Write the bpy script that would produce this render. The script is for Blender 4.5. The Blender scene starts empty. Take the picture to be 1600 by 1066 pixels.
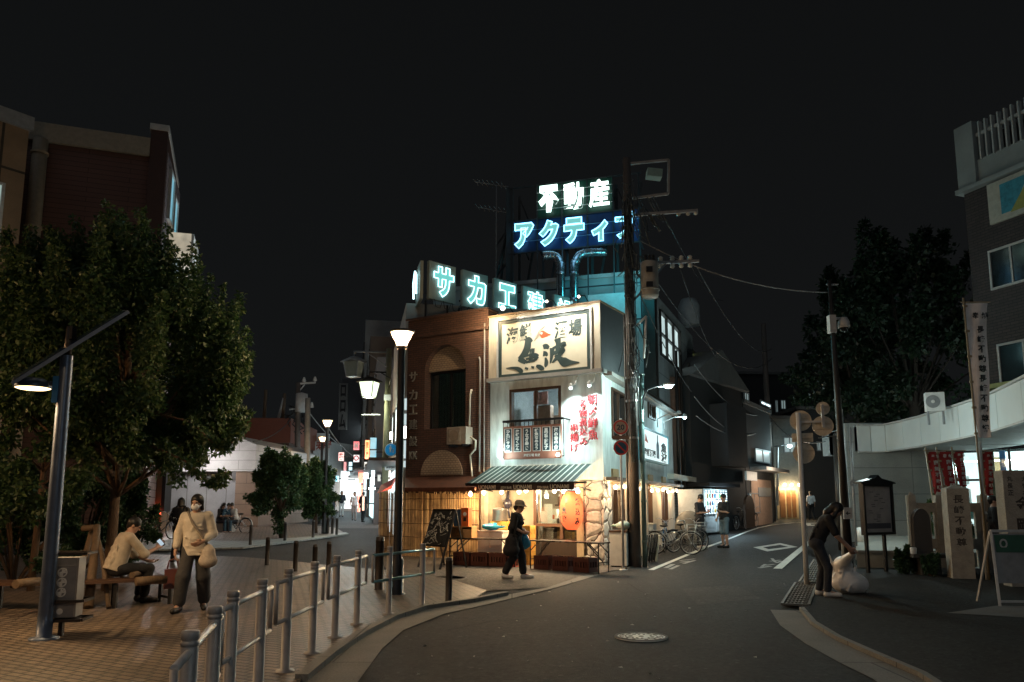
import bpy, bmesh, math, random
import numpy as np
from mathutils import Vector, Matrix
R = math.radians
rnd = random.Random(7)
SC = bpy.context.scene
COL = SC.collection

# ------------------------------------------------------------------ camera
FPX = 1200.0
PITCH = R(8.0); VC = 785-FPX*math.tan(PITCH)      # VC: row of the lens axis (the photo's verticals are straightened: lens shift)
EYE = 1.6
cd = bpy.data.cameras.new('camera')
cam = bpy.data.objects.new('camera', cd); COL.objects.link(cam)
cd.sensor_width = 36.0; cd.lens = 36.0*FPX/1600.0
cd.shift_y = (VC-533)/1600; cd.clip_start = 0.1; cd.clip_end = 2000
cam.location = (0, 0, EYE); cam.rotation_euler = (R(90)+PITCH, 0, 0)
SC.camera = cam

# ------------------------------------------------------------------ night sky, faint sky glow, exposure
wd = bpy.data.worlds.new('World'); SC.world = wd; wd.use_nodes = True
nt = wd.node_tree; nt.nodes.clear()
wo = nt.nodes.new('ShaderNodeOutputWorld'); bg = nt.nodes.new('ShaderNodeBackground')
sky = nt.nodes.new('ShaderNodeTexSky'); sky.sky_type = 'NISHITA'; sky.sun_disc = False
sky.sun_elevation = R(-6); sky.sun_rotation = R(200)
mx = nt.nodes.new('ShaderNodeMixRGB'); mx.blend_type = 'ADD'; mx.inputs[0].default_value = 0.02
wt = nt.nodes.new('ShaderNodeTexCoord'); ws = nt.nodes.new('ShaderNodeSeparateXYZ'); wr_ = nt.nodes.new('ShaderNodeValToRGB')     # city glow: a little lighter low in the sky
nt.links.new(wt.outputs['Generated'], ws.inputs[0]); nt.links.new(ws.outputs[2], wr_.inputs[0]); nt.links.new(wr_.outputs[0], mx.inputs[1])
wr_.color_ramp.elements[0].color = (.0035, .0038, .0040, 1); wr_.color_ramp.elements[1].position = .75; wr_.color_ramp.elements[1].color = (.0021, .0023, .0024, 1)
nt.links.new(sky.outputs[0], mx.inputs[2]); nt.links.new(mx.outputs[0], bg.inputs[0])
bg.inputs[1].default_value = 1.0
nt.links.new(bg.outputs[0], wo.inputs[0])
sd = bpy.data.lights.new('city_glow_sun', 'SUN'); sd.energy = 0.06; sd.angle = R(60); sd.specular_factor = 0; sd.color = (0.8, 0.9, 1.0)
so = bpy.data.objects.new('city_glow_sun', sd); COL.objects.link(so); so.rotation_euler = (R(38), 0, R(-20))
SC.view_settings.view_transform = 'Standard'; SC.view_settings.look = 'None'
SC.view_settings.exposure = 1.0; SC.view_settings.gamma = 1.0
SC.render.engine = 'CYCLES'
SC.cycles.use_denoising = True
SC.cycles.max_bounces = 6; SC.cycles.diffuse_bounces = 3; SC.cycles.glossy_bounces = 3
SC.cycles.transparent_max_bounces = 12; SC.cycles.sample_clamp_indirect = 4.0
SC.cycles.caustics_reflective = False; SC.cycles.caustics_refractive = False

# ------------------------------------------------------------------ survey helpers: photo pixel -> point of the place
CP, SP = math.cos(PITCH), math.sin(PITCH)
SLOPE0, SLOPE1, SLOPE = 20.0, 60.0, 0.022
def tz(Y): return SLOPE*(min(max(Y, SLOPE0), SLOPE1)-SLOPE0)
def ray(x, y):
    u = (x-800)/FPX; v = (VC-y)/FPX
    return Vector((u, CP-v*SP, SP+v*CP))
def G(x, y, dz=0.0):                      # point on the ground
    d = ray(x, y); Y = 20.0
    z = 0.0
    for _ in range(60):
        t = (z+dz-EYE)/d.z if abs(d.z) > 1e-6 else 50
        t = min(max(t, 1), 90); Yn = d.y*t
        Y = 0.5*Y+0.5*Yn if _ > 2 else Yn
        z = tz(Y)
    return Vector((d.x*Y/d.y, Y, z))
def at(x, y, Y):                          # point at distance Y
    d = ray(x, y); t = Y/d.y
    return Vector((d.x*t, Y, EYE+d.z*t))
class Face:                               # a vertical plane: s along it (to the viewer's right), z up, d outwards
    def __init__(self, o, u):
        self.o = Vector((o[0], o[1], 0)); self.u = Vector((u[0], u[1], 0)).normalized()
        self.n = Vector((self.u.y, -self.u.x, 0))
    def P(self, s, z, d=0.0):
        p = self.o+self.u*s+self.n*d; p.z = z; return p
    def px(self, x, y, d=0.0):
        r = ray(x, y); q = self.o+self.n*d; q.z = 0
        t = (q.x*self.n.x+q.y*self.n.y)/(r.x*self.n.x+r.y*self.n.y)
        p = Vector((r.x*t, r.y*t, EYE+r.z*t))
        return (p-self.o).dot(self.u), p.z
    def M(self, s, z, d=0.0, roll=0.0):
        p = self.P(s, z, d)
        m = Matrix(((self.u.x, 0, self.n.x, p.x), (self.u.y, 0, self.n.y, p.y), (0, 1, 0, p.z), (0, 0, 0, 1)))
        return m @ Matrix.Rotation(roll, 4, 'Z')

# ------------------------------------------------------------------ mesh builder
class MB:
    def __init__(self): self.v = []; self.f = []; self.mi = []; self.sm = []; self.m = 0
    def add(self, vs, fs, smooth=False):
        b = len(self.v); self.v += [Vector(p) for p in vs]
        for f in fs: self.f.append([b+i for i in f]); self.mi.append(self.m); self.sm.append(smooth)
        return self
    def hexa(self, p):                    # p: 4 bottom (ccw) + 4 top
        return self.add(p, [(3, 2, 1, 0), (4, 5, 6, 7), (0, 1, 5, 4), (1, 2, 6, 5), (2, 3, 7, 6), (3, 0, 4, 7)])
    def box(self, a, b):
        x0, y0, z0 = a; x1, y1, z1 = b
        return self.hexa([(x0, y0, z0), (x1, y0, z0), (x1, y1, z0), (x0, y1, z0), (x0, y0, z1), (x1, y0, z1), (x1, y1, z1), (x0, y1, z1)])
    def fbox(self, F, s0, s1, z0, z1, d0, d1):
        P = F.P
        return self.hexa([P(s0, z0, d1), P(s1, z0, d1), P(s1, z0, d0), P(s0, z0, d0), P(s0, z1, d1), P(s1, z1, d1), P(s1, z1, d0), P(s0, z1, d0)])
    def frame(self, F, s0, s1, z0, z1, w, d0, d1):
        self.fbox(F, s0, s0+w, z0, z1, d0, d1); self.fbox(F, s1-w, s1, z0, z1, d0, d1)
        self.fbox(F, s0+w, s1-w, z0, z0+w, d0, d1); self.fbox(F, s0+w, s1-w, z1-w, z1, d0, d1); return self
    def mbox(self, M, a, b):
        x0, y0, z0 = a; x1, y1, z1 = b
        return self.hexa([M @ Vector(q) for q in ((x0, y0, z0), (x1, y0, z0), (x1, y1, z0), (x0, y1, z0), (x0, y0, z1), (x1, y0, z1), (x1, y1, z1), (x0, y1, z1))])
    def bar(self, p, q, w, h=None):
        p = Vector(p); q = Vector(q); h = h or w; t = (q-p).normalized()
        a = t.cross(Vector((0, 0, 1)))
        a = Vector((1, 0, 0)) if a.length < 1e-4 else a.normalized()
        b = a.cross(t).normalized(); a = a*w/2; b = b*h/2
        return self.hexa([p-a-b, p+a-b, q+a-b, q-a-b, p-a+b, p+a+b, q+a+b, q-a+b])
    def tube(self, pts, r, n=8, caps=True):
        pts = [Vector(p) for p in pts]; k = len(pts)
        rs = r if isinstance(r, (list, tuple)) else [r]*k
        t0 = (pts[1]-pts[0]).normalized()
        a = t0.cross(Vector((0, 0, 1))); a = Vector((1, 0, 0)) if a.length < 1e-3 else a.normalized()
        vs = []
        for i, p in enumerate(pts):
            t = (pts[min(i+1, k-1)]-pts[max(i-1, 0)]).normalized()
            a = (a-t*a.dot(t)); a = a.normalized() if a.length > 1e-6 else t.orthogonal().normalized()
            b = t.cross(a)
            for j in range(n):
                an = 2*math.pi*j/n; vs.append(p+(a*math.cos(an)+b*math.sin(an))*rs[i])
        fs = []
        for i in range(k-1):
            for j in range(n):
                fs.append((i*n+j, i*n+(j+1) % n, (i+1)*n+(j+1) % n, (i+1)*n+j))
        self.add(vs, fs, True)
        if caps:
            b = len(self.v)-len(vs)
            for c in ([b+j for j in reversed(range(n))], [b+(k-1)*n+j for j in range(n)]):
                self.f.append(c); self.mi.append(self.m); self.sm.append(False)
        return self
    def cyl(self, p, q, r, r2=None, n=12): return self.tube([p, q], [r, r if r2 is None else r2], n)
    def lathe(self, prof, o, n=20, M=None):
        M = M or Matrix.Translation(Vector(o)); vs = []; fs = []; k = len(prof)
        for (r, z) in prof:
            for j in range(n):
                an = 2*math.pi*j/n; vs.append(M @ Vector((r*math.cos(an), r*math.sin(an), z)))
        for i in range(k-1):
            for j in range(n): fs.append((i*n+j, i*n+(j+1) % n, (i+1)*n+(j+1) % n, (i+1)*n+j))
        return self.add(vs, fs, True)
    def disc(self, M, r, t, n=24):         # flat disc in M's xy plane, thickness t along z
        vs = [M @ Vector((r*math.cos(2*math.pi*j/n), r*math.sin(2*math.pi*j/n), z)) for z in (0, t) for j in range(n)]
        return self.add(vs, [list(reversed(range(n))), [n+j for j in range(n)]]+[(j, (j+1) % n, n+(j+1) % n, n+j) for j in range(n)])
    def ring(self, M, r0, r1, t, n=28, a0=0, a1=2*math.pi):
        vs = []; fs = []
        full = abs(a1-a0-2*math.pi) < 1e-5
        k = n if full else n+1
        for j in range(k):
            an = a0+(a1-a0)*j/n; c, s = math.cos(an), math.sin(an)
            vs += [M @ Vector((r0*c, r0*s, 0)), M @ Vector((r1*c, r1*s, 0)), M @ Vector((r1*c, r1*s, t)), M @ Vector((r0*c, r0*s, t))]
        for j in range(n):
            b = 4*j; e = 4*((j+1) % k)
            for q in range(4): fs.append((b+q, e+q, e+(q+1) % 4, b+(q+1) % 4))
        return self.add(vs, fs)
    def prism(self, pts, ext):
        pts = [Vector(p) for p in pts]; ext = Vector(ext); n = len(pts)
        return self.add(pts+[p+ext for p in pts], [list(range(n))[::-1], list(range(n, 2*n))]+[(i, (i+1) % n, n+(i+1) % n, n+i) for i in range(n)])
    def sph(self, c, r, n=12, k=8, M=None):
        c = Vector(c); rx, ry, rz = (r, r, r) if not isinstance(r, (tuple, list)) else r
        vs = []; fs = []
        for i in range(k+1):
            th = math.pi*i/k
            for j in range(n):
                ph = 2*math.pi*j/n
                q = Vector((rx*math.sin(th)*math.cos(ph), ry*math.sin(th)*math.sin(ph), -rz*math.cos(th)))
                vs.append(c+(M @ q if M else q))
        for i in range(k):
            for j in range(n): fs.append((i*n+j, i*n+(j+1) % n, (i+1)*n+(j+1) % n, (i+1)*n+j))
        return self.add(vs, fs, True)
    def build(self, name, mats, parent=None, origin=None):
        mats = mats if isinstance(mats, (list, tuple)) else [mats]
        if parent is not None: o0 = Vector(parent['_o'])
        elif origin is not None: o0 = Vector(origin)
        else:
            a = np.array([tuple(p) for p in self.v]); o0 = Vector(((a[:, 0].min()+a[:, 0].max())/2, (a[:, 1].min()+a[:, 1].max())/2, a[:, 2].min()))
        me = bpy.data.meshes.new(name)
        me.from_pydata([p-o0 for p in self.v], [], self.f)
        for m in mats: me.materials.append(m)
        me.polygons.foreach_set('material_index', self.mi); me.polygons.foreach_set('use_smooth', self.sm)
        box_uv(me, o0)
        return link(name, me, parent, o0)
def box_uv(me, o0):
    n = len(me.polygons)
    if not n: return
    nl = len(me.loops); uv = me.uv_layers.new(name='uv')
    nor = np.empty(n*3); me.polygons.foreach_get('normal', nor); nor = nor.reshape(-1, 3)
    ls = np.empty(n, int); me.polygons.foreach_get('loop_total', ls)
    vi = np.empty(nl, int); me.loops.foreach_get('vertex_index', vi)
    co = np.empty(len(me.vertices)*3); me.vertices.foreach_get('co', co); co = co.reshape(-1, 3)+np.array(o0)
    N = np.repeat(nor, ls, 0); P = co[vi]
    h = np.hypot(N[:, 0], N[:, 1])+1e-9
    t = np.stack([-N[:, 1]/h, N[:, 0]/h], 1)
    flat = np.abs(N[:, 2]) > 0.75
    U = np.where(flat, P[:, 0], P[:, 0]*t[:, 0]+P[:, 1]*t[:, 1]); V = np.where(flat, P[:, 1], P[:, 2])
    uv.data.foreach_set('uv', np.stack([U, V], 1).astype(np.float32).ravel())
def link(name, me, parent=None, o0=(0, 0, 0)):
    o = bpy.data.objects.new(name, me); COL.objects.link(o)
    if parent is not None: o.parent = parent
    else: o.location = o0
    o['_o'] = tuple(o0)
    return o
def npmesh(name, V, Fq, mats, parent=None, origin=(0, 0, 0), smooth=False, k=4):     # numpy verts + faces of k corners each
    me = bpy.data.meshes.new(name); n = len(Fq)
    o0 = Vector(parent['_o']) if parent is not None else Vector(origin)
    me.vertices.add(len(V)); me.vertices.foreach_set('co', (np.asarray(V, np.float32)-np.array(o0, np.float32)).ravel())
    me.loops.add(n*k); me.loops.foreach_set('vertex_index', np.asarray(Fq, np.int32).ravel())
    me.polygons.add(n); me.polygons.foreach_set('loop_start', np.arange(0, n*k, k, dtype=np.int32))
    me.polygons.foreach_set('loop_total', np.full(n, k, np.int32))
    me.update(calc_edges=True)
    if smooth: me.polygons.foreach_set('use_smooth', [True]*n); box_uv(me, o0)
    for m in (mats if isinstance(mats, (list, tuple)) else [mats]): me.materials.append(m)
    return link(name, me, parent, o0)
def thing(name, label, cat, loc, group=None):
    o = bpy.data.objects.new(name, None); COL.objects.link(o); o.location = loc; o.empty_display_size = .2
    o['_o'] = tuple(loc); return tag(o, label, cat, group)
def tag(o, label, cat, group=None):
    o['label'] = label; o['category'] = cat
    if group: o['group'] = group
    return o
def struct(o, label=None, kind='structure'):
    o['kind'] = kind
    if label: o['label'] = label
    return o
def dup(root, loc, rotz=0.0, label=None, group=None):
    r = root.copy(); COL.objects.link(r); r.location = loc; r.rotation_euler = (0, 0, rotz)
    if label: r['label'] = label
    if group: r['group'] = group
    for ch in list(root.children):
        c = ch.copy(); COL.objects.link(c); c.parent = r
        for g in list(ch.children):
            e = g.copy(); COL.objects.link(e); e.parent = c
    return r
def place(root, loc, rotz): root.location = loc; root.rotation_euler = (0, 0, rotz); return root
def light(kind, loc, watts, color, parent, radius=.06, name='light', aim=None, cone=None, blend=.4):
    l = bpy.data.lights.new(name, kind); l.energy = watts; l.color = color; l.shadow_soft_size = radius
    if kind == 'SPOT': l.spot_size = cone or R(120); l.spot_blend = blend
    o = bpy.data.objects.new(name, l); COL.objects.link(o)
    o0 = Vector(parent['_o']) if parent is not None else Vector((0, 0, 0))
    o.location = Vector(loc)-o0
    if parent is not None: o.parent = parent
    if aim is not None: o.rotation_euler = (Vector(aim)-Vector(loc)).to_track_quat('-Z', 'Y').to_euler()
    return o
_tc = {}
def text_mesh(s, size=1.0, off=0.0, ext=0.0, line=1.0, shear=0.0, fill='BOTH', res=3, align='CENTER'):
    cu = bpy.data.curves.new('t', 'FONT'); cu.body = s; cu.size = size; cu.offset = off; cu.extrude = ext
    cu.align_x = align; cu.align_y = 'CENTER'; cu.space_line = line; cu.shear = shear; cu.fill_mode = fill; cu.resolution_u = res
    o = bpy.data.objects.new('t', cu); COL.objects.link(o)
    dg = bpy.context.evaluated_depsgraph_get()
    me = bpy.data.meshes.new_from_object(o.evaluated_get(dg))
    bpy.data.objects.remove(o); bpy.data.curves.remove(cu)
    return me
def text(s, M, size, mat, name, parent, off=0.0, ext=0.003, line=1.0, shear=0.0, vertical=False, fit=None, align='CENTER'):
    if vertical: s = '\n'.join(s)
    me = text_mesh(s, size, off, ext, line, shear, align=align)
    n = len(me.vertices)
    co = np.empty(n*3); me.vertices.foreach_get('co', co); co = co.reshape(-1, 3)
    if n:
        lo, hi = co.min(0), co.max(0); c = (lo+hi)/2; c[2] = 0
        if align == 'LEFT': c[0] = lo[0]
        co -= c
        if fit:
            k = [fit[i]/max(1e-6, hi[i]-lo[i]) if fit[i] else None for i in (0, 1)]
            k0 = k[0] or k[1]; k1 = k[1] or k[0]; co[:, 0] *= k0; co[:, 1] *= k1
        A = np.array(M); co = co @ A[:3, :3].T+A[:3, 3]
        o0 = np.array(parent['_o']) if parent is not None else np.zeros(3)
        me.vertices.foreach_set('co', (co-o0).ravel()); me.update()
    me.name = name; me.materials.clear(); me.materials.append(mat)
    return link(name, me, parent)
def outline(s, size, off=0.0):             # list of closed 2D outlines of a glyph (centred on its box)
    me = text_mesh(s, size, off, 0.0, fill='BOTH', res=4)
    bm = bmesh.new(); bm.from_mesh(me); bmesh.ops.remove_doubles(bm, verts=bm.verts, dist=1e-5)
    vs = np.array([v.co[:] for v in bm.verts]); lo, hi = vs.min(0), vs.max(0)
    nxt = {}
    for e in bm.edges:
        if len(e.link_faces) == 1:
            a, b = e.verts[0].index, e.verts[1].index
            nxt.setdefault(a, []).append(b); nxt.setdefault(b, []).append(a)
    loops = []; seen = set()
    for st in nxt:
        if st in seen: continue
        lp = [st]; seen.add(st); cur = st
        while True:
            c = [q for q in nxt[cur] if q not in seen]
            if not c: break
            cur = c[0]; seen.add(cur); lp.append(cur)
        if len(lp) > 3: loops.append([Vector((vs[i][0]-(lo[0]+hi[0])/2, vs[i][1]-(lo[1]+hi[1])/2, 0)) for i in lp])
    bm.free(); bpy.data.meshes.remove(me)
    return loops, hi-lo

# ------------------------------------------------------------------ materials
MT = {}
def nodes(name):
    m = bpy.data.materials.new(name); m.use_nodes = True
    t = m.node_tree; b = t.nodes['Principled BSDF']; return m, t, b
def N(t, ty, **kw):
    n = t.nodes.new(ty)
    for k, v in kw.items():
        if k in n.inputs: n.inputs[k].default_value = v
        else: setattr(n, k, v)
    return n
def L(t, a, b): t.links.new(a, b)
def ramp(t, src, stops):
    r = t.nodes.new('ShaderNodeValToRGB'); e = r.color_ramp.elements
    while len(e) < len(stops): e.new(.5)
    for i, (p, c) in enumerate(stops): e[i].position = p; e[i].color = (*c, 1) if len(c) == 3 else c
    t.links.new(src, r.inputs[0]); return r
def sc(c, k): return tuple(min(1, max(0, x*k)) for x in c)
def mat(name, col, rough=.6, metal=0.0, var=.22, scale=6.0, bump=.0, fine=60.0, coat=0, spec=.5, stretch=None):
    if name in MT: return MT[name]
    m, t, b = nodes(name); tc = N(t, 'ShaderNodeTexCoord'); src = tc.outputs['Object']
    if stretch:
        mp = N(t, 'ShaderNodeMapping'); mp.inputs['Scale'].default_value = stretch; L(t, src, mp.inputs[0]); src = mp.outputs[0]
    n1 = N(t, 'ShaderNodeTexNoise', Scale=scale, Detail=6.0, Roughness=.62); L(t, src, n1.inputs['Vector'])
    r = ramp(t, n1.outputs[0], [(.28, sc(col, 1-var)), (.55, col), (.78, sc(col, 1+var*.7))])
    L(t, r.outputs[0], b.inputs['Base Color'])
    rr = N(t, 'ShaderNodeMapRange'); rr.inputs[3].default_value = max(.03, rough-.12); rr.inputs[4].default_value = min(1, rough+.12)
    L(t, n1.outputs[0], rr.inputs[0]); L(t, rr.outputs[0], b.inputs['Roughness'])
    b.inputs['Metallic'].default_value = metal; b.inputs['Specular IOR Level'].default_value = spec
    b.inputs['Coat Weight'].default_value = coat
    if bump:
        n2 = N(t, 'ShaderNodeTexNoise', Scale=fine, Detail=4.0); L(t, src, n2.inputs['Vector'])
        bp = N(t, 'ShaderNodeBump', Strength=bump, Distance=.02); L(t, n2.outputs[0], bp.inputs['Height']); L(t, bp.outputs[0], b.inputs['Normal'])
    MT[name] = m; return m
def emit(name, col, st, base=(.6, .6, .6), mixtex=None):
    if name in MT: return MT[name]
    m, t, b = nodes(name); b.inputs['Base Color'].default_value = (*base, 1)
    if st > 9: st = 3.5; m.cycles.emission_sampling = 'NONE'      # bulbs: the lamp inside gives the light
    b.inputs['Emission Color'].default_value = (*col, 1); b.inputs['Emission Strength'].default_value = st
    b.inputs['Roughness'].default_value = .4
    if mixtex:
        tc = N(t, 'ShaderNodeTexCoord'); n = N(t, 'ShaderNodeTexNoise', Scale=mixtex, Detail=3.0); L(t, tc.outputs['Object'], n.inputs['Vector'])
        r = ramp(t, n.outputs[0], [(.3, sc(col, .55)), (.6, col)]); L(t, r.outputs[0], b.inputs['Emission Color'])
    MT[name] = m; return m
def brick(name, c1, c2, mortar, bw, bh, ms=.008, rough=.75, bump=.5, off=.5, rot=0.0, dirt=.35, dscale=.6):
    if name in MT: return MT[name]
    m, t, b = nodes(name); tc = N(t, 'ShaderNodeTexCoord'); src = tc.outputs['UV']
    if rot:
        mp = N(t, 'ShaderNodeMapping'); mp.inputs['Rotation'].default_value = (0, 0, rot); L(t, src, mp.inputs[0]); src = mp.outputs[0]
    k = N(t, 'ShaderNodeTexBrick', Scale=1.0); k.offset = off
    k.inputs['Brick Width'].default_value = bw; k.inputs['Row Height'].default_value = bh; k.inputs['Mortar Size'].default_value = ms
    k.inputs['Mortar Smooth'].default_value = .2
    k.inputs['Color1'].default_value = (*c1, 1); k.inputs['Color2'].default_value = (*c2, 1); k.inputs['Mortar'].default_value = (*mortar, 1)
    L(t, src, k.inputs['Vector'])
    n = N(t, 'ShaderNodeTexNoise', Scale=dscale, Detail=8.0, Roughness=.65); L(t, src, n.inputs['Vector'])
    rp = ramp(t, n.outputs[0], [(.3, (1-dirt,)*3), (.65, (1, 1, 1))])
    n3 = N(t, 'ShaderNodeTexNoise', Scale=45.0, Detail=4.0); L(t, src, n3.inputs['Vector'])
    rp3 = ramp(t, n3.outputs[0], [(.3, (.75,)*3), (.7, (1.15,)*3)])
    mu = N(t, 'ShaderNodeMixRGB', blend_type='MULTIPLY'); mu.inputs[0].default_value = 1; L(t, k.outputs[0], mu.inputs[1]); L(t, rp.outputs[0], mu.inputs[2])
    mu2 = N(t, 'ShaderNodeMixRGB', blend_type='MULTIPLY'); mu2.inputs[0].default_value = 1; L(t, mu.outputs[0], mu2.inputs[1]); L(t, rp3.outputs[0], mu2.inputs[2])
    L(t, mu2.outputs[0], b.inputs['Base Color'])
    mr = N(t, 'ShaderNodeMapRange'); mr.inputs[3].default_value = rough-.2; mr.inputs[4].default_value = min(1, rough+.15); L(t, n.outputs[0], mr.inputs[0]); L(t, mr.outputs[0], b.inputs['Roughness'])
    ad = N(t, 'ShaderNodeMath', operation='SUBTRACT'); L(t, n3.outputs[0], ad.inputs[0]); L(t, k.outputs['Fac'], ad.inputs[1])
    bp = N(t, 'ShaderNodeBump', Strength=bump, Distance=.012); L(t, ad.outputs[0], bp.inputs['Height']); L(t, bp.outputs[0], b.inputs['Normal'])
    MT[name] = m; return m
def panel(name, col, w, h, line=(.02, .02, .02), ms=.012, **kw): return brick(name, col, sc(col, .93), line, w, h, ms, off=0.0, **kw)
def glass(name, tint=(.9, .95, .95), rough=.03, amount=.82, gcol=(.8, .9, .9)):
    if name in MT: return MT[name]
    m, t, b = nodes(name); t.nodes.remove(b); out = t.nodes['Material Output']
    tr = N(t, 'ShaderNodeBsdfTransparent'); tr.inputs[0].default_value = (*tint, 1)
    gl = N(t, 'ShaderNodeBsdfGlossy', Roughness=rough); gl.inputs[0].default_value = (*gcol, 1)
    fr = N(t, 'ShaderNodeFresnel', IOR=1.5); mp = N(t, 'ShaderNodeMapRange'); mp.inputs[3].default_value = (1-amount)*.4; mp.inputs[4].default_value = 1.0
    L(t, fr.outputs[0], mp.inputs[0])
    ms = N(t, 'ShaderNodeMixShader'); L(t, mp.outputs[0], ms.inputs[0]); L(t, tr.outputs[0], ms.inputs[1]); L(t, gl.outputs[0], ms.inputs[2]); L(t, ms.outputs[0], out.inputs[0])
    MT[name] = m; return m
def asphalt(name, col, patch=.3, rough=.78):
    if name in MT: return MT[name]
    m, t, b = nodes(name); tc = N(t, 'ShaderNodeTexCoord'); src = tc.outputs['UV']
    n0 = N(t, 'ShaderNodeTexNoise', Scale=.35, Detail=6.0, Roughness=.6); n1 = N(t, 'ShaderNodeTexVoronoi', Scale=26.0); n2 = N(t, 'ShaderNodeTexNoise', Scale=110.0, Detail=3.0)
    n3 = N(t, 'ShaderNodeTexNoise', Scale=7.0, Detail=5.0)
    for n in (n0, n1, n2, n3): L(t, src, n.inputs['Vector'])
    r0 = ramp(t, n0.outputs[0], [(.3, sc(col, 1-patch)), (.7, sc(col, 1+patch))])
    r2 = ramp(t, n1.outputs['Color'], [(.1, (.45,)*3), (.8, (1.05,)*3), (.93, (1.6,)*3), (.99, (3.2,)*3)])
    r3 = ramp(t, n3.outputs[0], [(.35, (.78,)*3), (.7, (1.15,)*3)])
    mu = N(t, 'ShaderNodeMixRGB', blend_type='MULTIPLY'); mu.inputs[0].default_value = 1; L(t, r0.outputs[0], mu.inputs[1]); L(t, r2.outputs[0], mu.inputs[2])
    mu2 = N(t, 'ShaderNodeMixRGB', blend_type='MULTIPLY'); mu2.inputs[0].default_value = 1; L(t, mu.outputs[0], mu2.inputs[1]); L(t, r3.outputs[0], mu2.inputs[2])
    L(t, mu2.outputs[0], b.inputs['Base Color'])
    mr = N(t, 'ShaderNodeMapRange'); mr.inputs[3].default_value = rough-.18; mr.inputs[4].default_value = min(1, rough+.15); L(t, n3.outputs[0], mr.inputs[0]); L(t, mr.outputs[0], b.inputs['Roughness'])
    b.inputs['Specular IOR Level'].default_value = .25; bp = N(t, 'ShaderNodeBump', Strength=.8, Distance=.015); L(t, n2.outputs[0], bp.inputs['Height']); L(t, bp.outputs[0], b.inputs['Normal'])
    MT[name] = m; return m
def stonewall(name, col, gap, scale):
    m, t, b = nodes(name); tc = N(t, 'ShaderNodeTexCoord'); src = tc.outputs['UV']
    nz = N(t, 'ShaderNodeTexNoise', Scale=3.0, Detail=2.0); L(t, src, nz.inputs['Vector'])
    mixv = N(t, 'ShaderNodeMixRGB'); mixv.inputs[0].default_value = .13; L(t, src, mixv.inputs[1]); L(t, nz.outputs['Color'], mixv.inputs[2])
    v1 = N(t, 'ShaderNodeTexVoronoi', Scale=scale, feature='DISTANCE_TO_EDGE', Randomness=.75); v2 = N(t, 'ShaderNodeTexVoronoi', Scale=scale, Randomness=.75)
    L(t, mixv.outputs[0], v1.inputs['Vector']); L(t, mixv.outputs[0], v2.inputs['Vector'])
    r = ramp(t, v1.outputs['Distance'], [(.012, gap), (.035, (1, 1, 1))])
    r2 = ramp(t, v2.outputs['Color'], [(.0, sc(col, .75)), (1.0, sc(col, 1.15))])
    n = N(t, 'ShaderNodeTexNoise', Scale=14.0, Detail=6.0); L(t, src, n.inputs['Vector']); rn = ramp(t, n.outputs[0], [(.3, (.72,)*3), (.7, (1.1,)*3)])
    mu = N(t, 'ShaderNodeMixRGB', blend_type='MULTIPLY'); mu.inputs[0].default_value = 1; L(t, r.outputs[0], mu.inputs[1]); L(t, r2.outputs[0], mu.inputs[2])
    mu2 = N(t, 'ShaderNodeMixRGB', blend_type='MULTIPLY'); mu2.inputs[0].default_value = 1; L(t, mu.outputs[0], mu2.inputs[1]); L(t, rn.outputs[0], mu2.inputs[2])
    L(t, mu2.outputs[0], b.inputs['Base Color']); b.inputs['Roughness'].default_value = .85
    bp = N(t, 'ShaderNodeBump', Strength=.9, Distance=.05); r4 = ramp(t, v1.outputs['Distance'], [(.02, (0, 0, 0)), (.16, (1, 1, 1))]); L(t, r4.outputs[0], bp.inputs['Height']); L(t, bp.outputs[0], b.inputs['Normal'])
    MT[name] = m; return m
def leafmat(name, c1, c2, c3):
    m, t, b = nodes(name); out = t.nodes['Material Output']
    g = N(t, 'ShaderNodeNewGeometry'); r = ramp(t, g.outputs['Random Per Island'], [(0, c1), (.55, c2), (1, c3)])
    L(t, r.outputs[0], b.inputs['Base Color']); b.inputs['Roughness'].default_value = .5
    tl = N(t, 'ShaderNodeBsdfTranslucent'); L(t, r.outputs[0], tl.inputs[0])
    ms = N(t, 'ShaderNodeMixShader'); ms.inputs[0].default_value = .3; L(t, b.outputs[0], ms.inputs[1]); L(t, tl.outputs[0], ms.inputs[2]); L(t, ms.outputs[0], out.inputs[0])
    MT[name] = m; return m

m_white = mat('white_paint', (.72, .72, .7), .5, var=.12); m_black = mat('black_metal', (.018, .018, .02), .42, .3)
m_dark = mat('dark_brown_metal', (.03, .024, .02), .45, .2); m_steel = mat('brushed_steel', (.45, .45, .46), .33, .85, bump=.1)
m_grey = mat('grey_paint', (.25, .26, .27), .5); m_lgrey = mat('light_grey_paint', (.5, .5, .49), .55, bump=.1)
m_conc = mat('concrete', (.3, .29, .27), .85, bump=.4, scale=3); m_dconc = mat('dark_concrete', (.14, .14, .135), .85, bump=.4, scale=2.5)
m_wood = mat('weathered_wood', (.13, .085, .05), .7, bump=.4, stretch=(3, 3, .5), var=.4); m_dwood = mat('dark_wood', (.075, .035, .018), .55, bump=.2, var=.35)
m_paint = mat('road_paint', (.62, .62, .58), .7, var=.35, scale=9, bump=.3, fine=90); m_rust = mat('rusty_steel', (.14, .05, .025), .7, .3, var=.5)
m_rub = mat('black_rubber', (.012, .012, .012), .7); m_glassd = mat('dark_window_glass', (.012, .015, .017), .07, 0, var=.1, spec=.8)
m_ink = mat('sign_ink_black', (.012, .02, .025), .6); m_red = mat('red_paint', (.5, .03, .025), .5); m_blue = mat('sign_blue', (.01, .16, .42), .35)
m_teal = mat('teal_paint', (.03, .22, .26), .5); m_yel = mat('yellow_plastic', (.6, .34, .03), .45); m_orange = mat('orange_plastic', (.6, .12, .02), .45)
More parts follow.
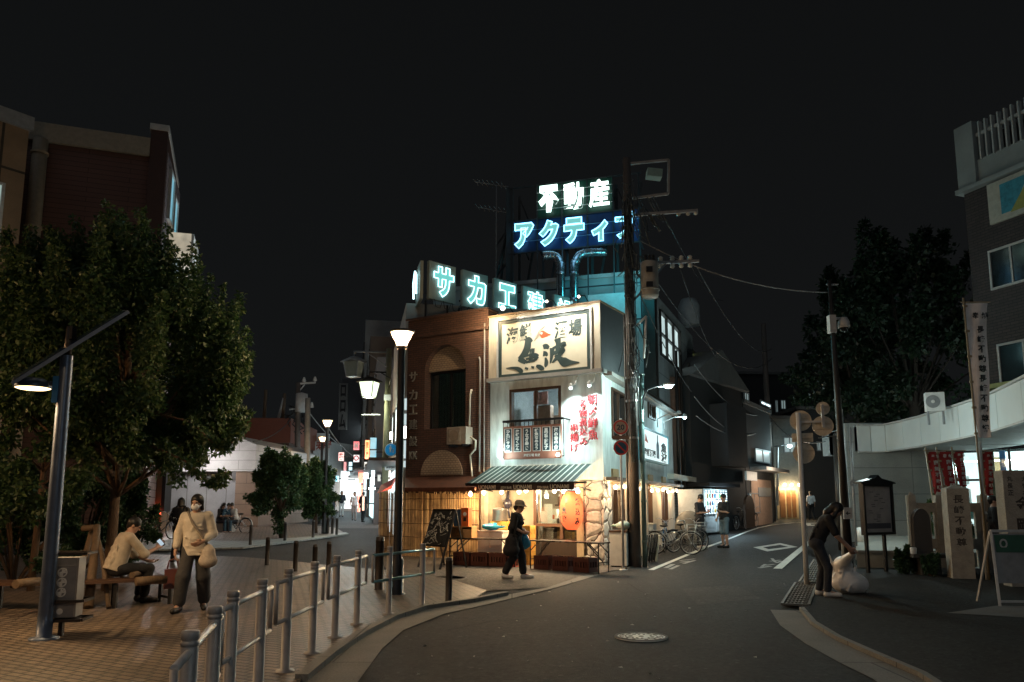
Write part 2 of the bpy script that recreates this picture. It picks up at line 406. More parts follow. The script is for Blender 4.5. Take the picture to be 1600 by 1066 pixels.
m_cloth_w = mat('white_cloth', (.66, .64, .6), .9, bump=.2); m_cream = mat('cream_plaster', (.62, .57, .46), .8, bump=.25, scale=2.2, var=.18)
m_plaster = mat('grey_white_plaster', (.52, .55, .54), .82, bump=.3, scale=2.0, var=.22); m_bark = mat('bark', (.12, .075, .045), .9, bump=.9, fine=22, stretch=(4, 4, 1), var=.4)
m_cable = mat('cable_black', (.012, .012, .013), .55)
# ------------------------------------------------------------------ smooth bodies: blended tapered limbs -> one continuous surface
class Body:
    def __init__(self): self.p = []; self.cuts = []
    def cone(self, a, b, ra, rb, k=.03): self.p.append(('c', np.array(a, float), np.array(b, float), ra, rb, k)); return self
    def ell(self, c, r, k=.03, rot=None): self.p.append(('e', np.array(c, float), np.array(r, float), rot, None, k)); return self
    def chain(self, pts, rs, k=.03):
        for i in range(len(pts)-1): self.cone(pts[i], pts[i+1], rs[i], rs[i+1], k)
        return self
    def sub(self, c, r, k=.01): self.p.append(('s', np.array(c, float), np.array(r, float), None, None, k)); return self
    def cut(self, n, p): n = np.array(n, float); n /= np.linalg.norm(n); self.cuts.append((n, float(n @ np.array(p, float)))); return self
    def mesh(self, vox):
        lo = np.full(3, 1e9); hi = -lo; bb = []
        for q in self.p:
            if q[0] == 'c': a = np.minimum(q[1]-q[3], q[2]-q[4]); b = np.maximum(q[1]+q[3], q[2]+q[4])
            else: m = max(q[2]) if q[3] is not None else q[2]; a = q[1]-m; b = q[1]+m
            bb.append((a, b))
            if q[0] != 's': lo = np.minimum(lo, a); hi = np.maximum(hi, b)
        lo -= 3*vox; hi += 3*vox; n = np.ceil((hi-lo)/vox).astype(int)+1
        F = np.full(n, 1.0, np.float32)
        ax = [lo[i]+vox*np.arange(n[i]) for i in range(3)]
        for q, (a, b) in zip(self.p, bb):
            k = q[5]; i0 = np.clip(np.floor((a-k-2*vox-lo)/vox).astype(int), 0, n-1); i1 = np.clip(np.ceil((b+k+2*vox-lo)/vox).astype(int)+1, 1, n)
            if (i1 <= i0).any(): continue
            X, Y, Z = np.meshgrid(*[ax[i][i0[i]:i1[i]] for i in range(3)], indexing='ij')
            P = np.stack([X, Y, Z], -1)
            if q[0] == 'c':
                ab = q[2]-q[1]; t = np.clip(((P-q[1]) @ ab)/max(ab @ ab, 1e-9), 0, 1)
                d = np.linalg.norm(P-(q[1]+t[..., None]*ab), axis=-1)-(q[3]+(q[4]-q[3])*t)
            else:
                d3 = P-q[1]
                if q[3] is not None: d3 = d3 @ np.array(q[3])
                k0 = np.linalg.norm(d3/q[2], axis=-1); k1 = np.linalg.norm(d3/q[2]**2, axis=-1)+1e-9; d = k0*(k0-1)/k1
            sl = tuple(slice(i0[i], i1[i]) for i in range(3)); f = F[sl]
            if q[0] == 's':
                h = np.clip(.5-.5*(f+d)/k, 0, 1); F[sl] = f*(1-h)-d*h+k*h*(1-h)
            else:
                h = np.clip(.5+.5*(d-f)/k, 0, 1); F[sl] = d*(1-h)+f*h-k*h*(1-h)
        if self.cuts:
            X, Y, Z = np.meshgrid(*ax, indexing='ij')
            for nn, c in self.cuts: F = np.maximum(F, nn[0]*X+nn[1]*Y+nn[2]*Z-c)
        return nets(F, lo, vox)
def nets(F, lo, vox):
    S = F < 0; c = [(i, j, k) for i in (0, 1) for j in (0, 1) for k in (0, 1)]; m = [s-1 for s in F.shape]
    cnt = sum(S[i:i+m[0], j:j+m[1], k:k+m[2]].astype(np.int8) for i, j, k in c)
    act = np.argwhere((cnt > 0) & (cnt < 8)); idx = np.full(m, -1, np.int64); idx[tuple(act.T)] = np.arange(len(act))
    val = np.stack([F[act[:, 0]+i, act[:, 1]+j, act[:, 2]+k] for i, j, k in c], 1); cc = np.array(c, float)
    pos = np.zeros((len(act), 3)); w = np.zeros(len(act))
    for a in range(8):
        for b in range(a+1, 8):
            if np.abs(cc[a]-cc[b]).sum() != 1: continue
            va, vb = val[:, a], val[:, b]; mk = (va < 0) != (vb < 0); t = np.where(mk, va/np.where(mk, va-vb, 1), 0)
            pos += np.where(mk[:, None], cc[a]+t[:, None]*(cc[b]-cc[a]), 0); w += mk
    V = lo+(act+pos/w[:, None])*vox; Q = []
    for a in range(3):
        b, d = (a+1) % 3, (a+2) % 3
        s0 = [slice(1, m[i]) for i in range(3)]; s0[a] = slice(0, m[a]); s1 = list(s0); s1[a] = slice(1, m[a]+1)
        A, B = S[tuple(s0)], S[tuple(s1)]; e = np.argwhere(A != B); inside = A[tuple(e.T)]
        off = np.array([1 if i != a else 0 for i in range(3)]); e = e+off
        db = np.zeros(3, int); db[b] = 1; dd = np.zeros(3, int); dd[d] = 1
        q = np.stack([idx[tuple((e-db-dd).T)], idx[tuple((e-dd).T)], idx[tuple(e.T)], idx[tuple((e-db).T)]], 1)
        q[~inside] = q[~inside][:, ::-1]; Q.append(q)
    return V, np.concatenate(Q)
def rotm(yaw, pitch=0, roll=0):
    return np.array((Matrix.Rotation(yaw, 3, 'Z') @ Matrix.Rotation(pitch, 3, 'X') @ Matrix.Rotation(roll, 3, 'Y')))

m_skin = mat('skin', (.46, .27, .19), .5, var=.1, scale=30); m_hair = mat('black_hair', (.012, .01, .009), .45, var=.3, stretch=(30, 30, 4))
def cloth(n, c, v=.18): return mat(n, c, .88, var=v, scale=9, bump=.85, fine=13)
STAND = dict(pel=(0, 0, .9), waist=(0, .0, 1.05), chest=(0, .0, 1.27), neck=(0, .01, 1.42), head=(0, -.01, 1.545), yaw=0., nod=0.,
             shL=(.165, .01, 1.36), elL=(.22, .03, 1.1), wrL=(.23, -.04, .86), haL=(.22, -.06, .78),
             shR=(-.165, .01, 1.36), elR=(-.22, .03, 1.1), wrR=(-.23, -.04, .86), haR=(-.22, -.06, .78),
             hiL=(.085, 0, .88), knL=(.09, -.02, .48), anL=(.09, .02, .085), toL=(.11, -.15, .035),
             hiR=(-.085, 0, .88), knR=(-.09, -.02, .48), anR=(-.09, .02, .085), toR=(-.11, -.15, .035))
def person(label, loc, rotz, pose=None, top=None, trousers=None, shoes=None, hair='short', hairm=None, sleeve=.5, legw=1.0, legend=1.0, vox=.01, scale=1.0,
           hem=.86, flare=0.0, group=None, collar=None, mask=None, hat=None, curl=.9, apron=None):
    J = {k: (np.array(v, float) if isinstance(v, tuple) else v) for k, v in {**STAND, **(pose or {})}.items()}
    root = thing('person', label, 'person', (0, 0, 0), group)
    Hm = rotm(J['yaw'], J['nod']); hd = J['head']; hp = lambda x, y, z: hd+Hm @ np.array((x, y, z))
    B = Body()
    B.chain([J['pel'], J['waist'], J['chest'], J['neck']], [.11, .1, .11, .05], .06)
    B.cone(J['hiL'], J['hiR'], .085, .085, .05); B.cone(J['shL'], J['shR'], .048, .048, .05)
    B.cone(J['neck']-np.array((0, 0, .02)), hp(0, .015, -.06), .048, .045, .03)
    B.ell(hp(0, .012, .03), (.073, .09, .085), .02, Hm); B.ell(hp(0, -.022, -.035), (.056, .062, .072), .03, Hm); B.ell(hp(0, -.052, -.082), (.026, .022, .022), .03, Hm)
    B.cone(hp(0, -.08, .008), hp(0, -.102, -.025), .009, .014, .012); B.ell(hp(0, -.078, -.058), (.022, .01, .008), .008, Hm)
    B.ell(hp(0, -.078, .022), (.05, .012, .01), .012, Hm)
    for s in (-1, 1):
        B.ell(hp(s*.074, .012, -.012), (.01, .02, .032), .008, Hm); B.sub(hp(s*.03, -.091, .004), (.014, .009, .009), .008)
    for s in 'LR':
        sh, el, wr, ha = J['sh'+s], J['el'+s], J['wr'+s], J['ha'+s]
        B.cone(sh, el, .045, .037, .03); B.cone(el, wr, .038, .024, .02)
        d = (ha-wr)/np.linalg.norm(ha-wr); fw = J['knuck'+s] if 'knuck'+s in J else np.array((0, -1., 0))
        fw = fw-d*(fw @ d); fw = fw/np.linalg.norm(fw); pn = np.cross(d, fw)*(1 if s == 'L' else -1)
        pb = wr+d*.02; B.cone(pb, wr+d*.075, .024, .022, .02)
        for i in range(4):
            o = (1.5-i)*.0205; kn = wr+d*.085+fw*o; B.cone(pb+fw*o*.5, kn, .014, .011, .008)
            ln = (.040, .045, .042, .034)[i]; a = curl*(.45+.08*i); p = kn
            for j in range(3):
                ang = a*(j+1)*.75; q = p+(d*math.cos(ang)+pn*math.sin(ang))*ln*(1, .72, .55)[j]; B.cone(p, q, .0098-.0008*j, .0092-.0008*j, .004); p = q
        tb = wr+d*.03+fw*.018; tm = tb+(d*.6+fw*.8)*.035; B.chain([tb, tm, tm+(d*.85+fw*.2+pn*.45)*.042], [.0135, .011, .009], .006)
        hi, kn, an, to = J['hi'+s], J['kn'+s], J['an'+s], J['to'+s]
        B.cone(hi, kn, .076, .05, .04); B.cone(kn, kn+(an-kn)*.35, .05, .05, .03); B.cone(kn+(an-kn)*.35, an, .05, .033, .03); B.cone(an, to, .033, .028, .03)
    V, Q = B.mesh(vox); npmesh('body', V, Q, m_skin, root, smooth=True)
    for s in (-1, 1): MB().sph(hp(s*.03, -.083, .004), .0095, 8, 6).build('eye', m_black, root)
    if hair:
        Hh = Body(); g = .012
        Hh.ell(hp(0, .018, .04), (.073+g, .09+g, .083+g), .02, Hm)
        if hair in ('bob', 'long', 'wave'):
            for s in (-1, 1): Hh.cone(hp(s*.062, .02, .03), hp(s*.07, .03, -.09), .032, .028, .03)
            Hh.cone(hp(0, .065, .03), hp(0, .07, -.09), .055, .05, .04)
        if hair == 'long': Hh.chain([hp(0, .07, .0), hp(0, .085, -.12), hp(0, .07, -.26)], [.07, .07, .05], .04)
        if hair == 'drape':
            for s in (-1, 1): Hh.chain([hp(s*.07, .0, .03), hp(s*.08, -.02, -.1), hp(s*.07, -.07, -.24)], [.035, .032, .018], .03)
            Hh.chain([hp(0, .07, .0), hp(0, .09, -.12), hp(0, .06, -.24)], [.07, .06, .03], .04)
        if hair == 'bun': Hh.ell(hp(0, .115, -.02), (.035, .035, .035), .02); Hh.cone(hp(0, .06, .02), hp(0, .08, -.06), .05, .035, .03)
        if hair == 'short': Hh.cone(hp(0, .055, .03), hp(0, .06, -.045), .05, .035, .03)
        for c in [(0, -.115, -.035), (0, -.12, -.1)]: Hh.sub(hp(*c), (.062, .085, .085), .012)
        V, Q = Hh.mesh(max(vox, .008)); npmesh('hair', V, Q, hairm or m_hair, root, smooth=True)
    if mask:
        k = Body(); k.ell(hp(0, -.062, -.052), (.056, .05, .052), .02, Hm); k.cone(hp(-.06, -.03, -.045), hp(-.072, .01, -.015), .012, .004, .02); k.cone(hp(.06, -.03, -.045), hp(.072, .01, -.015), .012, .004, .02)
        V, Q = k.mesh(vox*.8); npmesh('face_mask', V, Q, mask, root, smooth=True)
    if hat:
        k = Body(); k.ell(hp(0, .012, .07), (.1, .115, .085), .02, Hm); k.cut(Hm @ np.array((0, 0, -1.)), hp(0, 0, .045))
        k2 = MB(); M = Matrix.Translation(Vector(hp(0, -.015, .047))) @ Matrix(Hm.tolist()).to_4x4()
        V, Q = k.mesh(vox); npmesh('hat', V, Q, hat, root, smooth=True)
        k2.lathe([(.085, .012), (.13, -.006), (.15, -.022), (.145, -.024), (.085, .004)], None, 24, M); k2.build('hat_brim', hat, root)
    if top:
        T = Body(); w = J['waist']; pl = J['pel']; up = (J['neck']-pl)/np.linalg.norm(J['neck']-pl)
        hemp = pl+up*(hem-.9)
        T.chain([hemp, w, J['chest'], J['neck']-up*.035], [.115+flare, .108+flare*.5, .118, .055], .06)
        T.cone((J['shL']*.93+J['shR']*.07), (J['shR']*.93+J['shL']*.07), .056, .056, .06)
        side = (J['shL']-J['shR'])/np.linalg.norm(J['shL']-J['shR'])
        for sgn in (-1, 1): T.cone(hemp+side*.05*sgn, J['chest']+side*.05*sgn, .11+flare*.6, .105, .05)
        for s in 'LR':
            sh, el, wr = J['sh'+s], J['el'+s], J['wr'+s]
            if sleeve <= .5: e = sh+(el-sh)*min(1, sleeve*2); T.cone(sh, e, .062, .064+flare*.3, .04)
            else:
                e = el+(wr-el)*(sleeve-.5)*2; T.cone(sh, el, .062, .056+flare*.25, .04); T.cone(el, e, .056+flare*.25, .045+flare*.25, .03)
        r2 = random.Random(len(label))
        for _ in range(26):                                    # cloth folds
            t = r2.random(); c = hemp+(J['chest']-hemp)*t+side*r2.uniform(-.13, .13); f = np.array((0, -1 if r2.random() < .5 else 1, 0))*.125
            T.cone(c+f*1.0, c+f*1.0+side*r2.uniform(-.07, .07)+up*r2.uniform(-.08, .02), .012, .006, .035)
        T.cut(-up, hemp)
        V, Q = T.mesh(vox); npmesh('shirt', V, Q, top, root, smooth=True)
    if trousers:
        T = Body(); T.cone(J['hiL'], J['hiR'], .1, .1, .05); T.chain([J['pel'], J['pel']*.45+J['waist']*.55], [.118, .112], .05)
        T.cone(J['hiL']*.8+J['hiR']*.2+np.array((0, .03, 0)), J['hiR']*.8+J['hiL']*.2+np.array((0, .03, 0)), .1, .1, .05)
        r2 = random.Random(len(label)+3)
        for s in 'LR':
            hi, kn, an = J['hi'+s], J['kn'+s], J['an'+s]
            e = hi+(kn-hi)*legend*2 if legend <= .5 else kn+(an-kn)*(legend-.5)*2
            if legend <= .5: T.cone(hi, e, .092, .075*legw, .035)
            else:
                T.cone(hi, kn, .09, .066*legw, .035); T.cone(kn, e, .066*legw, .058*legw, .025)
                for _ in range(9):
                    c = kn+(e-kn)*r2.random(); o = np.array((r2.uniform(-1, 1), r2.uniform(-1, 1), 0)); o = o/np.linalg.norm(o)*.055*legw
                    T.cone(c+o, c+o*.9+np.array((0, 0, r2.uniform(.04, .09))), .012, .005, .025)
        V, Q = T.mesh(vox); npmesh('trousers', V, Q, trousers, root, smooth=True)
    if shoes:
        zmin = min(J['toL'][2], J['toR'][2], J['anL'][2]-.05, J['anR'][2]-.05)-.036
        for s in 'LR':
            T = Body(); an, to = J['an'+s], J['to'+s]; d = (to-an); d[2] = 0; d = d/np.linalg.norm(d); dn = np.array((0, 0, -.045))
            T.cone(an+dn-d*.02, to+d*.02, .046, .038, .03); T.cone(an, an+dn, .043, .05, .03)
            T.cut((0, 0, -1), (0, 0, zmin)); V, Q = T.mesh(vox); npmesh('shoe', V, Q, shoes, root, smooth=True)
    root.location = loc; root.rotation_euler = (0, 0, rotz); root.scale = (scale,)*3
    root['_J'] = 0; del root['_J']
    Mw = Matrix.Translation(Vector(loc)) @ Matrix.Rotation(rotz, 4, 'Z') @ Matrix.Scale(scale, 4)
    return root, (lambda k: Mw @ Vector(J[k] if isinstance(k, str) else k))

# ------------------------------------------------------------------ leaves
def leaves(name, centers, radii, n_each, size, m, parent, seed, droop=.25, shape='shell'):
    g = np.random.default_rng(seed); Vs = []
    for c, r, n in zip(centers, radii, n_each):
        d = g.normal(size=(n, 3)); d /= np.linalg.norm(d, axis=1)[:, None]
        rad = g.random(n)**(1/2.2)
        p = np.array(c)+d*rad[:, None]*np.array(r)
        t = d*.7+g.normal(size=(n, 3))*.7; t[:, 2] -= droop; t /= np.linalg.norm(t, axis=1)[:, None]
        b = np.cross(t, g.normal(size=(n, 3))); b /= np.linalg.norm(b, axis=1)[:, None]+1e-9
        s = size*g.uniform(.6, 1.25, n)[:, None]; nn = np.cross(t, b)
        Vs.append(np.stack([p, p+t*s*.45+b*s*.27+nn*s*.08, p+t*s, p+t*s*.45-b*s*.27+nn*s*.08], 1))
    V = np.concatenate(Vs).reshape(-1, 3); Q = np.arange(len(V)).reshape(-1, 4)
    return npmesh(name, V, Q, m, parent)
m_leaf = leafmat('leaf_green', (.022, .058, .018), (.038, .084, .026), (.088, .125, .04))
m_leaf2 = leafmat('leaf_dark', (.018, .05, .02), (.03, .072, .028), (.05, .1, .038))
# ================================================================== GROUND
def clip(poly, y0, y1):
    def half(ps, c, s):
        out = []
        for i, a in enumerate(ps):
            b = ps[(i+1) % len(ps)]; fa, fb = s*(a[1]-c), s*(b[1]-c)
            if fa >= 0: out.append(a)
            if (fa > 0) != (fb > 0) and fa != fb:
                t = fa/(fa-fb); out.append((a[0]+(b[0]-a[0])*t, a[1]+(b[1]-a[1])*t))
        return out
    return half(half(poly, y0, 1), y1, -1)
def sheet(name, poly, dz, m, th=0.0, parent=None):
    mb = MB(); poly = [(p[0], p[1]) for p in poly]
    a = sum(poly[i][0]*poly[(i+1) % len(poly)][1]-poly[(i+1) % len(poly)][0]*poly[i][1] for i in range(len(poly)))
    if a < 0: poly = poly[::-1]
    for y0, y1 in ((-100, SLOPE0), (SLOPE0, SLOPE1), (SLOPE1, 900)):
        q = clip(poly, y0, y1)
        if len(q) < 3: continue
        top = [Vector((x, y, tz(y)+dz)) for x, y in q]
        if th: mb.prism([p-Vector((0, 0, th)) for p in top], (0, 0, th))
        else: mb.add(top, [list(range(len(top)))])
    return mb.build(name, m, parent)
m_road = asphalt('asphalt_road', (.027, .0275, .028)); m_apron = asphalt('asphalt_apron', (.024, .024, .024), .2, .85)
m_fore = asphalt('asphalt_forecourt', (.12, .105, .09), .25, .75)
m_pave = brick('paving_brick', (.27, .2, .15), (.17, .13, .1), (.02, .016, .014), .2, .1, .015, .5, .8, rot=R(28), dirt=.55)
m_kerb = brick('kerb_concrete', (.25, .235, .21), (.21, .2, .18), (.08, .075, .07), 1.2, 4.0, .012, .8, .4, dscale=2.0)
m_tile = brick('pale_paving', (.42, .43, .4), (.36, .37, .35), (.15, .15, .14), .3, .3, .012, .7, .3, off=0)
struct(sheet('road', [(-300, -20), (300, -20), (300, 800), (-300, 800)], 0, m_road))
kin = [(430, 1120), (471, 1066), (516, 1028), (565, 995), (614, 969), (662, 953), (737, 942), (790, 931), (855, 919), (906, 901.5)]
kout = [(520, 1120), (560, 1066), (597, 1015), (630, 986), (695, 960), (760, 946), (820, 931), (870, 919), (941, 897.5)]
gi = [G(*p) for p in kin]; go = [G(*p) for p in kout]
plaza = [(-30, 2), (gi[0].x-.4, 4.5)]+[(p.x, p.y) for p in gi[:7]]+[tuple(G(x, y)[:2]) for x, y in ((760, 925), (700, 906), (610, 893), (535, 887), (470, 880), (380, 872), (240, 868))]+[(-30, 23.2)]
struct(sheet('plaza', plaza, .03, m_pave, .05))
struct(sheet('kerb_strip', [(gi[0].x-.4, 4.5)]+[(p.x, p.y) for p in gi]+[(p.x, p.y) for p in reversed(go)]+[(go[0].x-.4, 4.5)], .012, m_kerb))
kb = MB()
for i in range(1, 7):                                             # raised kerb stones along the plaza's edge
    a, b = gi[i], gi[i+1] if i+1 < len(gi) else gi[i]
    kb.bar(a+Vector((0, 0, .02)), b+Vector((0, 0, .02)), .12, .1)
struct(kb.build('kerb_stones', m_kerb))
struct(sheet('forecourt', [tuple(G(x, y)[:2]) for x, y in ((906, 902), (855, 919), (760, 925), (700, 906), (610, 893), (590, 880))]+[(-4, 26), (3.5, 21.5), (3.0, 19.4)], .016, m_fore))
isl = [tuple(G(x, y)[:2]) for x, y in ((60, 858), (225, 859), (380, 856), (470, 845), (540, 836), (525, 827), (470, 820), (60, 818))]
struct(sheet('traffic_island_paving', isl, .06, m_pave, .08))
ist = [tuple(G(x, y)[:2]) for x, y in ((60, 862), (225, 863), (380, 859), (470, 847.5), (545, 837), (540, 834.5), (470, 843), (380, 849), (225, 846), (60, 846))]
struct(sheet('pale_kerb_paving', ist, .075, m_tile, .05))
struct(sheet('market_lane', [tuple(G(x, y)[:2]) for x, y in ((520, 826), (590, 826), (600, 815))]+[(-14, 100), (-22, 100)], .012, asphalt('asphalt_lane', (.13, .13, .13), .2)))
gut_o = [(1203.6, 953.6), (1219, 978), (1259, 1007), (1311, 1036), (1364, 1062), (1440, 1120)]
gut_i = [(1253, 955), (1272, 978), (1311, 1002), (1364, 1026), (1442, 1060), (1530, 1120)]
struct(sheet('gutter_strip', [tuple(G(*p)[:2]) for p in gut_o]+[tuple(G(*p)[:2]) for p in reversed(gut_i)], .008, m_kerb))
kb = MB()
for a, b in zip(gut_i[:-1], gut_i[1:]): kb.bar(G(*a)+Vector((0, 0, .015)), G(*b)+Vector((0, 0, .015)), .07, .09)
struct(kb.build('kerb_line', m_kerb))
apron = [tuple(G(*p)[:2]) for p in gut_i]+[(40, 4), (40, 24), (9, 24)]+[tuple(G(x, y)[:2]) for x, y in ((1318, 850), (1290, 890))]
struct(sheet('side_pavement', apron, .05, m_apron, .06))
struct(sheet('pavement_patch', [tuple(G(x, y)[:2]) for x, y in ((1480, 964), (1560, 952), (1640, 955), (1660, 975))], .055, m_dconc))
# painted markings
def line(pts, w, dz=.006):
    ws = [G(*p) for p in pts]; mb = MB()
    for a, b in zip(ws[:-1], ws[1:]):
        t = (b-a); t.z = 0; t.normalize(); n = Vector((-t.y, t.x, 0))*w/2; up = Vector((0, 0, dz))
        mb.add([a-n+up, b-n+up, b+n+up, a+n+up], [(0, 1, 2, 3)])
    return mb
mk = line([(1017, 891), (1058, 874), (1100, 856.5), (1130, 846)], .14); struct(mk.build('road_marking', m_paint))
struct(line([(1132, 845), (1166, 831.5), (1185, 825), (1204, 821), (1240, 817), (1275, 816)], .13).build('road_marking', m_paint))
struct(line([(1215, 889), (1258, 853), (1285, 832)], .2).build('road_marking', m_paint))
def quadring(o, i, dz=.006):
    mb = MB(); O = [G(*p)+Vector((0, 0, dz)) for p in o]; I = [G(*p)+Vector((0, 0, dz)) for p in i]
    mb.add(O+I, [(k, (k+1) % 4, 4+(k+1) % 4, 4+k) for k in range(4)]); return mb
struct(quadring([(1177, 855.6), (1199, 862), (1246.5, 855), (1219, 849)], [(1192, 855.6), (1201, 858.6), (1232, 855), (1219, 851.6)]).build('diamond_marking', m_paint))
struct(quadring([(1258, 818), (1262, 822), (1300, 820), (1290, 816.5)], [(1266, 818.5), (1268, 820.4), (1291, 819.4), (1285, 817.5)]).build('diamond_marking', m_paint))
wm = MB()
for a, b, w in (((1040, 888), (1052, 882), .12), ((1047, 890), (1060, 884), .1), ((1063, 879), (1078, 877), .1), ((1068, 881), (1086, 876), .1), ((1062, 876.5), (1086, 873.5), .08),
                ((1186, 888), (1204, 885), .12), ((1194, 884), (1210, 882), .1), ((1203, 877.5), (1219, 875.5), .1), ((1206, 873), (1212, 879), .08), ((1190, 886), (1196, 882), .08), ((1213, 880), (1221, 877), .09)):
    q = line([a, b], w); wm.add(q.v, q.f)
struct(wm.build('worn_road_lettering', mat('worn_paint', (.3, .3, .28), .75, var=.5, scale=14)))
gl = MB()
for _ in range(46):                                               # scraps of litter and leaves on the asphalt
    x, y = rnd.uniform(640, 1240), rnd.uniform(905, 1060)
    if x < 700+(960-y)*1.2: continue
    p = G(x, y, .008); s = rnd.uniform(.012, .035); a = rnd.uniform(0, 6.3); c, d = math.cos(a)*s, math.sin(a)*s
    gl.add([p+Vector((c, d, 0)), p+Vector((-d*.6, c*.6, .012)), p-Vector((c, d, 0)), p-Vector((-d*.6, c*.6, 0))], [(0, 1, 2, 3)])
struct(gl.build('litter', mat('litter_paper', (.5, .5, .46), .8, var=.4)), 'tiny pale scraps of litter scattered over the dark asphalt', 'stuff')

sm_ = MB()
for pts in (((700, 985), (760, 972), (840, 966), (905, 961), (1000, 955)), ((980, 910), (1010, 930), (1100, 934), (1190, 930))):
    for a, b in zip(pts[:-1], pts[1:]):
        for k in range(4):
            f = [(a[0]+(b[0]-a[0])*t+rnd.uniform(-2, 2), a[1]+(b[1]-a[1])*t+rnd.uniform(-.6, .6)) for t in (k/4, (k+1)/4+.03)]; q = line(f, rnd.uniform(.008, .018), .003); sm_.add(q.v, q.f)
struct(sm_.build('road_seams', mat('tar_seam', (.016, .016, .016), .95, spec=.1)))
struct(sheet('road_patch', [tuple(G(x, y)[:2]) for x, y in ((760, 1010), (905, 985), (945, 1040), (760, 1090))], .0025, asphalt('asphalt_patch', (.024, .024, .024), .2)))
struct(sheet('road_patch', [tuple(G(x, y)[:2]) for x, y in ((1065, 920), (1150, 915), (1190, 935), (1090, 945))], .0025, asphalt('asphalt_patch_worn', (.045, .043, .04), .25)))
# manholes; the relief cover's glint is put into its white colour
def manhole(px, r, m, label, rim, deco=True):
    c = G(*px, .0); t = thing('manhole_cover', label, 'manhole', (c.x, c.y, c.z))
    M = Matrix.Translation(c+Vector((0, 0, .004)))
    MB().disc(M, r, .012, 40).build('cover', m, t)
    q = MB(); q.ring(M @ Matrix.Translation((0, 0, .012)), r*.9, r, .006, 40); q.build('rim', rim, t)
    if deco:
        q = MB(); rr = random.Random(3); M2 = M @ Matrix.Translation((0, 0, .012))
        for k in range(12):
            a = k*math.pi/6; c2 = (math.cos(a), math.sin(a))
            for rad, s in ((.72, .045), (.42, .035)):
                aa = a+rr.uniform(-.12, .12); p = Matrix.Translation((r*rad*math.cos(aa), r*rad*math.sin(aa), 0)) @ Matrix.Rotation(aa+rr.uniform(-1, 1), 4, 'Z') @ Matrix.Diagonal((1.5, .75, 1, 1))
                q.disc(M2 @ p, s*.5, .003, 7)
        q.ring(M2, r*.58, r*.62, .003, 30); q.ring(M2, r*.8, r*.83, .003, 30); q.disc(M2, r*.1, .003, 8)
        q.build('relief', mat('manhole_relief', (.25, .25, .22), .8, .1), t)
    return t
manhole((1002, 996.5), .315, mat('manhole_glint', (.95, .96, .9), .5, var=.04, scale=20), 'round flower relief manhole cover coloured white for its glint on the open road', m_dconc)
manhole((1322, 970), .36, mat('manhole_dark', (.11, .1, .09), .6, .4), 'dark worn manhole cover on pavement near bending woman', m_dconc, False)
manhole((700, 904), .4, mat('manhole_tan', (.22, .19, .15), .6, .3), 'tan round manhole cover on paving by short bollard', m_dconc, False)
# drain gratings along the right gutter
def grate(q, label):
    P = [G(*p, .0) for p in q]; c = sum(P, Vector())/4; t = thing('drain_grate', label, 'drain', (c.x, c.y, c.z), 'drain grates beside the kerb')
    for p in P: p.z += .05
    f = MB()
    for i in range(4): f.bar(P[i], P[(i+1) % 4], .04, .03)
    m_ = mat('grate_steel', (.17, .17, .16), .5, .5, var=.3); f.build('frame', m_, t); b = MB()
    n = 12
    for i in range(1, n): b.bar(P[0].lerp(P[3], i/n), P[1].lerp(P[2], i/n), .022, .02)
    for i in range(1, 7): b.bar(P[0].lerp(P[1], i/7)-Vector((0, 0, .01)), P[3].lerp(P[2], i/7)-Vector((0, 0, .01)), .022, .02)
    b.build('bars', m_, t)
    h = MB(); h.add([p-Vector((0, 0, .02)) for p in P], [(0, 1, 2, 3)]); h.build('pit', m_rub, t)
grate([(1222, 949), (1264, 951), (1276, 918), (1243, 915)], 'near steel drain grate in front of sign pole')
grate([(1249, 914), (1281, 914), (1293, 880), (1272, 878)], 'farther steel drain grate behind the sign pole')

# ================================================================== STREET LAMPS of the plaza
m_lampglass, _t, _b = nodes('lamp_glass_warm'); _b.inputs['Base Color'].default_value = (.9, .8, .65, 1); _b.inputs['Emission Color'].default_value = (1, .6, .3, 1); _b.inputs['Emission Strength'].default_value = 2.2
_x = N(_t, 'ShaderNodeBsdfTransparent'); _m = N(_t, 'ShaderNodeMixShader'); _m.inputs[0].default_value = .5; L(_t, _b.outputs[0], _m.inputs[1]); L(_t, _x.outputs[0], _m.inputs[2]); L(_t, _m.outputs[0], _t.nodes['Material Output'].inputs[0])
m_lampcore = emit('lamp_core', (1.0, .72, .42), 6.0)
def plaza_lamp(base, h, label, watts, r=.075, glassm=m_lampglass, lc=(1, .66, .36)):
    t = thing('street_lamp', label, 'street lamp', base, 'funnel street lamps on the plaza')
    b = Vector(base); p = MB()
    p.lathe([(r*2.0, 0), (r*2.0, .04), (r*1.5, .05), (r*1.5, .6), (r*1.1, .66), (r, .7), (r*.85, h-.3)], b, 16); p.build('post', m_black, t)
    top = b+Vector((0, 0, h))
    g = MB(); g.lathe([(.06, -.3), (.075, -.27), (.2, -.02), (.205, 0), (.17, .03), (.0, .045)], top, 20); g.build('glass_shade', glassm, t)
    c = MB(); c.lathe([(.09, -.31), (.095, -.27), (.065, -.25)], top, 16); c.lathe([(.21, -.02), (.225, -.01), (.225, .02), (.2, .03)], top, 20)
    for k in range(6):
        a = k*math.pi/3; c.tube([top+Vector((.07*math.cos(a), .07*math.sin(a), -.28)), top+Vector((.212*math.cos(a), .212*math.sin(a), 0))], .006, 5)
    c.build('lamp_cage', m_dark, t)
    q = MB(); q.sph(top+Vector((0, 0, -.12)), .07, 10, 8); q.build('lamp_bulb', m_lampcore, t)
    light('POINT', top+Vector((0, 0, -.12)), watts, lc, t, .09, 'lamp_light')
    return t
WL = 1.0
A = G(620, 931); plaza_lamp(A, at(627, 519, A.y).z, 'tall black street lamp with lit funnel shade at the railing corner', 950*WL)
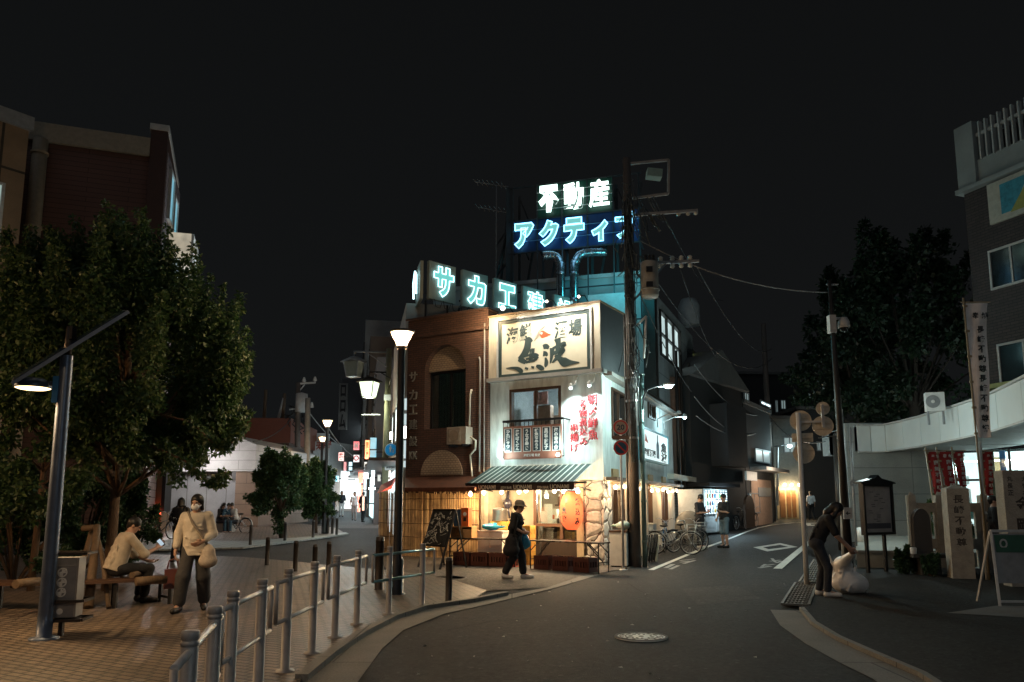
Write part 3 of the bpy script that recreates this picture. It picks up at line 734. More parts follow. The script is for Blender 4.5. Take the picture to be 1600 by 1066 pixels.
A = G(506, 836); plaza_lamp(A, at(513, 657, A.y).z-A.z, 'farther lit funnel street lamp behind the small round trees', 900*WL)
A = at(499, 822, 41.5); A.z = tz(41.5); plaza_lamp(A, at(497, 683, 41.5).z-A.z, 'farthest small lit funnel street lamp, before the white shop building', 250*WL)

# off-frame twin of the same lamp, standing on the plaza to the left of the picture; it lights the left of the plaza
plaza_lamp((-10.2, 8.7, .03), 3.3, 'funnel street lamp left of the picture lighting the bench', 1050*WL, lc=(1, .56, .25))
plaza_lamp((-4.6, 1.7, .03), 4.5, 'funnel street lamp left of the viewer lighting the near railing', 420*WL)
plaza_lamp((6.5, -3, .0), 5.5, 'funnel street lamp behind the viewer on the right', 800*WL, lc=(.85, .97, 1))

# ================================================================== SOLAR LAMP and litter box
m_bluegrey = mat('blue_grey_post', (.1, .13, .19), .38, .4, var=.2)
B0 = G(68, 1003); B0.z = .03
t = thing('solar_lamp', 'grey blue solar street lamp with tilted panel over the left bench', 'street lamp', B0)
Y0 = B0.y; topz = at(110, 560, Y0).z
q = MB(); q.lathe([(.16, 0), (.16, .02), (.085, .03), (.08, .3), (.072, topz-.25), (.07, topz)], B0, 20); q.build('post', m_bluegrey, t)
pt = B0+Vector((0, 0, topz))
q = MB(); q.cyl(pt, pt+Vector((.02, 0, .36)), .045); q.bar(pt+Vector((.06, -.02, .2)), pt+Vector((.06, -.02, .36)), .04, .1); q.build('panel_bracket', m_dark, t)
a = at(22, 598, Y0-.1); b = at(199, 489, Y0+.15); ax = (b-a).normalized(); up = Vector((0, 1, 0)).cross(ax)*-1
up = ax.cross(Vector((0, 1, 0))); up = up if up.z > 0 else -up
wv = (at(110, 545, Y0)-Vector((0, 0, EYE))).normalized()*.36+up*.02
def slab(mb, a, b, w, th, n): return mb.hexa([a-w, b-w, b+w, a+w, a-w+n*th, b-w+n*th, b+w+n*th, a+w+n*th])
q = MB(); slab(q, a, b, wv, .045, up); q.build('panel_frame', mat('solar_frame', (.16, .19, .24), .35, .6), t)
q = MB(); slab(q, a+ax*.03+up*.047, b-ax*.03+up*.047, wv*.94, .006, up); q.build('solar_cells', mat('solar_cells', (.01, .02, .06), .12, 0, spec=.8), t)
hc = at(52, 602, Y0)
q = MB(); q.lathe([(.0, .09), (.1, .085), (.19, .04), (.21, -.02), (.2, -.035)], hc, 24); q.cyl(hc+Vector((.15, 0, .02)), (pt.x, pt.y, hc.z+.02), .03); q.build('lamp_head', mat('lamp_head_blue', (.05, .08, .14), .35, .4), t)
q = MB(); q.lathe([(.19, -.036), (.15, -.05), (0, -.055)], hc, 24); q.build('lamp_diffuser', emit('solar_warm', (1, .68, .32), 3), t)
q = MB(); q.mbox(Matrix.Translation((pt.x-.05, pt.y-.02, hc.z-.12)), (-.05, -.06, -.1), (.02, .06, .22)); q.build('control_box', mat('lamp_blue', (.03, .16, .4), .35, .3), t)
light('SPOT', hc+Vector((0, 0, -.07)), 230, (1, .66, .32), t, .12, 'lamp_light', hc+Vector((0, 0, -2)), R(150), .6)

B1 = G(103, 1000); B1.z = .03; Y1 = B1.y
t = thing('litter_box', 'grey metal ashtray box with three round white emblems beside lamp post', 'litter box', B1)
FL = Face((at(103, 900, Y1).x, Y1), (1, .18))
s0, zt = FL.px(84, 872); s1, _ = FL.px(124, 872); _, zb = FL.px(100, 965)
q = MB(); q.fbox(FL, s0, s1-.02, zb, zt, -.24, 0); q.fbox(FL, s0-.004, s1-.016, zt-.1, zt-.09, -.245, .006); q.build('box', mat('ashtray_grey', (.24, .24, .25), .5, .3), t)
q = MB(); q.fbox(FL, s1-.02, s1+.0, zb+.002, zt-.002, -.235, -.004); q.build('side_panel', mat('ashtray_side', (.36, .34, .32), .45, .4), t)
q = MB()
for z in (zt+.05, zt-.5, zb-.03):
    for (sa, da, sb, db) in ((s0-.05, .06, s1+.09, .06), (s1+.09, .06, s1+.09, -.3), (s0-.05, -.3, s1+.09, -.3), (s0-.05, .06, s0-.05, -.3)):
        q.bar(FL.P(sa, z, da), FL.P(sb, z, db), .035, .03)
q.bar(FL.P(s0-.05, zt+.05, .04), FL.P(s0-.05, 0.03, .04), .04, .05); q.bar(FL.P(s0+.1, zb-.03, -.12), FL.P(s0+.1, .03, -.12), .05, .05)
q.bar(FL.P(s0+.03, zb-.03, -.12), FL.P(s1, zb-.03, -.12), .2, .02)
q.build('guard_frame', m_dark, t)
q = MB(); cx = (s0+s1)/2-.03
for k in range(3):
    z = zt-.17-k*.115; M = FL.M(cx, z, .004)
    q.ring(M, .04, .055, .004, 24)
    q.mbox(M @ Matrix.Rotation(.1, 4, 'Z'), (-.045, -.01, 0), (.045, .01, .005)); q.mbox(M @ Matrix.Rotation(1.5, 4, 'Z'), (-.04, -.008, 0), (.04, .008, .0045))
    q.mbox(M @ Matrix.Translation((.02, .02, 0)) @ Matrix.Rotation(.8, 4, 'Z'), (-.03, -.008, 0), (.03, .008, .0055)); q.mbox(M @ Matrix.Translation((-.02, -.02, 0)) @ Matrix.Rotation(-.7, 4, 'Z'), (-.03, -.008, 0), (.03, .008, .0052))
q.disc(FL.M(cx, zt-.62, .004), .035, .004, 16)
q.build('emblems', m_white, t)

# ================================================================== GUARD RAILINGS (each panel: two posts, two rails)
m_rail = mat('railing_steel', (.66, .63, .6), .38, .3, var=.25, bump=.08); m_postm = mat('railing_post', (.38, .355, .34), .5, .2, var=.3, bump=.1)
def railing(p1, p2, e1, e2, label, stubs=(True, True), rail_m=None):
    # p1,p2: post base pixels ; e1,e2: rail end extension in metres beyond the posts
    a = G(*p1); b = G(*p2); a.z = b.z = .03; d = (b-a).normalized()
    t = thing('guard_rail', label, 'guard rail', (a+b)/2, 'steel guard rails along the kerb')
    for p in (a, b):
        q = MB(); q.lathe([(.09, 0), (.085, .012), (.043, .018), (.043, .86), (.04, .865), (.04, .872), (.044, .875), (.044, .89), (.04, .893), (.04, .9), (.044, .905), (.044, .935), (.039, .942), (0, .943)], p, 18); q.build('post', m_postm, t)
    u = Vector((0, 0, 1)); A = a-d*e1; C = b+d*e2
    for z in (.84, .48): q = MB(); q.tube([A+u*z, C+u*z], .02, 10); q.build('rail', rail_m or m_rail, t)
    for p, on in ((A, stubs[0]), (C, stubs[1])):
        if on: q = MB(); q.tube([p+u*.48, p+u*.84], .019, 10); q.build('end_bar', m_postm, t)
railing((279, 1315), (323, 1211), .4, .3, 'nearest guard rail, at the bottom edge of the picture', (True, True))
railing((354, 1145), (402, 1097), .25, .33, 'second guard rail from the viewer, beside its slim end bars')
railing((445, 1054), (487, 1025), .33, .36, 'guard rail in the middle of the near run by the kerb')
railing((523, 1000), (557, 979), .33, .45, 'farthest guard rail of the near run, open end at the gap')
railing((607, 963), (659, 951), .4, .34, 'separate guard rail beside the tall black street lamp', rail_m=mat('railing_teal', (.2, .36, .38), .35, .6))

# bollards
m_boll = mat('bollard_brown', (.045, .036, .03), .45, .3)
bp = MB(); bp.lathe([(.075, 0), (.062, .015), (.06, .78), (.064, .785), (.064, .8), (.06, .805), (.06, .85), (.03, .868), (0, .87)], (0, 0, 0), 14)
blab = {(701, 943): 'short brown bollard at the end of the railing beside the kerb', (417, 885): 'brown bollard on the crossing line, leftmost of the middle row', (461, 895): 'brown bollard left of the narrow gap before the shop lane',
        (491, 905): 'brown bollard in the middle row, nearest the near railing', (513, 897): 'brown bollard in the middle row, right of three close together', (592, 924): 'stout dark bollard touching the tall street lamp base',
        (391, 855): 'brown bollard on the island kerb, beside the parked bicycle', (445, 848): 'brown bollard under the small round tree', (489, 843): 'brown bollard left of the farther street lamp',
        (512, 836): 'thin distant bollard left in the lane row', (519, 837): 'thin distant bollard second in the lane row', (526, 838.5): 'thin distant bollard at the lane corner'}
b0 = bp.build('bollard', m_boll, None, (0, 0, 0))
for i, (p, lb) in enumerate(blab.items()):
    o = b0 if i == 0 else b0.copy()
    if i: COL.objects.link(o)
    c = G(*p); o.location = (c.x, c.y, c.z+.03); tag(o, lb, 'bollard', 'brown bollards edging the plaza')
    if p == (701, 943): o.scale = (.9, .9, .8)
    if p == (592, 924): o.scale = (1.3, 1.3, 1.1)
# ================================================================== LEFT: buildings, trees, bench, people
m_brownclad = brick('brown_cladding', (.125, .06, .046), (.11, .053, .042), (.035, .018, .014), 3.0, .2, .012, .6, .35, dscale=.25)
m_tan = panel('tan_panel', (.3, .2, .12), 2.4, 3.3, (.06, .045, .03), .05, rough=.55)
FB = Face(tuple(at(247, 400, 30))[:2], (.94, .34))               # brown building, front face ends at s=0 on the right
b0 = FB.P(-5, 0); t = thing('office_building', 'tall brown clad building behind the big left tree', 'building', b0)
zt = FB.px(245, 222)[1]; zl = FB.px(35, 195)[1]; zr = zt
ztop = (zt+zl)/2+.1
q = MB(); q.fbox(FB, -11, -.55, 0, ztop-.75, -14, 0); q.build('wall', m_brownclad, t)
q = MB(); q.fbox(FB, -11, -.56, ztop-.75, ztop, -14, .18); q.build('roof_edge', mat('roof_edge_beige', (.3, .26, .2), .6), t)
zc = FB.px(250, 197)[1]
q = MB(); q.fbox(FB, -.55, .08, 0, zc-.25, -6, .12); q.build('corner_pier', mat('pier_brown', (.06, .028, .022), .6), t)
q = MB(); q.fbox(FB, -.6, .13, zc-.25, zc, -6, .17); q.build('pier_cap', m_lgrey, t)
sp = FB.px(67, 215)[0]
q = MB(); q.tube([FB.P(sp, 0, .25), FB.P(sp, ztop-.75, .25)], .27, 14)
for z in range(3, 16, 3): q.ring(Matrix.Translation(FB.P(sp, z, .25)), .27, .32, .08, 16)
q.build('downpipe', mat('downpipe_beige', (.3, .24, .17), .5), t)
q = MB()
for k in range(4): q.tube([FB.P(sp-.75-.16*k, 0, .1), FB.P(sp-.75-.16*k, ztop-1.2, .1)], .05, 8)
q.build('conduits', m_dark, t)
# its right flank: pale perforated wall with tall windows and a lit balcony sign
FK = Face((FB.P(.1, 0, -.2).x, FB.P(.1, 0, -.2).y), (-.3, .954))
q = MB(); q.fbox(FK, .0, 4.6, 0, zc-1.0, -1, 0); q.build('flank_wall', panel('flank_panel', (.3, .25, .27), .3, .3, (.08, .07, .08), .02), t)
for s0 in (.7, 2.3):
    f = MB(); f.frame(FK, s0, s0+1.2, 13.4-.5*(s0 > 1), 15.6-.5*(s0 > 1), .1, 0, .12); fo = f.build('window', m_lgrey, t)
    f = MB(); f.fbox(FK, s0+.1, s0+1.1, 13.5-.5*(s0 > 1), 15.5-.5*(s0 > 1), .02, .06); f.build('pane', emit('pane_blue_dim', (.15, .5, .65), .35), fo)
f = MB(); f.fbox(FK, 1.8, 4.2, 11.7, 13.2, .0, .9)
f.build('lit_sign_box', emit('sign_cream_dim', (1, .86, .62), .22, mixtex=2.0), t)
f = MB(); f.frame(FK, 1.8, 4.2, 11.7, 13.2, .09, .9, 1.0); f.bar(FK.P(1.8, 11.7, .95), FK.P(4.2, 13.2, .95), .07); f.bar(FK.P(1.8, 12.4, .95), FK.P(4.2, 12.4, .95), .07); f.build('sign_frame', m_lgrey, t)
f = MB(); f.fbox(FK, .3, 2.6, 10.3, 11.6, .0, .6); f.build('lit_sign_box', emit('sign_cyan_dim', (.6, .85, .85), .22, mixtex=3.0), t)
f = MB()
for k, sx in enumerate((-9.0, -7.6)): f.fbox(FB, sx, sx+1.0, ztop, ztop+.9, -3, -2); f.cyl(FB.P(sx+.5, ztop+.9, -2.5), FB.P(sx+.5, ztop+1.1, -2.5), .4)
f.build('roof_unit', mat('roof_unit_teal', (.1, .2, .24), .5), t)
light('POINT', FK.P(2.6, 11.6, 2.2), 60, (.7, .9, 1), t, .3, 'sign_light')
# tan building at the left edge
FT = Face(tuple(at(27, 400, 26))[:2], (.6, .8))
t = thing('office_building', 'tan panelled building cut by the left picture edge', 'building', FT.P(-5, 0))
zt = FT.px(20, 196)[1]
q = MB(); q.fbox(FT, -12, 0, 0, zt, -10, 0); q.build('wall', m_tan, t)
q = MB(); q.fbox(FT, -12, .1, zt, zt+.5, -10, .15); q.build('roof_edge', m_grey, t)
wl = FT.px(-6, 290)
f = MB(); f.frame(FT, wl[0]-1.5, wl[0]+.25, 9.8, 12.6, .1, .0, .1); w = f.build('window', m_lgrey, t)
f = MB(); f.fbox(FT, wl[0]-1.4, wl[0]+.15, 9.9, 12.5, .02, .05); f.build('pane', emit('pane_pale_dim', (.5, .7, .65), .25), w)

# ---- big tree
def shoots(seed, n, c, rad, zmin, spread, L0, L1, r0, prof=None):
    g = random.Random(seed); cs, rs, tips = [], [], []
    for _ in range(n):
        while True:
            d = Vector((g.gauss(0, 1), g.gauss(0, 1), g.gauss(.15, 1))).normalized(); k = g.uniform(.35, 1)**.6
            p = Vector((c[0]+d.x*rad[0]*k, c[1]+d.y*rad[1]*k, c[2]+d.z*rad[2]*k))
            if p.z > zmin and (prof is None or p.x-c[0] < np.interp(p.z+.7, *zip(*prof))-.45): break
        L_ = g.uniform(L0, L1)*(.3 if prof and d.z < -.15 else 1); up = Vector((d.x*spread, d.y*spread, 1.0+.4*d.z)).normalized()
        if d.z < -.15: up = Vector((d.x, d.y, -.25+g.uniform(-.2, .3))).normalized()
        m = 5
        for j in range(m):
            q = p+up*L_*j/m; r = r0*(1-.72*j/(m-1))*(.7+.5*g.random()); cs.append(q); rs.append((r, r, r*1.15))
        tips.append(p)
    return cs, rs, tips
TB = at(168, 905, 14.2); TB.z = .03
t = thing('broadleaf_tree', 'big dense green tree over the bench, tallest left tree', 'tree', TB)
TZ = Vector((TB.x, TB.y, 0))
cs, rs, tips = shoots(5, 150, (TB.x+.1, TB.y, 4.1), (2.1, 2.1, 2.5), 1.75, .5, .7, 1.5, .36, [(1.8, .7), (3.0, 1.0), (3.7, 2.3), (4.8, 2.5), (5.8, 1.75), (6.8, .6), (7.5, .25)])
for (x, y, l, ang) in ((165, 318, 1.7, 0), (222, 372, 1.4, .05), (90, 385, 1.4, -.05), (305, 425, 1.3, .1), (350, 448, 1.2, .25), (128, 358, 1.4, -.05), (262, 398, 1.3, .05), (50, 405, 1.3, -.1), (385, 515, 1.0, .4), (388, 560, .8, .5), (380, 610, .7, .8), (190, 352, 1.4, .03), (245, 385, 1.3, .1), (330, 432, 1.2, .15), (108, 380, 1.3, -.1), (372, 475, 1.1, .3), (285, 408, 1.3, .08), (20, 430, 1.2, -.1), (200, 395, 1.0, 0), (392, 645, .6, 1.2)):
    p0 = at(x, y, TB.y+rnd.uniform(-.8, .3))
    for j in range(7):
        cs.append(p0-Vector((math.sin(ang), 0, math.cos(ang)))*(l*j/6)); r = .035+.042*j; rs.append((r, r, r*1.6))
for path in (((300, 660), (330, 690), (352, 700), (372, 680), (385, 650)), ((290, 720), (325, 752), (342, 755), (354, 735)), ((255, 690), (272, 730), (282, 765))):
    for j in range(len(path)-1):
        a, b = at(*path[j], TB.y-.9), at(*path[j+1], TB.y-.9)
        for k in range(3): cs.append(a.lerp(b, k/3)); rs.append((.11, .11, .09))
n_each = [max(30, int(430*(r[0]/.36)**1.6)) for r in rs]
leaves('crown', cs, rs, n_each, .09, m_leaf, t, 11, .45)
q = MB(); q.tube([TB, TB+Vector((.03, 0, 1.2)), TB+Vector((.0, .05, 2.2)), TB+Vector((.1, 0, 3.6)), TB+Vector((.15, 0, 5.6))], [.1, .085, .08, .06, .03], 12)
g = random.Random(2)
for p in tips[::3]:
    z = min(max(1.7, p.z-1.3), 4.5); s = TB+Vector((.08, 0, z)); mid = s.lerp(p, .55)+Vector((0, 0, -.15)); q.tube([s, mid, p], [.045, .03, .012], 6)
for path in (((215, 640), (300, 660), (330, 690), (352, 702), (372, 682), (385, 650)), ((220, 690), (290, 720), (325, 753), (342, 756), (354, 735))):
    q.tube([at(*p, TB.y-.9) for p in path], [.03, .022, .018, .014, .01, .006][:len(path)], 6)
q.build('trunk', m_bark, t)
# lower trees and hedge at the far left
def bush(label, c, rad, n, seed, m=m_leaf2, size=.09, name='shrub', cat='shrub', trunk=True, nl=210):
    t = thing(name, label, cat, c)
    cs, rs, tips = shoots(seed, n, (c[0], c[1], c[2]+rad[2]), (rad[0]*.8, rad[1]*.8, rad[2]*.85), c[2]+.1, .4, .25, .5, min(.22, rad[0]*.5))
    leaves('foliage', cs, rs, [nl//2]*len(cs), size, m, t, seed, .3)
    q = MB()
    for p in tips[::2]: q.tube([Vector(c), Vector(c).lerp(p, .5)+Vector((0, 0, .1)), p], [.03, .02, .008], 5)
    q.build('stems', m_bark, t); return t
p = at(22, 900, 14.6); bush('dark hedge shrub left of the solar lamp post', (p.x, p.y, 0), (1.6, 1.0, 1.3), 34, 21)
p = at(120, 880, 15.8); bush('dark hedge shrub behind the wooden tree support', (p.x, p.y, 0), (1.3, .9, 1.15), 30, 22)
p = at(192, 880, 16.4); bush('dark tall shrub behind the seated man', (p.x, p.y, 0), (.55, .6, 1.25), 20, 23)
p = at(60, 900, 13.3)
t = thing('broadleaf_tree', 'slim tree with yellow green lower leaves beside the solar lamp', 'tree', (p.x-.6, p.y+.8, 0))
cs = []; rs = []
for (x, y, dy) in ((25, 720, .0), (40, 750, .1), (30, 770, 0), (65, 690, .3), (112, 760, .0), (125, 745, .1), (75, 785, .2), (10, 690, .4), (140, 720, .5), (20, 650, .6), (60, 640, .7), (100, 690, .6), (5, 790, .3), (48, 800, .6), (120, 690, .7), (20, 600, .8), (60, 580, .9)):
    for k in range(3): c = at(x+rnd.uniform(-10, 10), y+rnd.uniform(-10, 10)+k*6, p.y-.7+dy); cs.append(c); rs.append((.17, .17, .14))
leaves('crown', cs, rs, [80]*len(cs), .1, m_leaf, t, 31, .5)
q = MB(); q.tube([Vector((p.x-.6, p.y+.8, 0)), Vector((p.x-.5, p.y+.7, 1.6)), Vector((p.x-.4, p.y+.6, 3.6))], [.07, .055, .02], 8)
for c in cs[::3]: q.tube([Vector((p.x-.5, p.y+.7, max(1.2, c.z-.5))), c], [.02, .007], 5)
q.build('trunk', m_bark, t)

# ---- tripod of logs supporting the tree
t = thing('tree_support', 'rough timber frame propping up the tree behind the bench', 'tree support', (TB.x, 12.9, .03))
q = MB()
def P2(x, y, Y): return at(x, y, Y)
q.tube([P2(126, 905, 12.9), P2(130, 880, 12.9), P2(146, 822, 12.9)], [.05, .048, .045], 10)
q.tube([P2(170, 950, 11.75), P2(160, 870, 12.3), P2(148, 822, 12.75)], [.035, .035, .033], 10)
q.tube([P2(138, 950, 11.75), P2(146, 880, 12.2), P2(152, 822, 12.7)], [.07, .065, .05], 12)
q.build('poles', m_wood, t)
q = MB(); q.tube([P2(129, 826, 12.75), P2(153, 824, 12.75)], .05, 10); q.build('cross_beam', m_wood, t)

# ---- curved bench round the tree
BC = Vector((-7.35, 14.25, 0)); t = thing('ring_bench', 'curved dark slatted bench around the tree with log pieces on it', 'bench', (BC.x, BC.y-2.6, .03))
q = MB()
def arc(r0, r1, z0, z1, a0, a1, n=30):
    for i in range(n):
        A, B = R(a0+(a1-a0)*i/n), R(a0+(a1-a0)*(i+1)/n)
        f = lambda r, a, z: BC+Vector((r*math.cos(a), r*math.sin(a), z))
        q.hexa([f(r0, A, z0), f(r1, A, z0), f(r1, B, z0), f(r0, B, z0), f(r0, A, z1), f(r1, A, z1), f(r1, B, z1), f(r0, B, z1)])
for k in range(4): arc(2.36+.125*k, 2.36+.125*k+.112, .4, .44, 195, 318)
q.build('seat', m_dwood, t)
for k, a in enumerate((200, 222, 243, 262, 281, 300, 316)):
    q = MB(); A = R(a); e = Vector((math.cos(A), math.sin(A), 0)); z = Vector((0, 0, 1))
    i0, i1 = BC+e*2.42+z*.03, BC+e*2.8+z*.03
    q.bar(i0, i0+z*.36, .05); q.bar(i1, i1+z*.36, .05); q.bar(i0+z*.37, i1+z*.37, .05); q.bar(i0+z*.1, i1+z*.1, .035); q.build('leg', m_black, t)
def log(a, b, r, label, z):
    q = MB(); q.tube([a, a.lerp(b, .5)+Vector((0, 0, .008)), b], [r, r*.96, r*.9], 12); o = q.build('log', m_wood, None, a); tag(o, label, 'log', 'log pieces lying on the bench'); return o
def bp_(x, y, z): # point on bench top plane
    d = ray(x, y); k = (z-EYE)/d.z; return Vector((0, 0, EYE))+d*k
log(bp_(206, 899, .49), bp_(234, 893, .49), .045, 'short thin log lying beside the seated man', .44)
log(bp_(212, 909, .5), bp_(260, 906, .5), .062, 'long log at the right end of the bench', .44)
log(bp_(24, 913, .5), bp_(62, 908, .5), .06, 'log lying at the left end of the bench', .44)

# ---- people on the left
c_beige = cloth('cloth_beige', (.56, .5, .42)); c_shirt = cloth('cloth_tan_shirt', (.46, .4, .32)); c_dkgrey = cloth('cloth_dark_grey', (.045, .043, .045)); c_blk = cloth('cloth_black', (.014, .014, .016))
c_navy = cloth('cloth_navy', (.02, .025, .035)); c_blue = cloth('cloth_blue_denim', (.05, .11, .17)); c_shoe = mat('shoe_black', (.015, .013, .012), .5); c_shoew = mat('shoe_white', (.6, .6, .58), .5)
c_mask = cloth('mask_white', (.75, .76, .8), .05); c_brownsk = mat('bag_brown', (.13, .04, .03), .5)
W = G(300, 958); W.z = .03
wp = dict(pel=(0, 0, .9), waist=(-.01, 0, 1.06), chest=(-.02, -.02, 1.28), neck=(-.01, -.03, 1.42), head=(-.01, -.05, 1.545), yaw=-.25, nod=.05,
          shL=(.16, -.01, 1.36), elL=(.23, -.02, 1.1), wrL=(.13, -.21, 1.0), haL=(.05, -.26, .96), knuckL=(0, -.3, 1.),
          shR=(-.175, .0, 1.35), elR=(-.25, .06, 1.1), wrR=(-.27, .0, .87), haR=(-.27, -.02, .78),
          knR=(-.13, -.14, .5), anR=(-.17, -.13, .1), toR=(-.21, -.29, .04), knL=(.12, .03, .48), anL=(.13, .19, .1), toL=(.15, .04, .035))
_, wj = person('woman in beige top and dark wide trousers walking with white mask', W, R(14), wp, c_beige, c_dkgrey, c_shoe, 'wave', sleeve=.88, legw=1.5, legend=.93, vox=.009, hem=.8, flare=.03, mask=c_mask, scale=1.01)
def bagmesh(c, w, h, d, lean=0.0, squash=.7):
    b = Body(); c = np.array(c, float)
    b.cone(c+np.array((-w*.22, 0, -h*.3)), c+np.array((w*.22, 0, -h*.3)), d, d, .05); b.cone(c+np.array((-w*.12, 0, h*.2)), c+np.array((w*.12, 0, h*.2)), d*squash, d*squash, .06)
    for sx in (-.15, 0, .15): b.cone(c+np.array((w*sx, 0, -h*.3)), c+np.array((w*sx*.7, 0, h*.2)), d*.95, d*squash, .05)
    b.cone(c+np.array((0, 0, h*.2)), c+np.array((0, 0, h*.48)), d*squash*.8, d*.35, .05); return b
def handbag(label, c, w, h, d, m, strap, cat='bag', squash=.7, vox=.012, name='shoulder_bag'):
    t = thing(name, label, cat, c); V, Q = bagmesh(c, w, h, d, squash=squash).mesh(vox); npmesh('pouch', V, Q, m, t, smooth=True)
    q = MB(); q.tube(strap, .02, 7); q.build('strap', cloth('strap_taupe', (.2, .17, .14)) if vox == .012 and squash == .7 and w == .22 else m, t); return t
hl = wj('haL')
c = wj((.2, -.17, .8)); sR = wj((-.1, -.02, 1.42))
handbag('soft cream shoulder bag at the masked woman\'s hip', c, .22, .28, .08, cloth('bag_cream', (.44, .38, .32)), [c+Vector((.0, 0, .12)), wj((.12, -.2, 1.05)), wj((-.03, -.175, 1.25)), wj((-.12, -.06, 1.415)), wj((-.1, .08, 1.37)), wj((.0, .16, 1.2))])
hr = wj('haR'); c = hr+Vector((-.02, 0, -.3))
t = thing('handbag', 'dark red brown handbag hanging from the masked woman\'s right hand', 'bag', c)
q = MB(); q.mbox(Matrix.Translation(c) @ Matrix.Rotation(.5, 4, 'Z'), (-.11, -.05, -.16), (.11, .05, .12)); q.build('bag_body', c_brownsk, t)
q = MB(); q.tube([c+Vector((-.07, -.03, .12)), c+Vector((-.05, -.02, .24)), hr+Vector((0, -.01, -.03)), c+Vector((.05, .02, .24)), c+Vector((.07, .03, .12))], .011, 7); q.build('handle', c_brownsk, t)

c_stripe = brick('striped_cloth', (.48, .44, .36), (.46, .42, .34), (.04, .035, .03), .05, 9.0, .022, .9, .1, off=0)
Bp = G(278, 879); Bp.z = tz(Bp.y)
bpose = dict(elL=(.25, -.06, 1.12), wrL=(.15, -.22, 1.12), haL=(.1, -.27, 1.14), elR=(-.25, -.06, 1.12), wrR=(-.15, -.22, 1.1), haR=(-.1, -.28, 1.12), nod=.15,
             anR=(-.1, .0, .085), toR=(-.12, -.16, .035), knL=(.09, .02, .48), anL=(.1, .14, .1))
_, bj = person('person in striped shirt seen from behind wearing a backpack', Bp, R(188), bpose, c_stripe, c_blk, c_shoe, 'bob', sleeve=.7, legw=1.05, legend=.95, vox=.012, flare=.02, scale=1.02)
c = bj((0, .2, 1.2)); t = thing('backpack', 'small black backpack with pale dots on the striped shirt', 'backpack', c)
b = Body(); c0 = np.array(c); b.ell(c0, (.15, .09, .21), .03); b.cone(c0+np.array((-.08, 0, -.12)), c0+np.array((.08, 0, -.12)), .085, .085, .05); V, Q = b.mesh(.014); npmesh('pack', V, Q, c_blk, t, smooth=True)
q = MB()
for s in (-.1, .1): q.tube([bj((s, .14, 1.1)), bj((s, .15, 1.36)), bj((s*1.05, .02, 1.45)), bj((s, -.12, 1.34)), bj((s*1.2, -.12, 1.12))], .024, 7)
q.build('strap', c_blk, t)
q = MB(); g = random.Random(4)
for _ in range(34):
    x, z = g.uniform(-.12, .12), g.uniform(-.19, -.02); yy = .09*math.sqrt(max(.05, 1-(x/.16)**2-(z/.24)**2)); q.sph(bj((x, .2+yy, 1.2+z)), .011, 6, 4)
q.build('dots', m_white, t)

S = at(180, 905, 12.2); S.z = .03
spose = dict(pel=(0, .02, .56), waist=(0, -.02, .7), chest=(0, -.1, .93), neck=(.0, -.16, 1.06), head=(0, -.22, 1.17), yaw=-.3, nod=.5,
             shL=(.175, -.12, 1.0), elL=(.2, -.33, .72), wrL=(.12, -.5, .62), haL=(.07, -.57, .6), shR=(-.175, -.12, 1.0), elR=(-.21, -.33, .74), wrR=(-.12, -.53, .82), haR=(-.07, -.6, .87),
             hiL=(.09, -.02, .53), knL=(.14, -.44, .52), anL=(.13, -.4, .1), toL=(.15, -.56, .04), hiR=(-.09, -.02, .53), knR=(-.14, -.44, .52), anR=(-.13, -.38, .1), toR=(-.15, -.54, .04))
_, sj = person('man in tan shirt sitting on the bench with his back turned', S, R(136), spose, c_shirt, c_blk, c_shoe, 'short', sleeve=.55, legw=1.05, legend=.95, vox=.01, hem=.84, flare=.03, scale=1.03)
c = sj('haR'); t = thing('mobile_phone', 'small phone in the seated man\'s raised hand', 'phone', c)
q = MB(); M = Matrix.Translation(c+Vector((.02, -.02, .03))) @ Matrix.Rotation(.6, 4, 'Z') @ Matrix.Rotation(-.7, 4, 'Y'); q.mbox(M, (-.037, -.005, -.07), (.037, .004, .08)); q.build('case', m_black, t)
q = MB(); q.mbox(M, (-.03, -.0065, -.05), (.03, -.0052, .06)); q.build('screen', emit('phone_screen', (.45, .75, 1), .3), t)

# ---- white gabled shed, pillars, red roofed house, people and bicycle before it
m_siding = brick('white_siding', (.42, .42, .43), (.41, .41, .42), (.2, .2, .2), 4.0, .45, .012, .6, .3, off=.3)
YW = 38.0; FW = Face((at(340, 800, YW).x, YW), (1, -.08))
def fw(x, y, d=0): return FW.px(x, y, d)
zg = tz(YW); sL, sR_ = fw(270, 738)[0], fw(412, 738)[0]; z0 = fw(340, 738)[1]; zs = fw(412, 697)[1]; zp = fw(376, 682)[1]; sp = fw(376, 682)[0]
t = thing('gabled_shed', 'white gabled hall with plank siding behind the seated people', 'building', FW.P((sL+sR_)/2, zg))
q = MB(); q.prism([FW.P(sL-3, z0, 1.0), FW.P(sR_, z0, 1.0), FW.P(sR_, zs, 1.0), FW.P(sp, zp, 1.0), FW.P(sL-3, zs-.2, 1.0)], -FW.n*9); q.build('gable', m_siding, t)
q = MB(); q.fbox(FW, sL-3, fw(380, 745)[0], zg, z0, -8, 0); q.build('wall', panel('grey_panel_wall', (.34, .35, .37), 1.0, 6, (.15, .15, .15), .02), t)
q = MB(); q.fbox(FW, fw(381, 745)[0], sR_+.2, zg, z0, -6, .9); q.build('pillar', brick('pillar_brown_stone', (.25, .17, .12), (.22, .15, .11), (.1, .07, .05), 1.2, .5, .012), t)
a = fw(357, 743); b_ = fw(366, 752); q = MB(); q.fbox(FW, a[0], b_[0], b_[1], a[1], 0, .1); q.build('vent', m_lgrey, t)
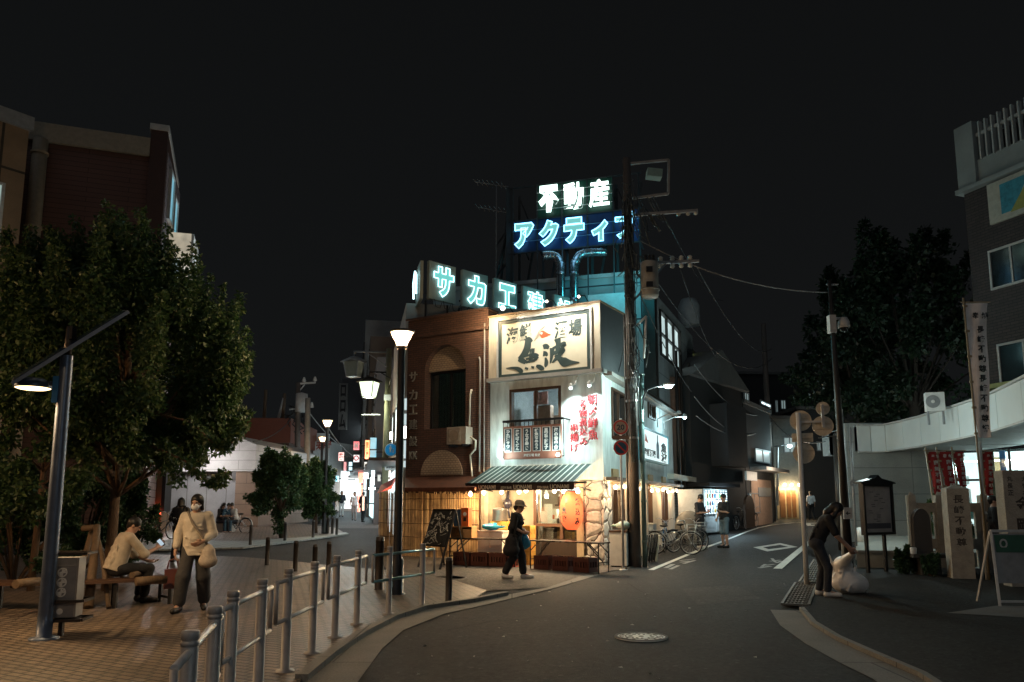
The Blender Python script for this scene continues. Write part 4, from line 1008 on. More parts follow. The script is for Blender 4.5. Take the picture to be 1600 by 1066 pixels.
q = MB(); q.fbox(FW, fw(374, 740)[0], fw(380, 740)[0], fw(376, 752)[1], z0-.02, .0, .8); q.build('soffit_box', m_black, t)
light('POINT', FW.P(fw(330, 790)[0], 3.6, 3.0), 190, (1, .95, .9), t, .3, 'yard_light')
# brown striped pillar with red lit sign
YP = 33.0; FP = Face((at(245, 800, YP).x, YP), (1, 0)); zg = tz(YP)
t = thing('sign_pillar', 'brown stone pillar with red lit character and striped side', 'pillar', FP.P(0, zg))
q = MB(); q.fbox(FP, FP.px(238, 800)[0], FP.px(252, 800)[0], zg, FP.px(240, 690)[1], -.8, 0); q.build('column', m_tan, t)
q = MB(); q.fbox(FP, FP.px(252.5, 800)[0], FP.px(258, 800)[0], FP.px(245, 800)[1], FP.px(245, 690)[1], -.5, .12); q.build('sign_board', m_black, t)
text('長\n崎', FP.M(FP.px(248, 710)[0], FP.px(248, 710)[1], .16), .42, emit('neon_red', (1, .09, .03), 5), 'lettering', t, off=.02)
q = MB()
for k in range(14): z = FP.px(235, 745)[1]+k*.16; q.bar(FP.P(FP.px(232, 700)[0], z, .03), FP.P(FP.px(238, 700)[0], z+.18, .03), .05)
q.build('stripe_panel', m_white, t)
q = MB(); q.fbox(FP, FP.px(245, 800)[0], FP.px(252, 800)[0], FP.px(245, 806)[1], FP.px(245, 796)[1], .05, .3); q.build('red_lamp', emit('red_lamp', (1, .1, .03), 2.5), t)
# red roofed house behind
YH = 52.0; FH = Face((at(420, 690, YH).x, YH), (1, .05)); zg = tz(YH)
t = thing('brown_house', 'red brown house with plain roof slab beyond the white hall', 'house', FH.P(0, zg))
q = MB(); q.fbox(FH, FH.px(330, 690)[0], FH.px(452, 690)[0], zg, FH.px(420, 692)[1], -8, 0); q.build('wall', mat('house_brown', (.1, .06, .045), .8), t)
q = MB(); q.fbox(FH, FH.px(320, 690)[0], FH.px(455, 690)[0], FH.px(420, 692)[1], FH.px(420, 654)[1], -8.5, .3); q.build('roof', mat('red_brown_roof', (.2, .06, .035), .7, var=.15), t)
for x, yt in ((407, 606), (437, 612)): q = MB(); q.tube([FH.P(FH.px(x, 640)[0], FH.px(x, 655)[1], -1), FH.P(FH.px(x+1, 640)[0], FH.px(x, yt)[1], -1)], .12, 6); q.build('mast', m_wood, t)
q = MB(); q.tube([FH.P(FH.px(429, 640)[0], FH.px(429, 655)[1], -1), FH.P(FH.px(438, 640)[0], FH.px(438, 615)[1], -1)], .1, 6); q.build('mast_stay', m_lgrey, t)
light('POINT', FH.P(1, 3.5, 8), 500, (1, .75, .6), t, .5, 'street_glow')

# ---- two small round trees on the island
for (x, y, Yd, w, lab, sd, cy) in ((440, 842, 29.5, 41, 'small round dark tree on the island beside the white hall', 41, 762), (492, 836, 32.5, 33, 'small round warm lit tree under the farther street lamp', 42, 766)):
    b = at(x, y, Yd); b.z = tz(Yd); t = thing('round_tree', lab, 'tree', b, 'small round trees on the island')
    k = Yd/1226; c = at(x-3, cy, Yd); rr = w*k
    cs, rs, tips = shoots(sd, 84, (c.x, c.y, c.z), (rr*.86, rr*.8, rr*1.12), b.z+.9, .5, .3, .75, .25)
    if sd == 41:
        for _ in range(10): p = at(437+rnd.uniform(-6, 6), 812+rnd.uniform(-14, 22), Yd-.1); cs.append(p); rs.append((.12, .12, .16))
    leaves('crown', cs, rs, [62]*len(cs), .12, m_leaf, t, sd, .2)
    q = MB(); q.tube([b, b.lerp(c, .4)+Vector((.05, 0, 0)), c], [.11, .08, .04], 8)
    for p in tips[::4]: q.tube([b.lerp(c, .5), p], [.03, .01], 5)
    q.build('trunk', m_bark, t)

# ---- bicycle builder
m_tyre = mat('tyre', (.014, .014, .014), .8); m_rim = mat('rim', (.55, .55, .55), .3, .9)
def bicycle(label, loc, rotz, fm, basket=True, saddle_m=None, group='bicycles parked by the street'):
    t = thing('bicycle', label, 'bicycle', (0, 0, 0), group); r = .325; Z = Vector((0, 0, 1))
    for x in (-.53, .53):
        MX = Matrix.Translation((x, 0, r)) @ Matrix.Rotation(R(90), 4, 'X')
        w = MB(); ring = [MX @ Vector((r*math.cos(a), r*math.sin(a), 0)) for a in [2*math.pi*i/28 for i in range(29)]]; w.tube(ring, .019, 6, False); wo_ = w.build('wheel', m_tyre, t)
        w = MB(); ring = [MX @ Vector(((r-.028)*math.cos(a), (r-.028)*math.sin(a), 0)) for a in [2*math.pi*i/28 for i in range(29)]]; w.tube(ring, .011, 5, False)
        for i in range(18):
            a = 2*math.pi*i/18; w.tube([MX @ Vector((.02*math.cos(a), .02*math.sin(a), .02*(-1)**i)), MX @ Vector(((r-.03)*math.cos(a), (r-.03)*math.sin(a), 0))], .0022, 3, False)
        w.cyl((x, -.04, r), (x, .04, r), .022); w.build('rim', m_rim, wo_)
    f = MB(); bb = Vector((-.08, 0, .29)); st = Vector((-.23, 0, .72)); ht = Vector((.36, 0, .8)); hb = Vector((.4, 0, .62))
    f.tube([bb, st+Vector((-.02, 0, .06))], .017, 8); f.tube([bb, Vector((.12, 0, .4)), hb], .018, 8); f.tube([st-Vector((0, 0, .25))*.6, ht-Vector((0, 0, .08))], .014, 8); f.tube([ht+Z*.06, hb], .02, 8)
    for s in (-.05, .05):
        f.tube([bb+Vector((0, s*.4, 0)), Vector((-.53, s, r))], .01, 6); f.tube([st-Z*.08, Vector((-.53, s, r))], .009, 6); f.tube([hb, Vector((.44, s, .56)), Vector((.53, s, r))], .011, 6)
    fe = [Vector((-.53+(r+.03)*math.cos(a), 0, r+(r+.03)*math.sin(a))) for a in [R(20+i*14) for i in range(12)]]; f.tube(fe, .022, 6)
    fe = [Vector((.53+(r+.03)*math.cos(a), 0, r+(r+.03)*math.sin(a))) for a in [R(40+i*14) for i in range(9)]]; f.tube(fe, .022, 6)
    f.build('frame', fm, t)
    s = MB(); s.sph((-.26, 0, .83), (.13, .085, .04), 12, 6); s.cyl((-.235, 0, .72), (-.25, 0, .81), .013); s.build('saddle', saddle_m or m_rub, t)
    h = MB(); h.tube([(.2, -.28, .98), (.33, -.2, 1.0), (.36, -.06, .93), (.355, 0, .86), (.36, .06, .93), (.33, .2, 1.0), (.2, .28, .98)], .012, 8); h.build('handlebar', m_rim, t)
    p = MB(); p.ring(Matrix.Translation((-.08, .05, .29)) @ Matrix.Rotation(R(90), 4, 'X'), .06, .085, .006, 20); p.bar((-.08, -.08, .29), (-.2, -.09, .2), .02); p.bar((-.08, .08, .29), (.04, .09, .38), .02); p.bar((-.24, -.12, .2), (-.16, -.06, .2), .05, .02); p.bar((.0, .06, .38), (.08, .12, .38), .05, .02); p.build('pedals', m_black, t)
    if basket:
        k = MB()
        for z in (.68, .78, .88): k.tube([(.42, -.14, z), (.7, -.17, z), (.7, .17, z), (.42, .14, z), (.42, -.14, z)], .006, 5)
        for i in range(8): y = -.15+.3*i/7; k.tube([(.42, y*.9, .9), (.44, y*.85, .62), (.66, y*.9, .62), (.7, y*1.1, .9)], .004, 4)
        k.build('basket', m_rim, t)
    m = MB(); m.bar((-.75, 0, .66), (-.3, 0, .68), .11, .015); m.tube([(-.7, -.05, .66), (-.53, -.06, r)], .006, 5); m.tube([(-.7, .05, .66), (-.53, .06, r)], .006, 5); m.build('rear_rack', m_black, t)
    k = MB(); k.tube([(-.5, .05, .3), (-.42, .16, .02)], .009, 5); k.build('kickstand', m_rim, t)
    return place(t, loc, rotz)
p = G(367, 834); p.z = tz(p.y); bicycle('white bicycle parked beside the seated trio', p, R(160), m_white)
p = G(252, 846); p.z = tz(p.y)+.07; bicycle('dark bicycle standing by the sign pillar behind the striped shirt', p, R(75), m_black, False)
# seated trio on a low wall
YS = 33.0
zb = tz(YS); q = MB(); a = at(322, 830, YS+.4); b = at(366, 830, YS+.4)
q.box((a.x, YS+.1, zb), (b.x, YS+.55, zb+.42)); o = q.build('bench_block', m_conc); tag(o, 'low concrete seat block under the three seated people', 'seat')
sit = dict(pel=(0, .05, .52), waist=(0, .04, .68), chest=(0, -.06, .92), neck=(0, -.12, 1.06), head=(0, -.17, 1.17), nod=.45, shL=(.16, -.08, .99), elL=(.2, -.16, .74), wrL=(.12, -.34, .72), haL=(.07, -.41, .74),
           shR=(-.16, -.08, .99), elR=(-.2, -.16, .74), wrR=(-.12, -.34, .72), haR=(-.07, -.41, .74), hiL=(.09, 0, .5), knL=(.1, -.42, .5), anL=(.1, -.38, .09), toL=(.1, -.54, .04), hiR=(-.09, 0, .5), knR=(-.1, -.42, .5), anR=(-.1, -.4, .09), toR=(-.1, -.56, .04))
for x, lab, c1, c2, hr, rz in ((340, 'seated person with long dark hair, left of the trio', c_blk, c_navy, 'long', 60), (352, 'seated person in blue, middle of the trio by the bicycle', c_blue, c_blue, 'short', 20), (362, 'seated person in white shirt behind the bicycle', c_cl if False else cloth('cloth_white_tee', (.6, .6, .6)), c_navy, 'short', -30)):
    p = at(x, 830, YS); p.z = zb; p.y = YS+.25; person(lab, p, R(rz), sit, c1, c2, c_shoe, hr, vox=.022, scale=1.0, legend=.95)
# ================================================================== CORNER SHOP (restaurant), brick house beside it
CX = G(945, 884); CX.z = 0
FR = Face((CX.x, CX.y), (.8615, -.5077)); SD = Face((CX.x, CX.y), (.368, .930))
def fs(x, y=700, d=0): return FR.px(x, y, d)[0]
def fz(x, y, d=0): return FR.px(x, y, d)[1]
def wallholes(mb, F, s0, s1, z0, z1, d0, d1, holes):
    S = sorted({s0, s1, *[h[i] for h in holes for i in (0, 1)]}); Zs = sorted({z0, z1, *[h[i] for h in holes for i in (2, 3)]})
    for i in range(len(S)-1):
        for j in range(len(Zs)-1):
            a, b = (S[i]+S[i+1])/2, (Zs[j]+Zs[j+1])/2
            if a < s0 or a > s1 or b < z0 or b > z1 or any(h[0] < a < h[1] and h[2] < b < h[3] for h in holes): continue
            mb.fbox(F, S[i], S[i+1], Zs[j], Zs[j+1], d0, d1)
    return mb
s_l = fs(766); zcorn = (fz(766, 598)+fz(942, 584))/2; zpar = (fz(766, 496)+fz(941, 476))/2; zaw = fz(840, 727)
SIDE = SD.px(1052, 720)[0]
shop = thing('corner_restaurant', 'two storey corner restaurant with big cream signboard and striped awning', 'restaurant', CX+FR.u*-1.6)
m_shopwall = mat('shop_plaster', (.62, .67, .65), .82, bump=.35, scale=2.4, var=.36, stretch=(2.2, 2.2, .5)); m_parapet = mat('parapet_cream', (.55, .5, .4), .7, bump=.15, scale=2.5, var=.3, stretch=(2.2, 2.2, .5))
m_glass = glass('clear_glass')
w0, w1 = fs(797, 640), fs(877, 640); wz1 = fz(837, 606); wz0 = fz(837, 677)
q = MB(); wallholes(q, FR, s_l, 0, zaw-.45, zcorn, -.2, 0, [(w0, w1, wz0, wz1)])
sw = [(SD.px(955, 640)[0], SD.px(980, 640)[0], SD.px(967, 688)[1], SD.px(967, 612)[1]), (SD.px(1012, 640)[0], SD.px(1023, 640)[0], SD.px(1017, 655)[1], SD.px(1017, 630)[1])]
wallholes(q, SD, 0.005, SIDE, zaw-.45, zcorn-.05, -.2, -.003, sw)
q.build('upper_wall', m_shopwall, shop)
q = MB(); q.fbox(FR, s_l, .02, zcorn+.1, zpar, -1.9, .1); q.build('parapet', m_parapet, shop)
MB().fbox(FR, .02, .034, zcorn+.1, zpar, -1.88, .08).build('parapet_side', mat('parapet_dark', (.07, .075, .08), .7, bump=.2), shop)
q = MB(); q.fbox(FR, s_l-.01, .06, zpar, zpar+.05, -1.95, .14); q.build('parapet_coping', mat('coping_tan', (.3, .2, .12), .6), shop)
q = MB(); q.fbox(FR, s_l, .1, zcorn, zcorn+.1, -.3, .22); q.fbox(SD, .12, SIDE, zcorn-.05, zcorn+.05, -.3, .25); q.build('cornice', m_conc, shop)
q = MB(); q.fbox(SD, 2.3, SIDE, zcorn+.05, zcorn+.4, -2, -.1); q.build('side_roof', m_dark, shop)
# main signboard
sg = [FR.px(780, 501, .14), FR.px(922, 485.5, .14), FR.px(922, 578, .14), FR.px(780, 592, .14)]
S0, S1 = sg[0][0], sg[1][0]; Z0, Z1 = (sg[2][1]+sg[3][1])/2, (sg[0][1]+sg[1][1])/2
m_signink = mat('sign_border_green_black', (.03, .055, .055), .5, var=.3, scale=3)
q = MB(); q.fbox(FR, S0, S1, Z0, Z1, .1, .15); sb = q.build('signboard', mat('sign_cream', (.7, .66, .52), .5, var=.14, scale=1.5), shop)
q = MB(); q.frame(FR, S0, S1, Z0, Z1, .095, .15, .165); q.build('sign_border', m_signink, sb)
q = MB(); q.frame(FR, S0-.06, S1+.06, Z0-.05, Z1+.05, .05, .1, .2); q.build('sign_trim', m_lgrey, sb)
W_, H_ = S1-S0, Z1-Z0
def sp2(u, v): return S0+W_*u, Z1-H_*v          # sign coords, u right, v down
for ch, u, v, sz in (('海', .155, .27, .44), ('鮮', .30, .245, .44), ('酒', .695, .275, .44), ('場', .845, .275, .44)):
    s, z = sp2(u, v); text(ch, FR.M(s, z, .155, R(4)), .4, m_signink, 'lettering', sb, off=.011, ext=.004, shear=.15, fit=(W_*.145, H_*.29))
def brush(strokes, name):
    q = MB(); k = 0
    for st in strokes:
        pts = []
        for i in range(len(st)-1):
            for j in range(5):
                t = j/5; a, b = st[i], st[i+1]; p0 = st[max(0, i-1)]; p3 = st[min(len(st)-1, i+2)]
                pts.append(tuple(.5*((2*a[m])+(-p0[m]+b[m])*t+(2*p0[m]-5*a[m]+4*b[m]-p3[m])*t*t+(-p0[m]+3*a[m]-3*b[m]+p3[m])*t**3) for m in range(3)))
        pts.append(st[-1]); vs = []; fc = []; n = len(pts); k += 1
        for i, (u, v, w) in enumerate(pts):
            a = pts[max(0, i-1)]; b = pts[min(n-1, i+1)]; tx, ty = (b[0]-a[0])*W_, -(b[1]-a[1])*H_; l = math.hypot(tx, ty) or 1; nx, ny = -ty/l, tx/l
            s, z = sp2(u, v); w = max(.004, w*(.78 if name[0] == 'f' else .9))*W_/2
            vs += [FR.P(s+nx*w, z+ny*w, .152+.0008*k), FR.P(s-nx*w, z-ny*w, .152+.0008*k)]
        q.add(vs, [(2*i, 2*i+1, 2*i+3, 2*i+2) for i in range(n-1)])
    return q.build(name, m_signink, sb)
brush([[(.30, .40, .05), (.345, .375, .06), (.375, .43, .05)], [(.335, .40, .09), (.325, .52, .10), (.29, .62, .09), (.225, .69, .03)], [(.225, .70, .05), (.27, .73, .07), (.31, .77, .05)],
       [(.39, .54, .05), (.385, .63, .045), (.37, .72, .04), (.345, .77, .03)], [(.30, .66, .03), (.37, .645, .025), (.42, .66, .05), (.455, .67, .01)], [(.31, .71, .025), (.38, .70, .025), (.44, .70, .03)], [(.31, .77, .03), (.36, .755, .03), (.41, .745, .04)],
       [(.365, .55, .02), (.355, .66, .02), (.352, .76, .02)], [(.44, .68, .05), (.41, .75, .04)],
       [(.085, .835, .008), (.16, .84, .03), (.225, .87, .055), (.26, .92, .06), (.265, .945, .01)], [(.30, .86, .03), (.335, .885, .03)], [(.37, .85, .02), (.40, .875, .035)], [(.425, .845, .03), (.46, .87, .06), (.495, .91, .055), (.50, .93, .01)]], 'fish_character')
brush([[(.50, .54, .05), (.53, .53, .06), (.565, .565, .035)], [(.50, .65, .06), (.53, .66, .05), (.545, .70, .02)], [(.525, .72, .02), (.535, .79, .045), (.53, .86, .04), (.535, .88, .01)],
       [(.60, .57, .06), (.595, .68, .045), (.585, .78, .03), (.575, .83, .008)], [(.605, .58, .03), (.67, .545, .035), (.73, .53, .06), (.705, .58, .02)], [(.655, .42, .08), (.665, .50, .06), (.66, .60, .055), (.655, .68, .05)],
       [(.60, .67, .04), (.66, .645, .045), (.71, .62, .07), (.69, .68, .05), (.64, .76, .04), (.60, .82, .015)], [(.63, .70, .03), (.68, .77, .06), (.73, .83, .10), (.80, .85, .05), (.885, .86, .01)]], 'wave_character')
fish = [(.46, .31), (.475, .265), (.50, .255), (.515, .27), (.535, .29), (.56, .32), (.59, .345), (.57, .355), (.55, .35), (.555, .365), (.51, .375), (.49, .385), (.475, .36)]
q = MB(); q.prism([FR.P(*sp2(*p), .152) for p in reversed(fish)], FR.n*.006); q.build('fish_mark', mat('fish_red', (.75, .09, .03), .5), sb)
q = MB(); q.disc(FR.M(*sp2(.485, .30), .159), .035, .002, 12); q.build('fish_eye', m_white, sb)
q = MB()
for k in range(3): q.tube([FR.P(*sp2(.40+.02*k, .42-.02*k), .154), FR.P(*sp2(.46+.02*k, .24-.02*k), .154), FR.P(*sp2(.56, .19-.03*k), .154)], .006, 4)
q.build('pale_arcs', mat('arc_pink', (.6, .4, .36), .6), sb)
# lamps that light the signboard
q = MB(); bl = MB()
for (x, y) in ((786, 489), (855, 481), (905, 476)):
    s, z = FR.px(x, y, .6); q.tube([FR.P(s, zpar+.05, 0), FR.P(s, zpar+.2, .25), FR.P(s, zpar+.12, .6)], .016, 6); MB().sph(FR.P(s, zpar+.08, .62), .07 if x < 800 else .035, 10, 8).build('sign_lamp_bulb', emit('bulb_warm', (1, .9, .72), 30), shop)
q.build('sign_lamp_arm', m_black, shop)
light('POINT', FR.P(s_l+.1, zpar-.1, .7), 34, (1, .7, .38), shop, .06, 'sign_light')
for (x, y) in ((786, 489), (855, 481), (905, 476)):
    s, z = FR.px(x, y, .6); light('SPOT', FR.P(s, zpar+.12, .72), 80, (1, .93, .78), shop, .05, 'sign_light', FR.P(s, (Z0+Z1)/2-.3, .1), R(140), .8)
# upper window with its room
wi = MB(); wi.frame(FR, w0, w1, wz0, wz1, .07, -.12, .04); wi.fbox(FR, (w0+w1)/2-.035, (w0+w1)/2+.035, wz0+.07, wz1-.07, -.1, -.02); wo_ = wi.build('window', m_dwood, shop)
g_ = MB(); g_.fbox(FR, w0+.07, w1-.07, wz0+.07, wz1-.07, -.08, -.07); g_.build('pane', m_glass, wo_)
rm = MB(); rm.fbox(FR, w0-.3, w1+.3, wz0-.5, wz1+.35, -2.6, -2.5); rm.fbox(FR, w0-.4, w0-.3, wz0-.5, wz1+.35, -2.5, -.2); rm.fbox(FR, w1+.3, w1+.4, wz0-.5, wz1+.35, -2.5, -.2); rm.fbox(FR, w0-.4, w1+.4, wz1+.35, wz1+.45, -2.6, -.2); rm.build('upstairs_room', mat('room_pale', (.4, .42, .42), .8), shop)
rm = MB(); rm.fbox(FR, w0-.3, w1+.3, wz0-.5, wz0+.75, -2.49, -2.3); rm.fbox(FR, w0+.2, w0+.75, wz0-.4, wz0+.9, -1.2, -1.0); rm.build('upstairs_furniture', mat('room_brown', (.2, .12, .08), .7), shop)
rm = MB(); rm.fbox(FR, w0+.5, w0+.95, wz0+.85, wz1-.05, -.5, -.46); rm.build('upstairs_poster', mat('poster_pink', (.7, .35, .32), .7, scale=9, var=.5), shop)
rm = MB(); rm.sph(FR.P(w1-.55, wz1-.1, -1.2), .07); rm.build('upstairs_lamp', emit('cool_bulb', (.75, .95, 1), 20), shop)
light('POINT', FR.P(w1-.55, wz1-.25, -1.3), 28, (.75, .92, 1), shop, .1, 'room_light')
# balcony rail and menu banner
r0, r1 = fs(786, 665, .4), fs(880, 662, .4); rz = (fz(787, 659, .4)+fz(880, 654, .4))/2
q = MB(); q.bar(FR.P(r0, rz, .4), FR.P(r1, rz, .4), .05, .06); q.bar(FR.P(r0, rz, .4), FR.P(r0, rz, 0), .04); q.bar(FR.P(r1, rz, .4), FR.P(r1, rz, 0), .04); zb = fz(832, 714, .4)
for k in range(15): s = r0+(r1-r0)*k/14; q.bar(FR.P(s, rz, .38), FR.P(s, zb, .38), .02)
q.bar(FR.P(r0, zb, .38), FR.P(r1, zb, .38), .03); q.build('balcony_rail', m_black, shop)
b0_, b1_ = fs(787, 690, .46), fs(877, 690, .46); bz1 = (fz(787, 668, .46)+fz(877, 662, .46))/2; bz0 = (fz(789, 719, .46)+fz(878, 715, .46))/2
q = MB(); q.fbox(FR, b0_, b1_, bz0, bz1, .42, .46); mb_ = q.build('menu_banner', mat('menu_brown', (.3, .12, .08), .6), shop)
m_menub = mat('menu_blue_black', (.012, .04, .055), .5)
strips = ['ひれ酒サワー', '海鮮ばくだん', 'うなぎ巻き', '鮮魚なめろう', '黒毛餃子', '海の幸盛合']
for k, tx in enumerate(strips):
    cs_ = b0_+(b1_-b0_)*(k+.5)/6; wv_ = (b1_-b0_)/6*.40; zt_, zb_ = bz1-.05, bz0+.2
    q = MB(); q.fbox(FR, cs_-wv_, cs_+wv_, zb_, zt_, .46, .468); st = q.build('menu_strip', m_white, mb_)
    q = MB(); q.fbox(FR, cs_-wv_*.86, cs_+wv_*.86, zb_+.015, zt_-.015, .468, .473); q.build('strip_ground', m_menub, mb_)
    text(tx, FR.M(cs_, (zt_+zb_)/2, .475), .15, m_white, 'lettering', mb_, off=.007, vertical=True, fit=(wv_*1.05, (zt_-zb_)*.88))
text('海鮮酒場 魚波', FR.M((b0_+b1_)/2, bz0+.1, .465), .12, m_white, 'lettering', mb_, off=.003, fit=(.5, None))
for s in (b0_-.03, b1_-.02):
    q = MB(); q.sph(FR.P(s, bz0+.08, .62), .05); q.build('banner_lamp', emit('cool_white_bulb', (.8, 1, .97), 40), shop)
    light('SPOT', FR.P(s, bz0+.05, .72), 17, (.75, 1, .95), shop, .05, 'banner_light', FR.P((b0_+b1_)/2*.4+s*.6, bz1-.25, .42), R(150), .8); light('POINT', FR.P(s+(.2 if s > (b0_+b1_)/2 else -.2), bz0+.3, .5), 14, (.75, 1, .95), shop, .05, 'banner_light')
# red raised characters on the wall, lit from two wall lamps
m_redchar = mat('red_characters', (.55, .05, .06), .45)
for tx, x, y0, y1, dx in (('朝〆鮮魚', 926, 616, 687, 15), ('名物煮込み', 911, 624, 696, 13), ('串揚げ', 897, 662, 706, 13)):
    s, z = FR.px(x, (y0+y1)/2, .05); text(tx, FR.M(s, z, .045), .3, m_redchar, 'raised_lettering', shop, off=.0, ext=.02, line=1.12, vertical=True, fit=((fs(x+dx/2)-fs(x-dx/2)), fz(x, y0)-fz(x, y1)))
q = MB(); bl = MB()
for (x, y) in ((893, 604), (922, 600)):
    s, z = FR.px(x, y, .25); q.tube([FR.P(s+.1, zcorn-.03, .1), FR.P(s+.1, z+.04, .25), FR.P(s, z+.02, .28)], .014, 6); q.lathe([(.02, .08), (.045, .06), (.055, -.03)], FR.P(s, z, .3), 12); MB().sph(FR.P(s, z-.05, .3), .045).build('wall_lamp_bulb', emit('cool_white_bulb', (.8, 1, .97), 40), shop)
    light('SPOT', FR.P(s, z-.1, .42), 60, (.82, 1, 1), shop, .05, 'wall_light', FR.P(s+.02, z-1.2, .0), R(110), .7)
q.build('wall_lamp', m_lgrey, shop)
# side windows, side sign
for h in sw:
    f = MB(); f.frame(SD, h[0], h[1], h[2], h[3], .07, -.1, .05); f.fbox(SD, (h[0]+h[1])/2-.03, (h[0]+h[1])/2+.03, h[2]+.07, h[3]-.07, -.1, 0); wo_ = f.build('side_window', m_dwood, shop)
    f = MB(); f.fbox(SD, h[0]+.07, h[1]-.07, h[2]+.07, h[3]-.07, -.09, -.07); f.build('pane', m_glassd, wo_)
f = MB(); a = SD.px(1003, 690, .2)[0]; b = SD.px(1043, 690, .2)[0]; za = SD.px(1003, 668, .2)[1]; zb2 = (SD.px(1003, 719, .2)[1]+SD.px(1043, 723, .2)[1])/2
f.fbox(SD, a, b, zb2, za, .1, .2); ss = f.build('side_sign', emit('side_sign_white', (.8, 1, 1), .4, (.7, .75, .75)), shop)
f = MB(); f.frame(SD, a-.05, b+.05, zb2-.05, za+.05, .06, .08, .23); f.build('side_sign_frame', mat('frame_blue', (.12, .3, .36), .4, .3), ss)
q = MB(); q.prism([SD.P(a+(b-a)*u, zb2+(za-zb2)*v, .202) for u, v in ((.52, .12), (.62, .12), (.62, .6), (.585, .75), (.585, .95), (.555, .95), (.555, .75), (.52, .6))], SD.n*.006); q.build('bottle_mark', mat('bottle_blue', (.01, .08, .14), .4), ss)
text('魚\n波', SD.M(a+(b-a)*.82, (za+zb2)/2-.1, .205), .5, m_ink, 'lettering', ss, off=.02, shear=.1, fit=((b-a)*.26, (za-zb2)*.7))
text('海鮮酒場', SD.M(a+(b-a)*.27, zb2+(za-zb2)*.24, .205), .3, m_ink, 'lettering', ss, off=.01, shear=.1, fit=((b-a)*.42, (za-zb2)*.26))
q = MB(); q.prism([SD.P(a+(b-a)*u, zb2+(za-zb2)*v, .202) for u, v in ((.1, .6), (.22, .55), (.17, .68), (.13, .85))], SD.n*.006); q.build('fish_mark', MT['fish_red'], ss)
# lamps of the side sign
for (x0, y0, x1, y1, on) in ((1040, 672, 1063, 664, True), (1030, 668, 1042, 652, False)):
    s, z = SD.px(x0, y0, .2); p0 = SD.P(s, z+.0, .15); p1 = SD.P(s-.1, z+.45, .9); q = MB(); q.tube([p0, p0+Vector((0, 0, .3)), p0.lerp(p1, .5)+Vector((0, 0, .22)), p1], .02, 6); q.lathe([(.02, .1), (.07, .06), (.09, -.02)], p1, 12); q.build('sign_arm', m_lgrey, shop)
    if on:
        q = MB(); q.sph(p1-Vector((0, 0, .03)), .07); q.build('sign_arm_bulb', emit('bulb_cyan', (.55, .9, 1), 60), shop)
        light('POINT', p1-Vector((0, 0, .15)), 42, (.6, .92, 1), shop, .06, 'side_sign_light')
# ---- awning
ay0, ay1 = zaw, (fz(730, 757, 1.05)+fz(912, 752, 1.05))/2
as0, as1 = fs(770, 727), fs(927, 727); af0, af1 = fs(728, 757, 1.05), fs(897, 752, 1.05)
q = MB(); n = 72
for k in range(n):
    t0, t1 = k/n, (k+1)/n; q.m = 1 if k % 4 == 3 else 0
    A, B = FR.P(as0+(as1-as0)*t0, ay0, .02), FR.P(as0+(as1-as0)*t1, ay0, .02); C, D = FR.P(af0+(af1-af0)*t1, ay1, 1.05), FR.P(af0+(af1-af0)*t0, ay1, 1.05); e = Vector((0, 0, .012))
    q.hexa([D-e, C-e, B-e, A-e, D, C, B, A])
aw = q.build('awning', [mat('awning_green', (.03, .055, .05), .8, bump=.15), mat('awning_cream', (.4, .43, .39), .8)], shop)
q = MB(); q.fbox(FR, af0, af1, ay1-.19, ay1-.0125, 1.05, 1.06); va = q.build('valance', mat('valance_brown', (.03, .016, .014), .7), aw)
q = MB(); q.bar(FR.P(af0, ay1-.01, 1.07), FR.P(af1+.35, ay1-.01, 1.07), .04, .05)
for s in (af0+.1, (af0+af1)/2, af1-.1): q.bar(FR.P(s, ay1-.05, 1.0), FR.P(s+.1, ay1-.2, 0), .025)
q.build('awning_bar', m_black, shop)
mt_ = mat('valance_letters', (.6, .55, .45), .7)
L_ = (af1-af0)
for k in range(3):
    text('FISH BAR', FR.M(af0+L_*(.06+.335*k), ay1-.12, 1.063), .1, mt_, 'lettering', va, off=.001, fit=(L_*.1, .07)); text('UONAMI', FR.M(af0+L_*(.21+.335*k if k < 2 else .205+.335*k), ay1-.105, 1.063), .15, mt_, 'lettering', va, off=.002, fit=(L_*.165, .115))
# ---- ground floor: stone pier, timber posts, glazing, room
m_stone = stonewall('rubble_stone', (.6, .58, .54), (.09, .07, .055), 3.0)
zgf = zaw-.45
q = MB(); q.fbox(FR, fs(914, 820), .02, 0, zgf+.0, -.4, .06); q.fbox(SD, .1, .75, 0, zgf-.15, -.3, .03); q.build('stone_pier', m_stone, shop)
q = MB(); q.fbox(FR, fs(912, 820)-.16, fs(914, 820), 0, zgf, -.3, .09); q.build('cream_post', mat('post_cream', (.55, .45, .3), .6), shop)
gs0, gs1 = fs(747, 800), fs(912, 820)-.16; gm = fs(829, 800)
f = MB()
for s in (gs0, gm-.05, fs(868, 800)): f.fbox(FR, s, s+.085, .05, zgf, -.35, -.25)
f.fbox(FR, gm, gs1, .95, 1.03, -.34, -.26); f.fbox(FR, gs0, gs1, zgf-.15, zgf, -.36, -.2); f.build('shopfront_frame', mat('timber_brown', (.11, .05, .028), .55, bump=.2, stretch=(3, 3, .6)), shop)
MB().fbox(FR, gm, gs1, .0, .62, -.34, -.24).build('stall_riser', mat('riser_dark', (.03, .018, .012), .6), shop); MB().fbox(FR, fs(751, 800, .2), s_l+.05, 0, zgf+.2, .125, .19).fbox(FR, s_l+.0, s_l+.05, 0, zgf, -.72, .125).build('cream_panel', mat('panel_cream', (.5, .43, .33), .75), shop); MB().fbox(FR, fs(745, 800, .2), fs(751, 800, .2), 0, zgf+.3, .12, .24).build('dark_post', m_dwood, shop)
f = MB(); f.fbox(FR, gm+.035, gs1, .62, zgf-.15, -.31, -.30); f.build('shop_glass', m_glass, shop)
